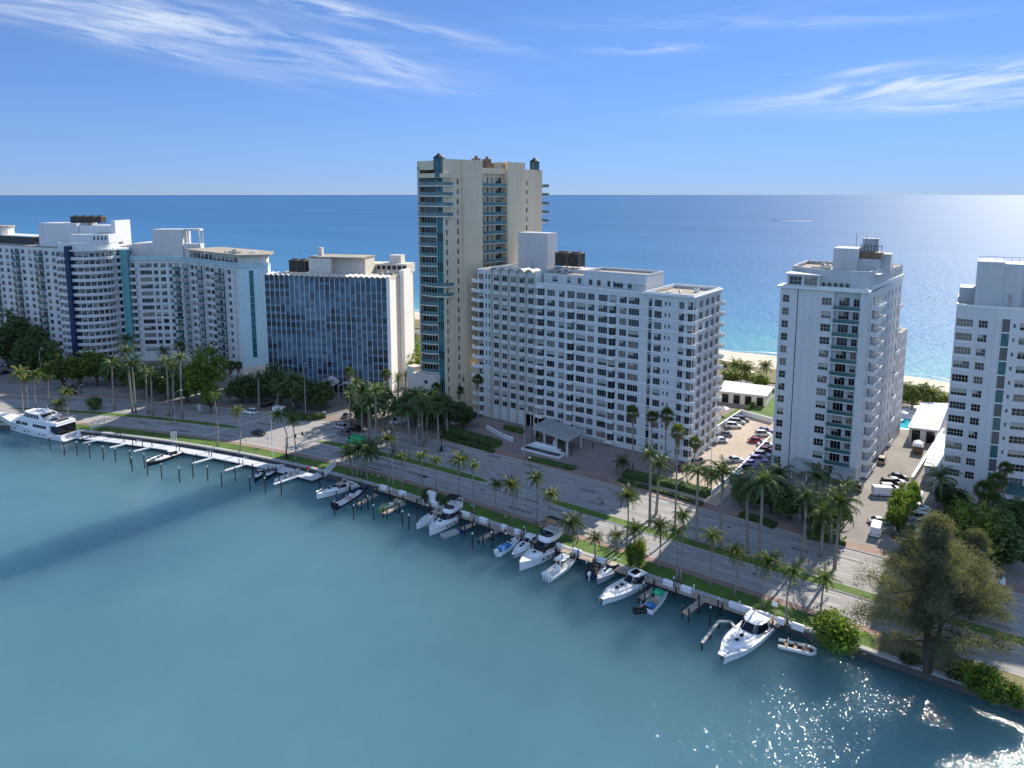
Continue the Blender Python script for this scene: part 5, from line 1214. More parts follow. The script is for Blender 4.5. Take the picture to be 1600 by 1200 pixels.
for (a, b_, c, d, l) in [
 (178.5, 640, 175, 568, 'dark royal palm at the left end of the median, before the bright green tree'), (212, 646, 207, 569, 'royal palm before the teal fin of the hotel block'),
 (207, 645, 199, 548, 'tallest dark royal palm before the teal fin of the hotel block'), (232, 647, 226, 582, 'left of two pale trunked royal palms on the sunlit median'), (239.5, 649, 236, 585, 'right of two pale trunked royal palms on the sunlit median'),
 (264, 650, 260, 566, 'royal palm just left of the curved street lamp on the left median'), (271, 646, 270, 574, 'royal palm directly behind the curved street lamp on the left median'), (285, 653, 281, 560, 'royal palm right of the curved street lamp on the left median'),
 (582, 694, 577, 632, 'pale trunked royal palm at the sunlit tip of the middle median'), (588, 714, 587, 612, 'tall royal palm at the sunlit tip of the middle median, right of its pale neighbour'),
 (640, 719, 638, 640, 'dark royal palm on the middle median, first right of the sunlit tip'), (656, 686, 654, 628, 'left of three dark royal palms across the road before the cream tower'), (661, 697, 659, 634, 'middle of three dark royal palms across the road before the cream tower'),
 (666, 693, 668, 640, 'right of three dark royal palms across the road before the cream tower'), (686, 706, 684, 640, 'dark royal palm with pale trunk right of the trio before the cream tower'), (617, 705, 613, 640, 'dark royal palm before the white van'),
 (1015, 822, 1016, 712, 'royal palm at the left end of the right hand median'), (1025, 804, 1031, 726, 'royal palm across the road beside the clipped hedge'),
 (1088, 853, 1091, 738, 'royal palm with swollen base in the sunlit median'), (1054, 836, 1059, 676, 'very tall thin palm in the sunlit median, reaching above its neighbours'),
 (1126, 858, 1129, 738, 'royal palm before the grey driveway of the condominium'), (1168, 864, 1166, 762, 'left of two dark royal palms before the condominium parking ramp'), (1186, 874, 1191, 752, 'right of two dark royal palms before the condominium parking ramp'),
 (1253, 878, 1260, 776, 'bulky royal palm with grey drooping fronds before the condominium'), (1282, 870, 1287, 806, 'shorter royal palm right of the bulky one before the condominium'), (1304, 888, 1311, 786, 'royal palm at the right corner of the condominium with broad crown')]:
    palm('fan' if a == 1054 else 'royal', a, b_, c, d, l, GM, 1.0 if a != 1054 else 1.05)
GF = 'tall fan palms beside the white slab building'
for (a, b_, c, d, l) in [
 (989, 733, 989, 645, 'fan palm before the middle of the white slab building'), (1017, 735, 1019, 652, 'fan palm second before the slab building, behind the tallest royal palm'), (1039, 738, 1042, 650, 'fan palm nearest the right third of the slab building front'),
 (1084, 735, 1086, 692, 'fan palm standing by the right corner of the slab building'), (711, 640, 703, 592, 'left of three fan palms before the cream tower'), (724, 645, 722, 590, 'middle of three fan palms before the cream tower'), (746, 668, 746, 594, 'right of three fan palms, against the left edge of the slab building'),
 (735, 640, 733, 602, 'small fan palm with thatch skirt between the cream tower and slab building'), (719, 648, 718, 610, 'short thatch skirted fan palm in the alley by the cream tower'), (545, 640, 545, 582, 'thin fan palm before the blue glass block'), (603, 640, 603, 584, 'fan palm at the right edge of the blue glass block'), (690, 655, 681, 606, 'lit fan palm before the arched entrance window')]:
    palm('fan', a, b_, c, d, l, GF, 1.0)
palm('coconut', 0, 0, 733, 531, 'lone palm growing on the cream terrace beside the tall tower', 'palms before the cream tower', .85, base=tuple(cream_b.world(21, -5, 14)))
GD = 'palms round the entrance of the blue glass block'
for (k, a, b_, c, d, l) in [
 ('date', 556, 668, 556, 598, 'large sunlit date palm at the drive of the blue glass block'), ('date', 566, 676, 566, 612, 'second sunlit date palm leaning over the drive'), ('royal', 577, 690, 576, 628, 'broad palm with grey trunk over the parked dark truck'), ('royal', 548, 664, 546, 618, 'low broad palm at the curve of the drive'),
 ('date', 622, 640, 622, 592, 'date palm against the cream end wall of the blue glass block'), ('date', 634, 636, 634, 586, 'taller date palm against the cream end wall of the blue glass block'), ('date', 655, 640, 655, 600, 'date palm before the cream entrance block of the tower'), ('royal', 640, 668, 640, 626, 'dark palm in the grove behind the white van'),
 ('royal', 700, 680, 697, 636, 'dark palm in the grove left of the dark clipped hedge'), ('royal', 672, 664, 672, 618, 'dark palm in the grove before the arched window'), ('royal', 655, 672, 648, 616, 'dark palm in the middle of the grove before the tower'), ('royal', 628, 668, 624, 630, 'dark palm at the left of the grove before the tower'), ('fan', 474, 640, 476, 608, 'small dark fan palm in the planted island'), ('royal', 458, 640, 458, 592, 'dark palm against the foot of the blue glass block'), ('royal', 430, 640, 437, 606, 'dark palm by the left corner of the blue glass block'), ('royal', 512, 636, 512, 600, 'dark palm by the canopy of the blue glass block'),
 ('date', 405, 640, 404, 588, 'stubby palm against the pale aqua end wall'), ('fan', 371, 610, 372, 572, 'sunlit fan palm at the corner of the pale aqua wall'), ('fan', 360, 612, 360, 572, 'dark fan palm left of the sunlit one at the aqua wall'), ('royal', 331, 600, 331, 552, 'dark palm above the bright green tree'), ('royal', 280, 596, 281, 540, 'dark palm before the concave front of the hotel block'), ('royal', 311, 598, 312, 562, 'small dark palm before the hotel block balconies'), ('royal', 255, 600, 256, 550, 'dark palm low before the hotel block'),
 ('royal', 199, 600, 199, 530, 'tall dark palm at the foot of the teal fin'), ('royal', 14, 560, 14, 490, 'tall dark palm at the far left before the round block'), ('royal', 40, 590, 40, 540, 'dark palm at far left among the shade trees')]:
    palm(k, a, b_, c, d, l, GD, 1.0)
GC = 'palms round the condominium entrance'
for (k, a, b_, c, d, l) in [
 ('royal', 1215, 780, 1217, 742, 'small palm at the left foot of the condominium'), ('royal', 1277, 785, 1277, 745, 'small palm before the lowest condominium balconies'), ('royal', 1321, 805, 1322, 760, 'palm at the right foot of the condominium'), ('royal', 1299, 850, 1298, 788, 'full palm in front of the condominium entrance canopy'),
 ('green', 975, 742, 972, 722, 'dark bushy palm in the hedge before the slab building'), ('green', 838, 692, 838, 680, 'small palm left of the fountain under the canopy'), ('green', 877, 700, 877, 686, 'small palm right of the fountain under the canopy'), ('coconut', 1074, 760, 1073, 732, 'small palm left of the royal palm by the tan parking lot'), ('coconut', 1105, 770, 1105, 738, 'palm at the near corner of the tan parking lot'), ('coconut', 1113, 772, 1114, 745, 'second palm at the near corner of the tan parking lot'),
 ('royal', 1472, 800, 1469, 745, 'thin palm at the left foot of the right hand tower'), ('fan', 1535, 820, 1536, 765, 'fan palm before the stair glazing of the right hand tower'), ('fan', 1566, 812, 1572, 732, 'tall fan palm before the right hand tower'), ('fan', 1560, 812, 1558, 752, 'lower fan palm beside the tall one at the right hand tower'), ('fan', 1553, 830, 1553, 784, 'small fan palm by the entrance of the right hand tower')]:
    palm(k, a, b_, c, d, l, GC, 1.0)
GB_ = 'beach palms'
for i, (a, b_, c, d, l) in enumerate([
 (1132, 592, 1132, 572, 'beach palm just right of the slab building'), (1146, 596, 1147, 570, 'full beach palm behind the cabana'), (1158, 598, 1159, 574, 'beach palm behind the middle of the cabana'), (1166, 600, 1168, 578, 'beach palm behind the right half of the cabana'), (1195, 600, 1196, 572, 'tall beach palm by the left edge of the condominium'),
 (1410, 630, 1410, 606, 'beach palm just right of the condominium'), (1424, 640, 1424, 610, 'low beach palm behind the swimming pool'), (1440, 642, 1441, 612, 'broad beach palm behind the ribbed pavilion'), (1452, 644, 1454, 616, 'beach palm by the left edge of the right hand tower'),
 (643, 560, 643, 530, 'beach palm just right of the blue glass block'), (651, 575, 651, 552, 'lower beach palm beside the tall cream tower'), (640, 545, 640, 512, 'far beach palm between the blue block and cream tower')]):
    palm('coconut', a, b_, c, d, l, GB_, 1.3)

# ------------------------------------------------------------------ broad-leaved trees, hedges, bushes
def leaf_cloud(mb, cx, cy, cz, rx, ry, rz, nclump, nleaf, size, r, mi=0, clump=.5, shell=.55):
    for _ in range(nclump):
        while True:
            v = Vector((r.uniform(-1, 1), r.uniform(-1, 1), r.uniform(-.85, 1)))
            if shell < v.length < 1.0: break
        c = Vector((cx + v.x * rx, cy + v.y * ry, cz + v.z * rz)); q = clump * r.uniform(.6, 1.5); m = mi if not isinstance(mi, tuple) else r.choice(mi)
        for _ in range(nleaf):
            p = c + Vector((r.gauss(0, q * .5), r.gauss(0, q * .5), r.gauss(0, q * .4))); a = Vector((r.uniform(-1, 1), r.uniform(-1, 1), r.uniform(-.6, .6))).normalized(); b = a.cross(Vector((r.uniform(-1, 1), r.uniform(-1, 1), r.uniform(-1, 1)))).normalized()
            s = size * r.uniform(.6, 1.3); mb.add([tuple(p - a * s), tuple(p + b * s * .5), tuple(p + a * s), tuple(p - b * s * .5)], [(0, 1, 2, 3)], m)
def tree_meshes(seed, h, w, mat, mat2, trunk_h, nclump=230, nleaf=16, size=.34):
    r = random.Random(seed); c = MB(); lobes = [(0, 0, 1)] + [(r.uniform(-.5, .5), r.uniform(-.5, .5), r.uniform(.5, .8)) for _ in range(5)]
    hh = h - trunk_h
    for (x, y, s) in lobes: leaf_cloud(c, x * w, y * w, trunk_h + hh * (.45 + r.uniform(-.12, .12) + (.1 if s == 1 else 0)), w * s * .62, w * s * .62, hh * .5 * s, int(nclump / 5), nleaf, size, r, (0, 0, 1), .7)
    t = MB(); t.path([(0, 0, 0), (.1, 0, trunk_h * .6), (0, .1, trunk_h + hh * .35)], [.35, .28, .12], 7)
    for i in range(6):
        a = i * 1.05 + r.uniform(-.3, .3); t.path([(0, 0, trunk_h * .75), (w * .3 * math.cos(a), w * .3 * math.sin(a), trunk_h + hh * .25), (w * .55 * math.cos(a), w * .55 * math.sin(a), trunk_h + hh * .5)], [.2, .11, .04], 5)
    return c.mesh('crown', [mat, mat2]), t.mesh('trunk', M['barkdark'])
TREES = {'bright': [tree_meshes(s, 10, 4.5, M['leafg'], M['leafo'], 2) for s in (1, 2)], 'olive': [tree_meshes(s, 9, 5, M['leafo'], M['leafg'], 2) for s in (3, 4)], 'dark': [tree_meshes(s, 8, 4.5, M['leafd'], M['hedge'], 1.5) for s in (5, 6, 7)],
         'bush': [tree_meshes(s, 3.2, 2.2, M['leafd'], M['hedge'], .2, 120, 16, .2) for s in (8, 9)], 'bushl': [tree_meshes(s, 4, 2.6, M['leafg'], M['leafo'], .3, 150, 16, .2) for s in (10, 11)]}
TC = [0]
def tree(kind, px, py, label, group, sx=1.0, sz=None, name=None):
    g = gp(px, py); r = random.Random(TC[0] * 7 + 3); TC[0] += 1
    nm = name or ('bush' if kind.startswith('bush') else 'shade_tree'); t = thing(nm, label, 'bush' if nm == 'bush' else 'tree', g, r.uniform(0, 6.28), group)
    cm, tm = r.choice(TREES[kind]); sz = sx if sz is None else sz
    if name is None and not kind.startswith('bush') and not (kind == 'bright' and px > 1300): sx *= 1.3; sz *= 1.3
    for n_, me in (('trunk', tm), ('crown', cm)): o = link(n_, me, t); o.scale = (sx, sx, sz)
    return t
GT = 'shade trees along the inland side of the road'
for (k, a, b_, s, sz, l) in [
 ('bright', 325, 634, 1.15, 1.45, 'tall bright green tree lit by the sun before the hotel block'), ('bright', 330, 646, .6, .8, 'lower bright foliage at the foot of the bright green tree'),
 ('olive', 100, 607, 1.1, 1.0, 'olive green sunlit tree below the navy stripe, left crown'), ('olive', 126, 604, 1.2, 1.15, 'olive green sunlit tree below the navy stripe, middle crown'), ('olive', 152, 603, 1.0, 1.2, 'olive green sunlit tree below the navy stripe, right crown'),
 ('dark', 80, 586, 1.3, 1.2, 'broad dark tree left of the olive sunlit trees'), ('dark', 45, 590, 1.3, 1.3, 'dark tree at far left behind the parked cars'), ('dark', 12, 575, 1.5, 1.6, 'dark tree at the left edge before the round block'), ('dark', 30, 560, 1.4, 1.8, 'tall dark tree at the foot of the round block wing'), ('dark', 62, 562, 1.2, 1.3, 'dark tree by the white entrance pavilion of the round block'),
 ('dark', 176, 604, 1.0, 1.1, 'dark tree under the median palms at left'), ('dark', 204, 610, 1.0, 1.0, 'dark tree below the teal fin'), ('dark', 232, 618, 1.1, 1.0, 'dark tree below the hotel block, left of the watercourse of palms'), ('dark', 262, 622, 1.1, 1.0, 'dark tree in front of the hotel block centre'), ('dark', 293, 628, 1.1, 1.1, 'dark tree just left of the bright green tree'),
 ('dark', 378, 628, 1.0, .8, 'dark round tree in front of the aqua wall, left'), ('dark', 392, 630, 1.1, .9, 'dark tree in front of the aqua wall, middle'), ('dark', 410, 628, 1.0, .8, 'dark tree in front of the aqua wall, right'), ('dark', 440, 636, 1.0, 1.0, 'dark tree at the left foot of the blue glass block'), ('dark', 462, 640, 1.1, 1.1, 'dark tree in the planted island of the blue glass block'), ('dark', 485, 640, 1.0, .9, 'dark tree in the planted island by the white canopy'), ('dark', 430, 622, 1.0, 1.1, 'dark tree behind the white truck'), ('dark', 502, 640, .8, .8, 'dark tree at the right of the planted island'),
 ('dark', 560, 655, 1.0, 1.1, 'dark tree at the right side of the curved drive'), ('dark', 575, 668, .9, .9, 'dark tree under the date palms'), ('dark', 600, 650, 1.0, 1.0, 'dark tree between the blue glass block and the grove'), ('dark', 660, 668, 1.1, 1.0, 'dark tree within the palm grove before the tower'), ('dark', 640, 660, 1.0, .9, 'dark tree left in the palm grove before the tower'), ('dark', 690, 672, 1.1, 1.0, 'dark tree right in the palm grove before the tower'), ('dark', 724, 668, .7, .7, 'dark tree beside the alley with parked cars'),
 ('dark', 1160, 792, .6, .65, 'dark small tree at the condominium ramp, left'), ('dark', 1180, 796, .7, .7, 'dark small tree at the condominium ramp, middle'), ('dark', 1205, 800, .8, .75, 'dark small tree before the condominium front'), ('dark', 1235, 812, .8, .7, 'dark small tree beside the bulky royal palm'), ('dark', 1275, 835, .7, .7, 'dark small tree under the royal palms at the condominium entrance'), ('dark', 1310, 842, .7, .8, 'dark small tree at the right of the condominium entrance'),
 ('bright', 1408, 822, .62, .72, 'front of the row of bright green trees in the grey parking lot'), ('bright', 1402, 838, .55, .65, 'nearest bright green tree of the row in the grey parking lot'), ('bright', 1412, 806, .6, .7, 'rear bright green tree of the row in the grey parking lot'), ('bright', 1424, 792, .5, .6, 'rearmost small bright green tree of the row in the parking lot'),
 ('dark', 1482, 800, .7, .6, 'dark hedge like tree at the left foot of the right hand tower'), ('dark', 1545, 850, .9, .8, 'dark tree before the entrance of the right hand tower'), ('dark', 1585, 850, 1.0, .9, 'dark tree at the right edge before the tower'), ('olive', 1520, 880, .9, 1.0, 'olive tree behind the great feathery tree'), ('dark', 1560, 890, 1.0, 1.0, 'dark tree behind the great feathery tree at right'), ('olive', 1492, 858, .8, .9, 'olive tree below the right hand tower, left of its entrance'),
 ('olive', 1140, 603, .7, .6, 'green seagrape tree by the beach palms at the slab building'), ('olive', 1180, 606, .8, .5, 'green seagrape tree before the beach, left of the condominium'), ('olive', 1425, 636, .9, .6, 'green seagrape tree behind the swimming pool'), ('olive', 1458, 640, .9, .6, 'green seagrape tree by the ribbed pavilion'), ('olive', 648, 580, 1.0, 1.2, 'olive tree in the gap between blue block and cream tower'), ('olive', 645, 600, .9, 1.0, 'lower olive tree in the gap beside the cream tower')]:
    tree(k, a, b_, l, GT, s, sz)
tree('bush', 147, 639, 'spreading dark bush on the left end of the road median', 'bushes', 1.3, 1.5)
tree('bush', 667, 783, 'clipped round bush behind the white notice panel', 'bushes', .8, .9); tree('bush', 687, 788, 'dark bush right of the white notice panel', 'bushes', .7, .8)
tree('bushl', 998, 890, 'tall feathery bush on the verge beside the cabin cruiser', 'bushes', .75, 1.6); tree('bushl', 985, 886, 'feathery bush at the left of the tall one beside the boardwalk', 'bushes', .6, 1.2)
for (a, b_, s, sz, l) in [(1300, 1012, 1.35, 1.5, 'large mangrove bush overhanging the seawall right of the raft'), (1322, 1018, 1.2, 1.2, 'right half of the mangrove overhanging the seawall'), (1285, 1000, .9, 1.1, 'low left part of the mangrove by the white box'), (1540, 1092, 1.2, 1.3, 'bright mangrove bush on the seawall at lower right'), (1515, 1078, .8, .9, 'small mangrove bush left of the bright one at lower right'), (1565, 1098, .9, .9, 'low mangrove bush at the right corner of the seawall')]:
    tree('bushl', a, b_, l, 'mangrove bushes on the seawall', s, sz)
tree('bushl', 1585, 1106, 'low green shrub at the right edge of the frame on the seawall', 'mangrove bushes on the seawall', .7, .8)
tree('bush', 1420, 1040, 'small dark shrub left of the feathery tree trunk on the bank', 'bushes', .6, .7)
tree('bush', 1490, 1062, 'dark bush under the feathery tree on the seawall', 'bushes', 1.0, 1.2)

def hedge(label, pts_px, w, h, group='clipped hedges', z=GZ):
    pts = [gp(x, y) for x, y in pts_px]; o = pts[0]; r = random.Random(int(pts_px[0][0])); mb = MB(); core = MB()
    for a, b in zip(pts, pts[1:]):
        d = b - a; c = (a + b) / 2 - o; an = math.atan2(d.y, d.x); core.obox((c.x, c.y), an, d.length / 2, w / 2 * .86, 0, h * .9)
        n = int(d.length * 26 * (w + h)); dn = d.normalized(); sd = Vector((-dn.y, dn.x, 0))
        for _ in range(n):
            t = r.random(); f = r.random(); p = a - o + d * t
            if f < .45: p = p + sd * r.uniform(-w / 2, w / 2) + Vector((0, 0, h * r.uniform(.92, 1.06)))
            else: p = p + sd * (w / 2 * r.choice((-1, 1)) * r.uniform(.9, 1.08)) + Vector((0, 0, r.uniform(.05, h)))
            u = Vector((r.uniform(-1, 1), r.uniform(-1, 1), r.uniform(-1, 1))).normalized(); v = u.cross(Vector((r.uniform(-1, 1), r.uniform(-1, 1), r.uniform(-1, 1)))).normalized(); s = .16 * r.uniform(.6, 1.4)
            mb.add([tuple(p - u * s), tuple(p + v * s * .6), tuple(p + u * s), tuple(p - v * s * .6)], [(0, 1, 2, 3)])
    b0 = len(mb.v); mb.v += core.v; mb.f += [tuple(i + b0 for i in f) for f in core.f]; mb.m += core.m
    q = mb.build('hedge', M['hedge']); q.location = (o.x, o.y, z); return tag(q, label, 'hedge', group)
hedge('thick dark hedge across the road before the cream tower', [(697, 676), (778, 699)], 4.0, 1.6); hedge('low strip of hedge in front of the thick dark hedge', [(690, 684), (772, 708)], 1.2, .7)
hedge('short box hedge beside the white ramp of the slab building', [(789, 670), (818, 678)], 1.6, 1.3)
hedge('hedge island in front of the fountain of the slab building', [(825, 717), (898, 734)], 2.2, .7)
hedge('long hedge before the right half of the slab building', [(975, 744), (1042, 758), (1108, 776)], 3.0, 1.5); hedge('low outer hedge strip along the pavement by the slab building', [(966, 752), (1040, 772), (1098, 790)], 1.3, .7)
hedge('hedge at the foot of the condominium ramp', [(1158, 806), (1212, 824)], 2.2, .9); hedge('hedge under the royal palms at the condominium entrance', [(1262, 838), (1322, 850)], 2.6, 1.0)
hedge('hedge across the lawn behind the tan parking lot', [(1166, 642), (1192, 622)], 1.2, 1.2); hedge('hedge at the left side of the planted island', [(446, 648), (478, 656), (508, 652)], 3.0, 1.4); hedge('long hedge before the beach behind the cabana', [(1128, 607), (1210, 613)], 1.6, 1.2)

def feathery_tree():
    g = gp(1448, 1052); t = thing('feathery_pine', 'great feathery brown green tree on the seawall at lower right', 'tree', g, 0, 'feathery pines'); r = random.Random(77)
    tr = MB(); cr = MB(); H = 23.5
    trunk = [Vector((0, 0, 0)), Vector((-.3, .3, 4)), Vector((.1, .5, 9)), Vector((-.4, .6, 14)), Vector((.0, .5, 18)), Vector((.2, .4, H))]
    tr.path(trunk, [.5, .42, .33, .22, .12, .04], 8)
    tr.path([(.5, .2, 0), (1.0, .3, 4), (2.4, .8, 9), (3.4, 1.2, 14)], [.34, .3, .2, .06], 7)
    def at(z):
        for a, b in zip(trunk, trunk[1:]):
            if z <= b.z: return a.lerp(b, (z - a.z) / (b.z - a.z))
        return trunk[-1]
    def wisp(p, n, q):
        for _ in range(n):
            c = p + Vector((r.gauss(0, q), r.gauss(0, q), r.gauss(0, q * .8))); d = Vector((r.uniform(-.6, .6), r.uniform(-.6, .6), r.uniform(-1, .35))).normalized(); s = d.cross(Vector((r.uniform(-1, 1), r.uniform(-1, 1), .2))).normalized() * .035; l = r.uniform(.3, .8)
            cr.add([tuple(c - s), tuple(c + s), tuple(c + d * l + s * .4), tuple(c + d * l - s * .4)], [(0, 1, 2, 3)])
    for i in range(54):
        z = 3.0 + (H - 3.5) * (i / 54) ** .95; b = at(z); az = i * 2.39996 + r.uniform(-.4, .4)
        reach = (8.8 * (1 - (z / H) ** 1.15) + .9) * r.uniform(.3, 1.2) * (.8 + .45 * math.sin(az * 2 + z * .6))
        
        el = r.uniform(.05, .6); pts = [b]; d = Vector((math.cos(az), math.sin(az), el)); n = 7
        for k in range(n):
            d = (d + Vector((r.uniform(-.2, .2), r.uniform(-.2, .2), r.uniform(-.12, .12)))).normalized(); pts.append(pts[-1] + d * reach / n)
        tr.path(pts, [.11 * (1 - k / (n + 1)) + .015 for k in range(n + 1)], 5)
        for k in range(3, n + 1):
            wisp(pts[k], 20, .5 + .1 * (n - k))
            for _ in range(3):
                sd = Vector((r.uniform(-1, 1), r.uniform(-1, 1), r.uniform(-.2, .6))).normalized() * r.uniform(.6, 1.5); q = pts[k] + sd
                tr.path([pts[k], q], [.03, .01], 4, 0, False); wisp(q, 30, .45)
    for (p0, p1) in (((.2, .4, 6), (-9.5, 3.0, 7.2)), ((.1, .4, 5), (9.2, -3.2, 6.0)), ((2, .6, 8), (10.5, 1.0, 8.5)), ((0, .4, 7), (-6.5, 5.5, 12)), ((2.6, .8, 10), (6.0, 4.5, 16)), ((2.6, .8, 9), (4.5, 2.0, 18)), ((2.6, .8, 8), (7.5, 6.0, 15)), ((.1, .4, 8), (-4.5, 2.0, 15.5)), ((2, .6, 7), (8.5, 4.0, 12.5)), ((.1, .4, 6), (-9.0, -1.0, 10)), ((.1, .4, 7), (11.5, 3.0, 10.5)), ((2.4, .8, 9), (10.0, 6.0, 13.5)), ((2.4, .8, 9), (12.5, 5.5, 8))):
        a, b = Vector(p0), Vector(p1); pts = [a.lerp(b, k / 8) + Vector((0, 0, .9 * math.sin(k / 8 * 3.14))) + Vector((r.uniform(-.2, .2), r.uniform(-.2, .2), r.uniform(-.2, .2))) for k in range(9)]
        tr.path(pts, [.2 * (1 - k / 10) + .02 for k in range(9)], 6)
        for k in range(3, 9):
            wisp(pts[k], 60, .9)
            for _ in range(4): q = pts[k] + Vector((r.uniform(-1.6, 1.6), r.uniform(-1.6, 1.6), r.uniform(-.5, 1.6))); tr.path([pts[k], q], [.035, .01], 4, 0, False); wisp(q, 50, .7)
    tr.build('trunk', M['barkdark'], t); cr.build('crown', M['needle'], t)
    return t
fp = feathery_tree()
for (x, y, sc_, rz, l) in ((1518, 968, .62, 1.9, 'smaller feathery tree across the road, right behind the great one'), (1415, 905, .42, 3.4, 'smallest feathery tree at the entry of the grey parking lot')):
    q = copy_tree(fp, gp(x, y), rz, l); q.scale = (sc_, sc_, sc_ * 1.05)
# ------------------------------------------------------------------ docks
def along(u0, u1, n0, n1, z0, z1, mb, mi=0, step=4.0):
    us = frange(u0, u1, step)
    for a, b in zip(us, us[1:]): mb.prism([tuple(S(a, n0)[:2]), tuple(S(b, n0)[:2]), tuple(S(b, n1)[:2]), tuple(S(a, n1)[:2])], z0, z1, mi)
uL0 = to_street(gp(128, 683, .7))[0]; uL1 = to_street(gp(497, 747, .7))[0]
t = thing('floating_dock', 'long pale floating dock along the left verge, from the yacht to the dock gate', 'dock', (0, 0, 0))
mb = MB(); along(uL0, uL1, 107.7, 110.9, .55, .8, mb); mb.build('walkway', M['dockwhite'], t)
mb = MB()
for u in frange(uL0 + 3, uL1 - 3, 12): mb.prism([tuple(S(u, 110.8)[:2]), tuple(S(u + 1.6, 110.8)[:2]), tuple(S(u + 1.6, 112.3)[:2]), tuple(S(u, 112.3)[:2])], .6, .78)
mb.build('gangway', M['dockwhite'], t)
mb = MB(); along(uL0, uL1, 107.8, 110.8, .05, .55, mb); mb.build('float', M['rubber'], t)
left_fingers = [(143, 687, 130, 692), (193, 693, 172, 699), (235, 698, 209, 705), (332, 717, 303, 723), (379, 727, 351, 735), (470, 741, 428, 756)]
def finger_deck(p, q, w, z0, z1, mat, name, parent):
    mb = MB(); d = (q - p); c = (p + q) / 2; mb.obox((c.x, c.y), math.atan2(d.y, d.x), d.length / 2, w / 2, z0, z1); return mb.build(name, mat, parent)
for a, b_, c, d in left_fingers:
    q = gp(c, d, .75); uq, nq = to_street(q); p = S(uq + .4, 107.75, .75); finger_deck(p, q, .95, .5, .76, M['dockwhite'], 'finger_pier', t)
PM = {}
def piling(px, py, h=2.6, cap=True, label=None, group='mooring piles', r=.15, base=None):
    key = (round(h, 1), cap, r); p = gp(px, py, 0) if base is None else Vector(base)
    if key not in PM:
        a = MB(); a.cyl(0, 0, -2.5, h, r, 8, 0, r * .9); b = MB(); b.cyl(0, 0, h, h + .12, r * 1.15, 8, 0, r * 1.1); b.cyl(0, 0, h + .12, h + .38, r * 1.1, 8, 0, .03); PM[key] = (a.mesh('shaft', M['pile']), b.mesh('cap', M['trim']))
    t = thing('mooring_pile', label, 'mooring pile', (p.x, p.y, 0), 0, group); link('shaft', PM[key][0], t)
    if cap: link('cap', PM[key][1], t)
    return t
lp = [(79, 703), (101, 711), (121, 712), (141, 716), (162, 719), (181, 722), (204, 726), (207, 737), (226, 731), (231, 743), (253, 748), (281, 754), (302, 747), (325, 752), (347, 761), (368, 752), (391, 768), (415, 771), (440, 774)]
for i, (x, y) in enumerate(lp): piling(x, y, 3.7, True, 'dark white capped pile standing alone in the open water off the left dock', 'white capped piles in open water off the left dock')
dp = [(129, 690), (142, 688), (151, 686), (157, 684), (189, 690), (194, 694), (208, 701), (213, 697), (223, 702), (238, 702), (276, 707), (281, 708), (327, 716), (331, 718), (303, 724), (308, 722), (352, 738), (357, 736), (374, 730), (380, 732), (395, 738), (420, 742), (426, 744), (437, 756), (463, 746), (467, 747), (446, 752), (395, 744), (401, 746)]
for x, y in dp: piling(x, y, 2.3, False, 'short dark pile holding the pale floating dock', 'piles holding the left floating dock', .13)
# wooden boardwalk on the right
uR0 = to_street(gp(575, 768))[0]; uR1 = to_street(gp(1215, 984))[0]
t = thing('boardwalk', 'narrow weathered wooden boardwalk fixed along the seawall from the dock gate to the raft', 'boardwalk', (0, 0, 0))
mb = MB(); along(uR0, uR1, 110.1, 111.7, 1.35, 1.52, mb); mb.build('deck', M['wood'], t)
mb = MB(); along(uR0, uR1, 110.05, 110.2, 1.0, 1.35, mb, step=6); mb.build('beam', M['pile'], t)
for i, u in enumerate(frange(uR0 + 1, uR1 - 1, 4.2)):
    p = S(u, 110.0); piling(0, 0, 2.35, False, 'short dark pile on the outer edge of the wooden boardwalk', 'piles along the wooden boardwalk', .17, base=(p.x, p.y, 0))
fingers = [(588, 772, 560, 788, 'wooden finger pier beside the two lifted boats at the left'), (631, 786, 600, 802, 'wooden finger pier beside the lime green boat'), (742, 817, 722, 826, 'short wooden finger pier by the purple jet ski'), (776, 829, 750, 842, 'empty wooden finger pier with nothing moored'), (884, 866, 868, 876, 'wooden finger pier by the large flybridge cruiser'), (1024, 920, 1002, 934, 'wooden finger pier between the cabin cruiser and the green canopy boat'), (1096, 938, 1070, 958, 'wooden finger pier left of the bare dock frame')]
for a, b_, c, d, l in fingers:
    p, q = gp(a, b_, 1.4), gp(c, d, 1.4); t = thing('finger_pier', l, 'pier', (p.x, p.y, 0), 0, 'wooden finger piers'); z = q - p; mb = MB(); an = math.atan2(z.y, z.x)
    mb.obox((z.x / 2, z.y / 2), an, z.length / 2, .6, 1.2, 1.4); mb.build('deck', M['wood'], t); sd = Vector((-math.sin(an), math.cos(an), 0)) * .6
    for k in (.35, .95):
        for s in (-1, 1):
            w = MB(); e = z * k + sd * s; w.cyl(e.x, e.y, -2, 2.4, .15, 8); w.build('post', M['pile'], t)
op = [(629, 822), (639, 828), (668, 812), (697, 824), (721, 822), (738, 858), (768, 856), (790, 858), (819, 848), (903, 884), (878, 892), (1005, 938), (1052, 930), (1109, 978), (1121, 964), (584, 812), (575, 797), (553, 812), (523, 806), (500, 765), (745, 836), (830, 868), (916, 905)]
for x, y in op: piling(x, y, 3.2, True, 'dark boat lift pile rising among the moored boats on the right', 'boat lift piles among the moored boats', .14)
t = thing('open_dock', 'bare bent dock frame with no deck, left of the white express cruiser', 'dock', gp(1122, 972, 1.2)); o = gp(1122, 972, 1.2)
mb = MB(); pts = [gp(1097, 1005, 1.2) - o, gp(1123, 971, 1.2) - o, gp(1141, 971, 1.2) - o, gp(1150, 982, 1.2) - o]
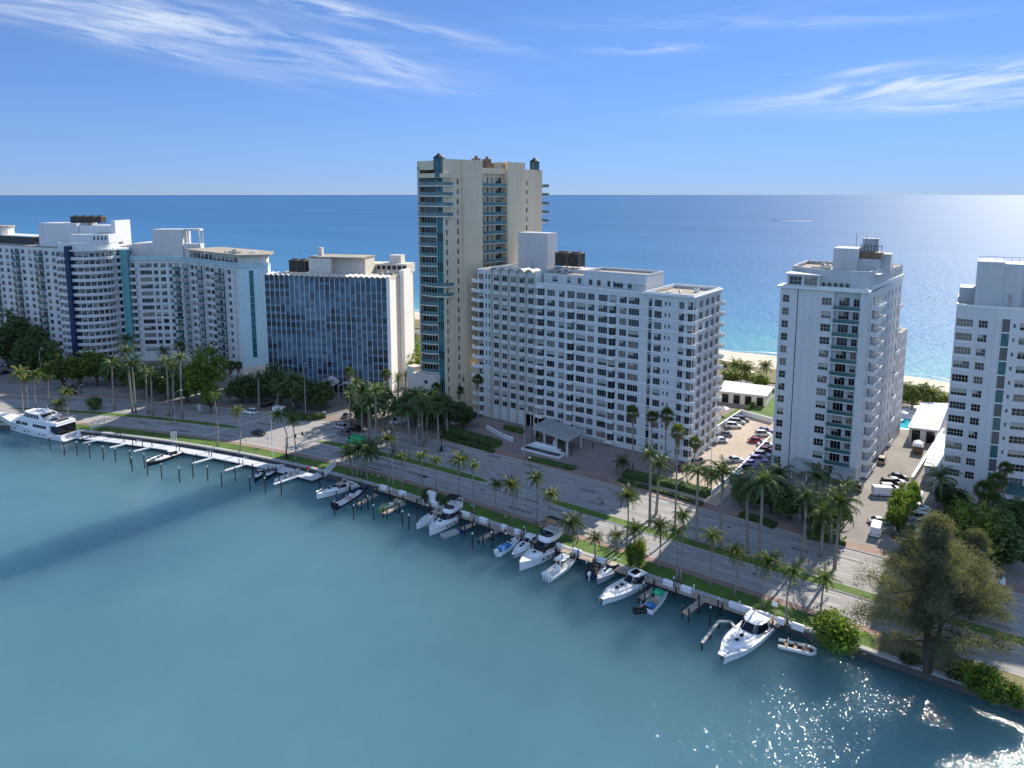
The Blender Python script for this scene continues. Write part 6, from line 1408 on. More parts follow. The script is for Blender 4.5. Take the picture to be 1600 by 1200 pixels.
for a, b_ in zip(pts, pts[1:]): d = b_ - a; c = (a + b_) / 2; mb.obox((c.x, c.y), math.atan2(d.y, d.x), d.length / 2, .22, -.12, .12)
mb.build('beam', M['conc'], t)
for p in pts + [(pts[0] + pts[1]) / 2]: mb = MB(); mb.cyl(p.x, p.y, -3, 0, .16, 8); mb.build('post', M['pile'], t)
boxes = [(596, 766), (628, 774), (680, 790), (728, 806), (760, 813), (792, 824), (814, 830), (875, 854), (906, 862), (940, 877), (1047, 912), (1075, 921), (1148, 950), (1165, 956), (1193, 967), (1219, 976), (1246, 985)]
bl = ['beside the two lifted boats', 'above the lime green boat', 'by the white notice panel', 'behind the black topped flybridge boat', 'above the short finger pier', 'small one above the blue covered boat, left', 'above the small white cabin boat', 'by the stern of the large flybridge cruiser', 'by the dark covered boat', 'with canvas folds over it beside the cabin cruiser', 'first right of the cabin cruiser', 'above the green canopy boat', 'left of the tall white post', 'right of the tall white post by the express cruiser', 'right behind the express cruiser', 'small one right of the express cruiser', 'last one, near the mangrove bush']
for (x, y), l in zip(boxes, bl):
    p = gp(x, y, 1.5); u, n = to_street(p); p = S(u, 111.2); a = street_angle(u); t = thing('dock_box', 'white dock box on the boardwalk, ' + l, 'dock box', (p.x, p.y, 1.52), a, 'white dock boxes')
    w = .55 if 'small' in l else .95; mb = MB(); mb.box(-w, w, -.38, .38, 0, .75); mb.build('box', M['gel'], t); mb = MB(); mb.rings([[(-w - .05, -.43, .75), (w + .05, -.43, .75), (w + .05, .43, .75), (-w - .05, .43, .75)], [(-w - .05, -.43, .82), (w + .05, -.43, .82), (w + .05, .43, .82), (-w - .05, .43, .82)], [(-w + .1, -.2, .98), (w - .1, -.2, .98), (w - .1, .2, .98), (-w + .1, .2, .98)]]); mb.build('lid', M['gel'], t)

# ------------------------------------------------------------------ boats
def hull(L, B, fb, rise, draft=.5, n=12, pw=2.3, full=.95):
    st = []
    for i in range(n + 1):
        t = i / n; x = -L / 2 + L * t; k = max(0, (t - .38) / .62); b = B / 2 * (full + (1 - full) * min(1, t / .35)) * (1 - k ** pw); b = max(b, .03 if pw < 3.5 else .13 * B)
        h = fb + rise * t * t; kd = -draft * (1 - k ** 4) ; fl = 1 - .25 * k
        st.append([(x + .06 * L * k ** 3 * (z > 0), y, z) for (y, z) in ((b, h), (b * .97 * fl, h * .55), (b * .9 * fl, .12), (b * .8 * fl, -.05), (0, kd), (-b * .8 * fl, -.05), (-b * .9 * fl, .12), (-b * .97 * fl, h * .55), (-b, h))])
    return st
def hull_mesh(mb, st, top=0, mid=0, low=1, deck=2, ck=(0, .45), sole=.35, inner=0, inset=.14, cap=True):
    n = len(st)
    for i in range(n - 1):
        a, c = st[i], st[i + 1]
        for k in range(8):
            m = (top, mid, low, low, low, low, mid, top)[k]; mb.quad(a[k], a[k + 1], c[k + 1], c[k], m)
    mb.add(st[0], [tuple(range(8, -1, -1))], top)
    for i in range(n - 1):
        t = (i + .5) / (n - 1); a, c = st[i], st[i + 1]
        ins = lambda p: (p[0], p[1] * (1 - inset / max(abs(p[1]), .2)) if abs(p[1]) > .2 else p[1] * .5, p[2])
        ia0, ia8, ic0, ic8 = ins(a[0]), ins(a[8]), ins(c[0]), ins(c[8])
        if ck[0] <= t < ck[1]:
            z = sole; lo = lambda p: (p[0], p[1], z)
            mb.quad(a[0], c[0], ic0, ia0, inner); mb.quad(c[8], a[8], ia8, ic8, inner); mb.quad(lo(ia8), lo(ia0), lo(ic0), lo(ic8), deck); mb.quad(ia0, ic0, lo(ic0), lo(ia0), inner); mb.quad(ic8, ia8, lo(ia8), lo(ic8), inner)
        else:
            mb.quad(a[8], a[0], c[0], c[8], inner)
        if abs(t - ck[1]) < .5 / (n - 1) + 1e-6 and t >= ck[1]: mb.quad((a[0][0], ia8[1], sole), (a[0][0], ia0[1], sole), ia0, ia8, inner)
    # transom inner face
    a = st[0]; mb.quad((a[0][0] + .12, a[0][1] * .9, a[0][2]), (a[0][0] + .12, a[8][1] * .9, a[0][2]), (a[0][0] + .12, a[8][1] * .9, sole), (a[0][0] + .12, a[0][1] * .9, sole), inner)
    mb.quad(a[0], (a[0][0] + .12, a[0][1] * .9, a[0][2]), (a[0][0] + .12, a[8][1] * .9, a[0][2]), a[8], inner)
def plan(xa, xf, w, nose=.35, wn=.45):
    xm = xf - (xf - xa) * nose
    return [(xa, -w), (xm, -w), (xf - (xf - xm) * .35, -w * .8), (xf, -w * wn), (xf, w * wn), (xf - (xf - xm) * .35, w * .8), (xm, w), (xa, w)]
def lay(pl, z, dz=0): return [(x, y, z + dz * i / max(1, 1)) for i, (x, y) in enumerate(pl)]
def stack(mb, levels, mis): mb.rings([[(x, y, z) for x, y in p] for z, p in levels], mis)
def outboard(parent, x, y, z, s=1.0, mat=None):
    mb = MB(); stack(mb, [(z - .1, [(x - .62 * s, y - .16 * s), (x, y - .18 * s), (x, y + .18 * s), (x - .62 * s, y + .16 * s)]), (z + .35 * s, [(x - .72 * s, y - .2 * s), (x + .05, y - .22 * s), (x + .05, y + .22 * s), (x - .72 * s, y + .2 * s)]), (z + .62 * s, [(x - .6 * s, y - .15 * s), (x - .05, y - .16 * s), (x - .05, y + .16 * s), (x - .6 * s, y + .15 * s)])], 0)
    mb.box(x - .38 * s, x - .1 * s, y - .08, y + .08, z - 1.0, z - .1); mb.box(x - .62 * s, x - .05 * s, y - .03, y + .03, z - 1.05, z - .75); return mb.build('outboard', mat or M['gel'], parent)
def rail(parent, st, t0=.5, h=.55, name='bow_rail'):
    mb = MB(); n = len(st); idx = [i for i in range(n) if i / (n - 1) >= t0]
    for k, s in ((0, 1), (8, -1)):
        pts = [(st[i][k][0], st[i][k][1] * .95, st[i][k][2] + h) for i in idx]; mb.path(pts, .025, 4)
        for p in pts[::2]: mb.path([(p[0], p[1], p[2] - h), p], .02, 4)
    return mb.build(name, M['steel'], parent)
GBOAT = None
def boat_root(label, ps, pb, z, name='motorboat', cat='boat'):
    a, b = gp(*ps, z), gp(*pb, z); c = (a + b) / 2; d = b - a; t = thing(name, label, cat, (c.x, c.y, z), math.atan2(d.y, d.x)); return t, d.length
def cc_boat(label, ps, pb, z, hullm, top=True, engines=2, ttop=None, cover=None, eng=None, L=None, lowm=None, frame_open=False):
    t, Ln = boat_root(label, ps, pb, z, 'centre_console_boat'); L = L or Ln; B = L * .29; st = hull(L, B, .75, .45)
    mb = MB(); hull_mesh(mb, st, 0, 0, 1, 2, (0, .82), .3); mb.build('hull', [hullm, lowm or M['gel'], M['gelcream']], t); hb = B / 2
    c = MB(); stack(c, [(.3, plan(-.5, .7, .42, .3, .7)), (1.15, plan(-.45, .6, .42, .3, .7)), (1.3, plan(-.4, .45, .38, .3, .7))], [0, 0]); c.build('console', M['gel'], t)
    w = MB(); stack(w, [(1.28, plan(-.1, .5, .36, .3, .7)), (1.7, plan(-.25, .2, .34, .3, .7))], 0); w.build('windscreen', M['tint'], t)
    s = MB(); s.box(-1.5, -.9, -.5, .5, .3, .95); s.box(-1.55, -1.42, -.5, .5, .95, 1.4); s.build('seat', M['seat'] if not top else M['gel'], t)
    s = MB(); s.box(L * .2, L * .2 + 1.1, -.5, .5, .3, .75); s.build('bow_seat', M['gelcream'], t)
    if top:
        p = MB()
        for x, y in ((-.9, .5), (-.9, -.5), (.6, .45), (.6, -.45)): p.path([(x, y, .4), (x * 1.1, y * 1.2, 2.35)], .035, 5)
        p.build('top_frame', M['steel'], t); q = MB(); stack(q, [(2.3, plan(-1.5, 1.1, .95, .15, .85)), (2.42, plan(-1.55, 1.15, .98, .15, .85)), (2.48, plan(-1.4, 1.0, .85, .15, .85))], 0); q.build('hard_top', ttop or M['gel'], t)
    if cover:
        q = MB(); stack(q, [(.9, plan(-L * .48, -.2, hb * .9, .2, .8)), (1.3, plan(-L * .4, -.4, hb * .5, .2, .8)), (1.35, plan(-L * .3, -.6, hb * .2, .2, .8))], 0); q.build('cover', cover, t)
    for i in range(engines):
        y = (i - (engines - 1) / 2) * .62; outboard(t, -L / 2 - .05, y, .75, 1.0, eng)
    rail(t, st, .62, .3); return t
def cruiser(label, ps, pb, z, hullm=None, style='express', topm=None, lowm=None, deckm=None, L=None, B=None, name='cabin_cruiser'):
    t, Ln = boat_root(label, ps, pb, z, name); L = L or Ln; B = B or L * .31; fb = (.078 if style == 'express' else .095) * L + .1; rise = (.022 if style == 'express' else .04) * L; st = hull(L, B, fb, rise, .05 * L, pw=3.6 if style == 'express' else 2.9)
    mb = MB(); hull_mesh(mb, st, 0, 0, 1, 2, (0, .36), fb * .45); mb.build('hull', [hullm or M['gel'], lowm or M['gel'], M['gelcream']], t); w = B / 2
    pf = MB(); pf.box(-L / 2 - .07 * L, -L / 2 + .05, -w * .85, w * .85, .15, .32); pf.build('swim_platform', M['gel'], t)
    # raised trunk cabin on the foredeck
    c = MB(); stack(c, [(fb + .05, plan(-.14 * L, .36 * L, w * .72, .7, .3)), (fb + .30 + rise * .4, plan(-.12 * L, .31 * L, w * .62, .7, .3)), (fb + .42 + rise * .4, plan(-.10 * L, .26 * L, w * .48, .7, .3))], 0); c.build('foredeck', deckm or M['gel'], t)
    zt = fb + .35
    for x in (.1, .21): h = MB(); h.obox((x * L, 0), 0, .28, .25, zt + .22 - x * .3, zt + .34 + rise * .35 - x * .3); h.build('hatch', M['tint'], t)
    if style == 'express':
        g = MB(); stack(g, [(zt, plan(-.29 * L, .0 * L, w * .80, .55, .5)), (zt + .075 * L, plan(-.28 * L, -.10 * L, w * .66, .5, .5))], 0); g.build('windscreen', M['tint'], t)
        a = MB()
        for s in (-1, 1): a.path([(-.30 * L, s * w * .84, zt - .1), (-.28 * L, s * w * .68, zt + .08 * L), (-.15 * L, s * w * .62, zt + .082 * L)], .08, 5); a.path([(-.01 * L, s * w * .4, zt), (-.11 * L, s * w * .34, zt + .08 * L)], .05, 5)
        a.build('windscreen_frame', M['gel'], t)
        h = MB(); stack(h, [(zt + .076 * L, plan(-.34 * L, -.11 * L, w * .70, .5, .5)), (zt + .086 * L, plan(-.35 * L, -.10 * L, w * .73, .5, .5)), (zt + .096 * L, plan(-.32 * L, -.13 * L, w * .58, .5, .5))], 0); h.build('hard_top', topm or M['gel'], t)
        if 'sunroof' in label: q = MB(); q.box(-.29 * L, -.15 * L, -w * .35, w * .35, zt + .096 * L, zt + .099 * L + .01); q.build('sunroof', M['tint'], t)
    elif style == 'open':
        g = MB(); stack(g, [(zt - .1, plan(-.20 * L, .10 * L, w * .80, .5, .45)), (zt + .06 * L, plan(-.18 * L, .02 * L, w * .70, .5, .45)), (zt + .061 * L, plan(-.17 * L, .0 * L, w * .62, .5, .45))], [0, 1]); g.build('windscreen', [M['tint'], M['seat']], t)
        a = MB(); a.path([(-.2 * L, w * .9, fb), (-.26 * L, w * .8, zt + .10 * L), (-.26 * L, -w * .8, zt + .10 * L), (-.2 * L, -w * .9, fb)], .07, 6); a.build('radar_arch', topm or M['gel'], t)
    elif style == 'fly':
        g = MB(); stack(g, [(zt - .05, plan(-.26 * L, .16 * L, w * .82, .5, .4)), (zt + .02 * L, plan(-.26 * L, .14 * L, w * .82, .5, .4)), (zt + .10 * L, plan(-.25 * L, .02 * L, w * .74, .5, .45)), (zt + .125 * L, plan(-.27 * L, -.0 * L, w * .76, .5, .45))], [0, 1, 0]); g.build('cabin', [M['gel'], M['tint']], t)
        f = MB(); stack(f, [(zt + .125 * L, plan(-.36 * L, .03 * L, w * .78, .35, .5)), (zt + .185 * L, plan(-.38 * L, .0 * L, w * .82, .35, .5))], 0); z1 = zt + .185 * L
        f.v = f.v; f.build('flybridge', M['gel'], t)
        k = MB(); stack(k, [(z1 + .005, plan(-.35 * L, -.06 * L, w * .68, .35, .5)), (z1 + .012, plan(-.34 * L, -.07 * L, w * .66, .35, .5))], 0); k.build('flybridge_floor', M['gelcream'], t)
        sc = MB(); stack(sc, [(z1, plan(-.10 * L, .0 * L, w * .7, .6, .5)), (z1 + .04 * L, plan(-.11 * L, -.03 * L, w * .62, .6, .5))], 0); sc.build('flybridge_screen', M['tint'], t)
        se = MB(); se.box(-.22 * L, -.17 * L, -w * .5, w * .5, z1, z1 + .5); se.box(-.34 * L, -.3 * L, -w * .6, w * .6, z1, z1 + .45); se.build('flybridge_seat', M['gel'], t)
        ar = MB(); ar.path([(-.30 * L, w * .85, zt + .1 * L), (-.37 * L, w * .78, z1 + .09 * L), (-.37 * L, -w * .78, z1 + .09 * L), (-.30 * L, -w * .85, zt + .1 * L)], .11, 6); ar.build('radar_arch', M['gel'], t)
        if topm is not None:
            bm = MB(); n = 8; rr = [[(-.36 * L + .26 * L * i / n, y, z1 + .15 * L + .25 * math.sin(math.pi * i / n)) for y in (-w * .72, w * .72)] for i in range(n + 1)]
            bm.rings([[(a[0][0], a[0][1], a[0][2]), (a[1][0], a[1][1], a[1][2]), (a[1][0], a[1][1], a[1][2] + .06), (a[0][0], a[0][1], a[0][2] + .06)] for a in rr], 0)
            for s in (-1, 1):
                for x in (-.34, -.12): bm.path([(x * L, s * w * .72, z1), (x * L, s * w * .72, z1 + .16 * L)], .03, 4)
            bm.build('bimini', topm, t)
        po = MB()
        for x in (-.04, .08, .18):
            for s in (-1, 1): po.obox((x * L, s * w * .97 * (1 - max(0, x + .02) * .5)), 0, .25, .06, fb * .62, fb * .78)
        po.build('porthole', M['tint'], t)
        if name == 'flybridge_cruiser' and L > 11: sp_ = MB(); stack(sp_, [(zt + .0, plan(.06 * L, .17 * L, w * .66, .6, .45)), (zt + .06 * L, plan(.03 * L, .10 * L, w * .66, .6, .45))], 0); sp_.build('screen_cover', M['canvas_black'], t)
    se = MB(); se.box(-.45 * L, -.40 * L, -w * .75, w * .75, fb * .45, fb * .95); se.box(-.40 * L, -.24 * L, w * .5, w * .8, fb * .45, fb * .9); se.build('cockpit_seat', M['seat'] if style == 'open' else M['gelcream'], t)
    rail(t, st, .45, .45); return t
def lift(label, ps, pb, z):
    a, b = gp(*ps, z), gp(*pb, z); c = (a + b) / 2; d = b - a; an = math.atan2(d.y, d.x); t = thing('boat_lift', label, 'boat lift', (c.x, c.y, 0), an, 'boat lifts'); L = d.length
    for x in (-.25 * L, .22 * L):
        m = MB(); m.box(x - .12, x + .12, -2.2, 2.2, z - .75, z - .5); m.build('cradle_beam', M['lampgrey'], t)
        for s in (-1, 1): m = MB(); m.cyl(x, s * 2.25, -2.5, z + 1.6, .13, 8); m.build('post', M['pile'], t)
    return t
# left dock
cruiser('black and white sport boat with hardtop moored at the left floating dock', (277, 712), (240, 726), 0, M['hullblack'], 'express', lowm=M['gel'], L=9.6, B=2.9, name='sport_boat')
cruiser('dark bowrider with black interior, left of three boats at the end of the left dock', (411, 738), (400, 752), 0, M['hullblack'], 'open', lowm=M['gelgrey'], L=7.2, B=2.4, name='bowrider', topm=M['gelgrey'])
cruiser('dark open boat with white stripe, middle of three boats at the left dock end', (432, 735), (416, 750), 0, M['hullblack'], 'open', lowm=M['gel'], L=7.6, B=2.4, name='bowrider')
cc_boat('small white open boat, right of three boats at the end of the left dock', (465, 741), (430, 756), 0, M['gel'], False, 1, L=6.6)
# right boardwalk
cruiser('white bowrider on a lift, left of the pair by the dock gate', (548, 762), (505, 777), 1.0, M['gel'], 'open', lowm=M['hullblack'], L=9.6, B=2.9, name='bowrider')
cc_boat('navy hulled white fishing boat on a lift, right of the pair by the dock gate', (526, 793), (572, 766), 1.0, M['hullnavy'], False, 3, L=11.0, eng=M['rubber'], lowm=M['gel'])
lift('boat lift under the navy hulled fishing boat', (526, 793), (572, 766), 1.0); lift('boat lift under the white bowrider by the dock gate', (548, 762), (505, 777), 1.0)
cc_boat('lime green and white open boat beside its finger pier', (628, 784), (597, 801), .4, M['hullgreen'], False, 1, L=7.6, lowm=M['hullgreen'])
cc_boat('white speedboat without a top, left of the black topped flybridge boat', (692, 800), (655, 825), .8, M['gel'], False, 1, L=9.5); lift('boat lift under the white speedboat', (692, 800), (655, 825), .8)
cruiser('white flybridge boat with a black bimini top, left of the empty finger pier', (718, 806), (677, 834), .2, M['gel'], 'fly', M['canvas_black'], L=11.0, B=3.6, name='flybridge_cruiser')
cruiser('slim white speedboat wedged behind the black topped flybridge boat', (704, 802), (672, 831), .3, M['gel'], 'open', L=9.2, B=2.3, name='bowrider')
cc_boat('open boat with a blue covered console, right of the empty finger pier', (780, 866), (812, 846), .3, M['gel'], False, 1, cover=M['canvas_blue'], L=7.4)
cruiser('small white cabin boat with dark side windows, left of the large flybridge cruiser', (833, 846), (808, 868), .2, M['gel'], 'express', L=8.6, B=2.9)
cruiser('large white flybridge cruiser with black covered screen and black bimini', (874, 852), (821, 887), 0, M['gel'], 'fly', M['canvas_black'], L=13.2, B=4.4, name='flybridge_cruiser')
cc_boat('white centre console with twin white outboards and orange bottom', (860, 902), (898, 876), .2, M['gel'], True, 3, L=9.6, lowm=M['hullred'])
cc_boat('dark covered boat beneath the sunlit palms, left of the black interior boat', (925, 900), (948, 876), .3, M['hullnavy'], False, 1, cover=M['canvas_black'], L=8.2)
cruiser('grey bowrider with black interior, left of the cabin cruiser with sunroof', (967, 884), (938, 910), .3, M['gelgrey'], 'open', lowm=M['hullblack'], L=8.6, B=2.7, name='bowrider', topm=M['gel'])
cruiser('cabin cruiser with dark sunroof and tan striped foredeck, left of the green canopy', (1006, 907), (949, 940), 0, M['gel'], 'express', None, M['hullnavy'], M['gelcream'], L=12.2, B=3.8)
cgb = cc_boat('white boat with bright green canopy and blue rear cushion', (1012, 957), (1043, 924), 0, M['gel'], False, 0, L=8.4)
mb = MB(); n = 8; rr = []
for i in range(n + 1):
    a = math.pi * i / n; rr.append([(x, .95 * math.cos(a), 1.6 + .55 * math.sin(a) * (1 - .08 * abs(k - 2))) for k, x in enumerate((-1.2, -.8, -.2, .4, .8))])
for i in range(n):
    for k in range(4): mb.quad(rr[i][k], rr[i][k + 1], rr[i + 1][k + 1], rr[i + 1][k])
for s in (-.93, .93): mb.path([(-1.1, s, .7), (-1.0, s, 1.62)], .03, 4); mb.path([(.7, s, .7), (.6, s, 1.62)], .03, 4)
mb.build('canopy', M['canvas_green'], cgb); mb = MB(); mb.box(-3.6, -2.3, -.8, .8, .7, .95); mb.build('rear_cushion', M['canvas_blue'], cgb)
cruiser('white express cruiser with rounded hardtop, large and alone at the right end', (1195, 976), (1132, 1033), 0, M['gel'], 'express', None, M['gelcream'], L=13.6, B=4.7, name='express_cruiser')

def yacht():
    t, L = boat_root('large white motor yacht with three decks moored at the far left', (110, 686), (4, 664), 0, 'motor_yacht', 'yacht'); t.scale = (.97, .97, .88); L = 33.0; B = 6.6; st = hull(L, B, 2.3, 2.2, 1.2, 18, 2.6)
    mb = MB(); hull_mesh(mb, st, 0, 0, 1, 2, (0, .10), 1.6); mb.build('hull', [M['gel'], M['gel'], M['teak']], t); w = B / 2
    mb = MB(); mb.box(-L / 2 - 1.6, -L / 2, -w * .9, w * .9, .4, .7); mb.build('swim_platform', M['gel'], t)
    c = MB(); stack(c, [(2.4, plan(-11.5, 9.5, w * .93, .35, .35)), (3.2, plan(-11.5, 9.0, w * .92, .35, .35)), (4.6, plan(-11.3, 6.5, w * .86, .35, .4)), (5.0, plan(-15, 6.0, w * .9, .3, .45))], [0, 0, 0]); c.build('main_deck_house', M['gel'], t)
    for s in (-1, 1):
        for (x0, x1) in ((-10, -3.6), (-1.5, 1.6), (2.0, 4.2)):
            q = MB(); y = s * w * .9; q.add([(x0, y * 1.015, 3.35), (x1, y * 1.015, 3.35), (x1 - .3, y * .985, 4.3), (x0, y * .985, 4.3), (x0, y * .9, 3.35), (x1, y * .9, 3.35), (x1 - .3, y * .88, 4.3), (x0, y * .88, 4.3)], [(0, 1, 2, 3), (7, 6, 5, 4), (0, 4, 5, 1), (1, 5, 6, 2), (2, 6, 7, 3), (3, 7, 4, 0)]); q.build('saloon_window', M['tint'], t)
        for x in (-9, -7, -2, 0, 5.5, 7.5): q = MB(); q.obox((x, s * w * .972 * (1 if x < 0 else 1 - ((x + L * .12) / (L * .62)) ** 2.6 * .9)), 0, .28, .09, 1.25, 1.6); q.build('porthole', M['tint'], t)
    f = MB(); stack(f, [(5.0, plan(-14.8, 5.0, w * .9, .3, .5)), (5.9, plan(-14.8, 4.4, w * .9, .3, .5)), (6.0, plan(-14.5, 4.0, w * .84, .3, .5))], 0); f.build('upper_deck', M['gel'], t)
    g = MB(); stack(g, [(6.0, plan(-5.0, 3.2, w * .7, .4, .5)), (7.3, plan(-4.6, 1.6, w * .62, .4, .5))], 0); g.build('pilothouse_glass', M['tint'], t)
    for i in range(5):
        for s in (-1, 1): q = MB(); q.path([(-4.8 + i * 1.5, s * w * .705, 6.0), (-4.6 + i * 1.3, s * w * .625, 7.35)], .09, 4); q.build('window_post', M['gel'], t)
    h = MB(); stack(h, [(7.3, plan(-6.2, 1.8, w * .72, .4, .5)), (7.55, plan(-6.4, 2.1, w * .75, .4, .5)), (7.7, plan(-6.0, 1.4, w * .62, .4, .5))], 0); h.build('hard_top', M['gel'], t)
    a = MB()
    for s in (-1, 1): a.add([(-9.5, s * w * .86, 5.8), (-7.2, s * w * .86, 5.8), (-5.6, s * w * .72, 7.6), (-6.4, s * w * .72, 7.6), (-9.5, s * w * .8, 5.8), (-7.2, s * w * .8, 5.8), (-5.6, s * w * .66, 7.6), (-6.4, s * w * .66, 7.6)], [(0, 1, 2, 3), (7, 6, 5, 4), (0, 4, 5, 1), (1, 5, 6, 2), (2, 6, 7, 3), (3, 7, 4, 0)])
    a.box(-7.2, -6.2, -w * .5, w * .5, 7.6, 7.9); a.path([(-6.6, 0, 7.8), (-6.8, 0, 10.0)], .08, 5); a.cyl(-6.4, 0, 8.6, 8.85, .7, 10); a.build('radar_arch', M['gel'], t)
    d = MB(); d.box(-14, -12.6, -1.4, 1.4, 6.0, 6.5); d.box(-11.8, -10.6, .6, 1.9, 6.0, 6.6); d.build('deck_seat', M['canvas_black'], t); d = MB(); stack(d, [(6.1, plan(-12.2, -8.8, .7, .5, .3)), (6.8, plan(-12.0, -9.0, .55, .5, .3))], 0); d.build('tender', M['gelgrey'], t); d = MB(); d.box(-10.6, -9.4, -1.9, -.9, 6.0, 6.5); d.build('deck_cushion', M['red'], t)
    r_ = MB()
    pts = [(-14.7, -w * .88, 6.9), (-14.7, w * .88, 6.9)]; r_.path([(-8, -w * .88, 6.9)] + pts + [(-8, w * .88, 6.9)], .04, 4)
    for k in range(7): x = -14.6 + k * 1.05; [r_.path([(x, s * w * .88, 5.9), (x, s * w * .88, 6.9)], .03, 4) for s in (-1, 1)]
    r_.build('deck_rail', M['steel'], t); rail(t, st, .5, .8)
    k = MB(); k.add([(-L / 2 - .05, -w * .5, .8), (-L / 2 - .05, w * .5, .8), (-L / 2 - .02, w * .55, 2.0), (-L / 2 - .02, -w * .55, 2.0)], [(3, 2, 1, 0)]); k.build('transom_door', M['gelgrey'], t)
    q = MB(); q.box(-15.2, -11.6, -w * .78, w * .78, 2.5, 4.9); q.build('aft_glazing', M['tint'], t)
yacht()
# small craft
t, L = boat_root('tan and black inflatable raft tied by the mangrove bush', (1228, 1010), (1262, 1018), 0, 'inflatable_raft', 'raft'); L = 5.4
for y in (-.9, .9): mb = MB(); mb.path([(-L / 2, y, .25), (L / 2 - .6, y, .25), (L / 2, y * .4, .35)], [.3, .3, .22], 8); mb.build('tube', M['gelcream'], t)
mb = MB(); mb.box(-L / 2, L / 2 - .5, -.7, .7, .1, .22); mb.build('floor', M['rubber'], t)
for x in (-1.5, -.2, 1.1): mb = MB(); mb.box(x - .25, x + .25, -.75, .75, .35, .55); mb.build('bench', M['teak'], t)
mb = MB()
for x in (-1.4, 1.2): mb.path([(x, -.8, .4), (x + .1, -.5, 1.2), (x + .1, .5, 1.2), (x, .8, .4)], .05, 5)
mb.build('hoop', M['seat'], t)
def jetski(label, px, py, ang, mat):
    p = gp(px, py, .3); t = thing('jet_ski', label, 'jet ski', (p.x, p.y, .2), R(ang), 'jet skis'); mb = MB(); stack(mb, [(-.2, plan(-1.5, 1.4, .45, .5, .25)), (.2, plan(-1.5, 1.6, .55, .5, .2)), (.45, plan(-1.5, 1.3, .45, .5, .2))], 0); mb.build('hull', mat, t)
    mb = MB(); stack(mb, [(.45, plan(-1.3, .4, .22, .4, .5)), (.8, plan(-1.2, .3, .18, .4, .5))], 0); mb.build('seat', M['rubber'], t); mb = MB(); stack(mb, [(.45, plan(.2, 1.2, .35, .6, .3)), (.9, plan(.2, .7, .25, .6, .3))], 0); mb.path([(.35, -.4, .95), (.45, 0, .9), (.35, .4, .95)], .04, 5); mb.build('handlebar_cowl', mat, t)
jetski('purple jet ski on a float beside the short finger pier', 727, 827, 50, pmat('purple_paint', (.08, .06, .45), .4, .1, 1)); jetski('dark jet ski floating left of the green canopy boat', 1003, 954, 10, M['hullblack']); jetski('grey jet ski at the stern of the cabin cruiser', 1006, 941, 70, M['gelgrey'])
p = gp(703, 834, .2); t = thing('swim_raft', 'flat pale floating platform off the bow of the black topped flybridge boat', 'raft', p, R(40)); mb = MB(); mb.box(-1.9, 1.9, -.9, .9, -.2, .25); mb.build('deck', M['conc'], t)
p = gp(1213, 345, 0); t = thing('distant_boat', 'tiny white motorboat far out on the ocean', 'boat', (p.x, p.y, 0), R(170)); st = hull(22, 6, 2, 1.5, 1); mb = MB(); hull_mesh(mb, st, 0, 0, 0, 0, (0, .3), 1); mb.build('hull', M['gel'], t); mb = MB(); stack(mb, [(2.2, plan(-6, 4, 2.2, .4, .4)), (4.8, plan(-5, 1, 1.8, .4, .4))], 0); mb.build('cabin', M['gel'], t)
mb = MB(); mb.add([(-11, -2, .12), (-11, 2, .12), (-90, 9, .12), (-90, -9, .12)], [(0, 3, 2, 1)]); mb.build('wake', M['foam'], t)
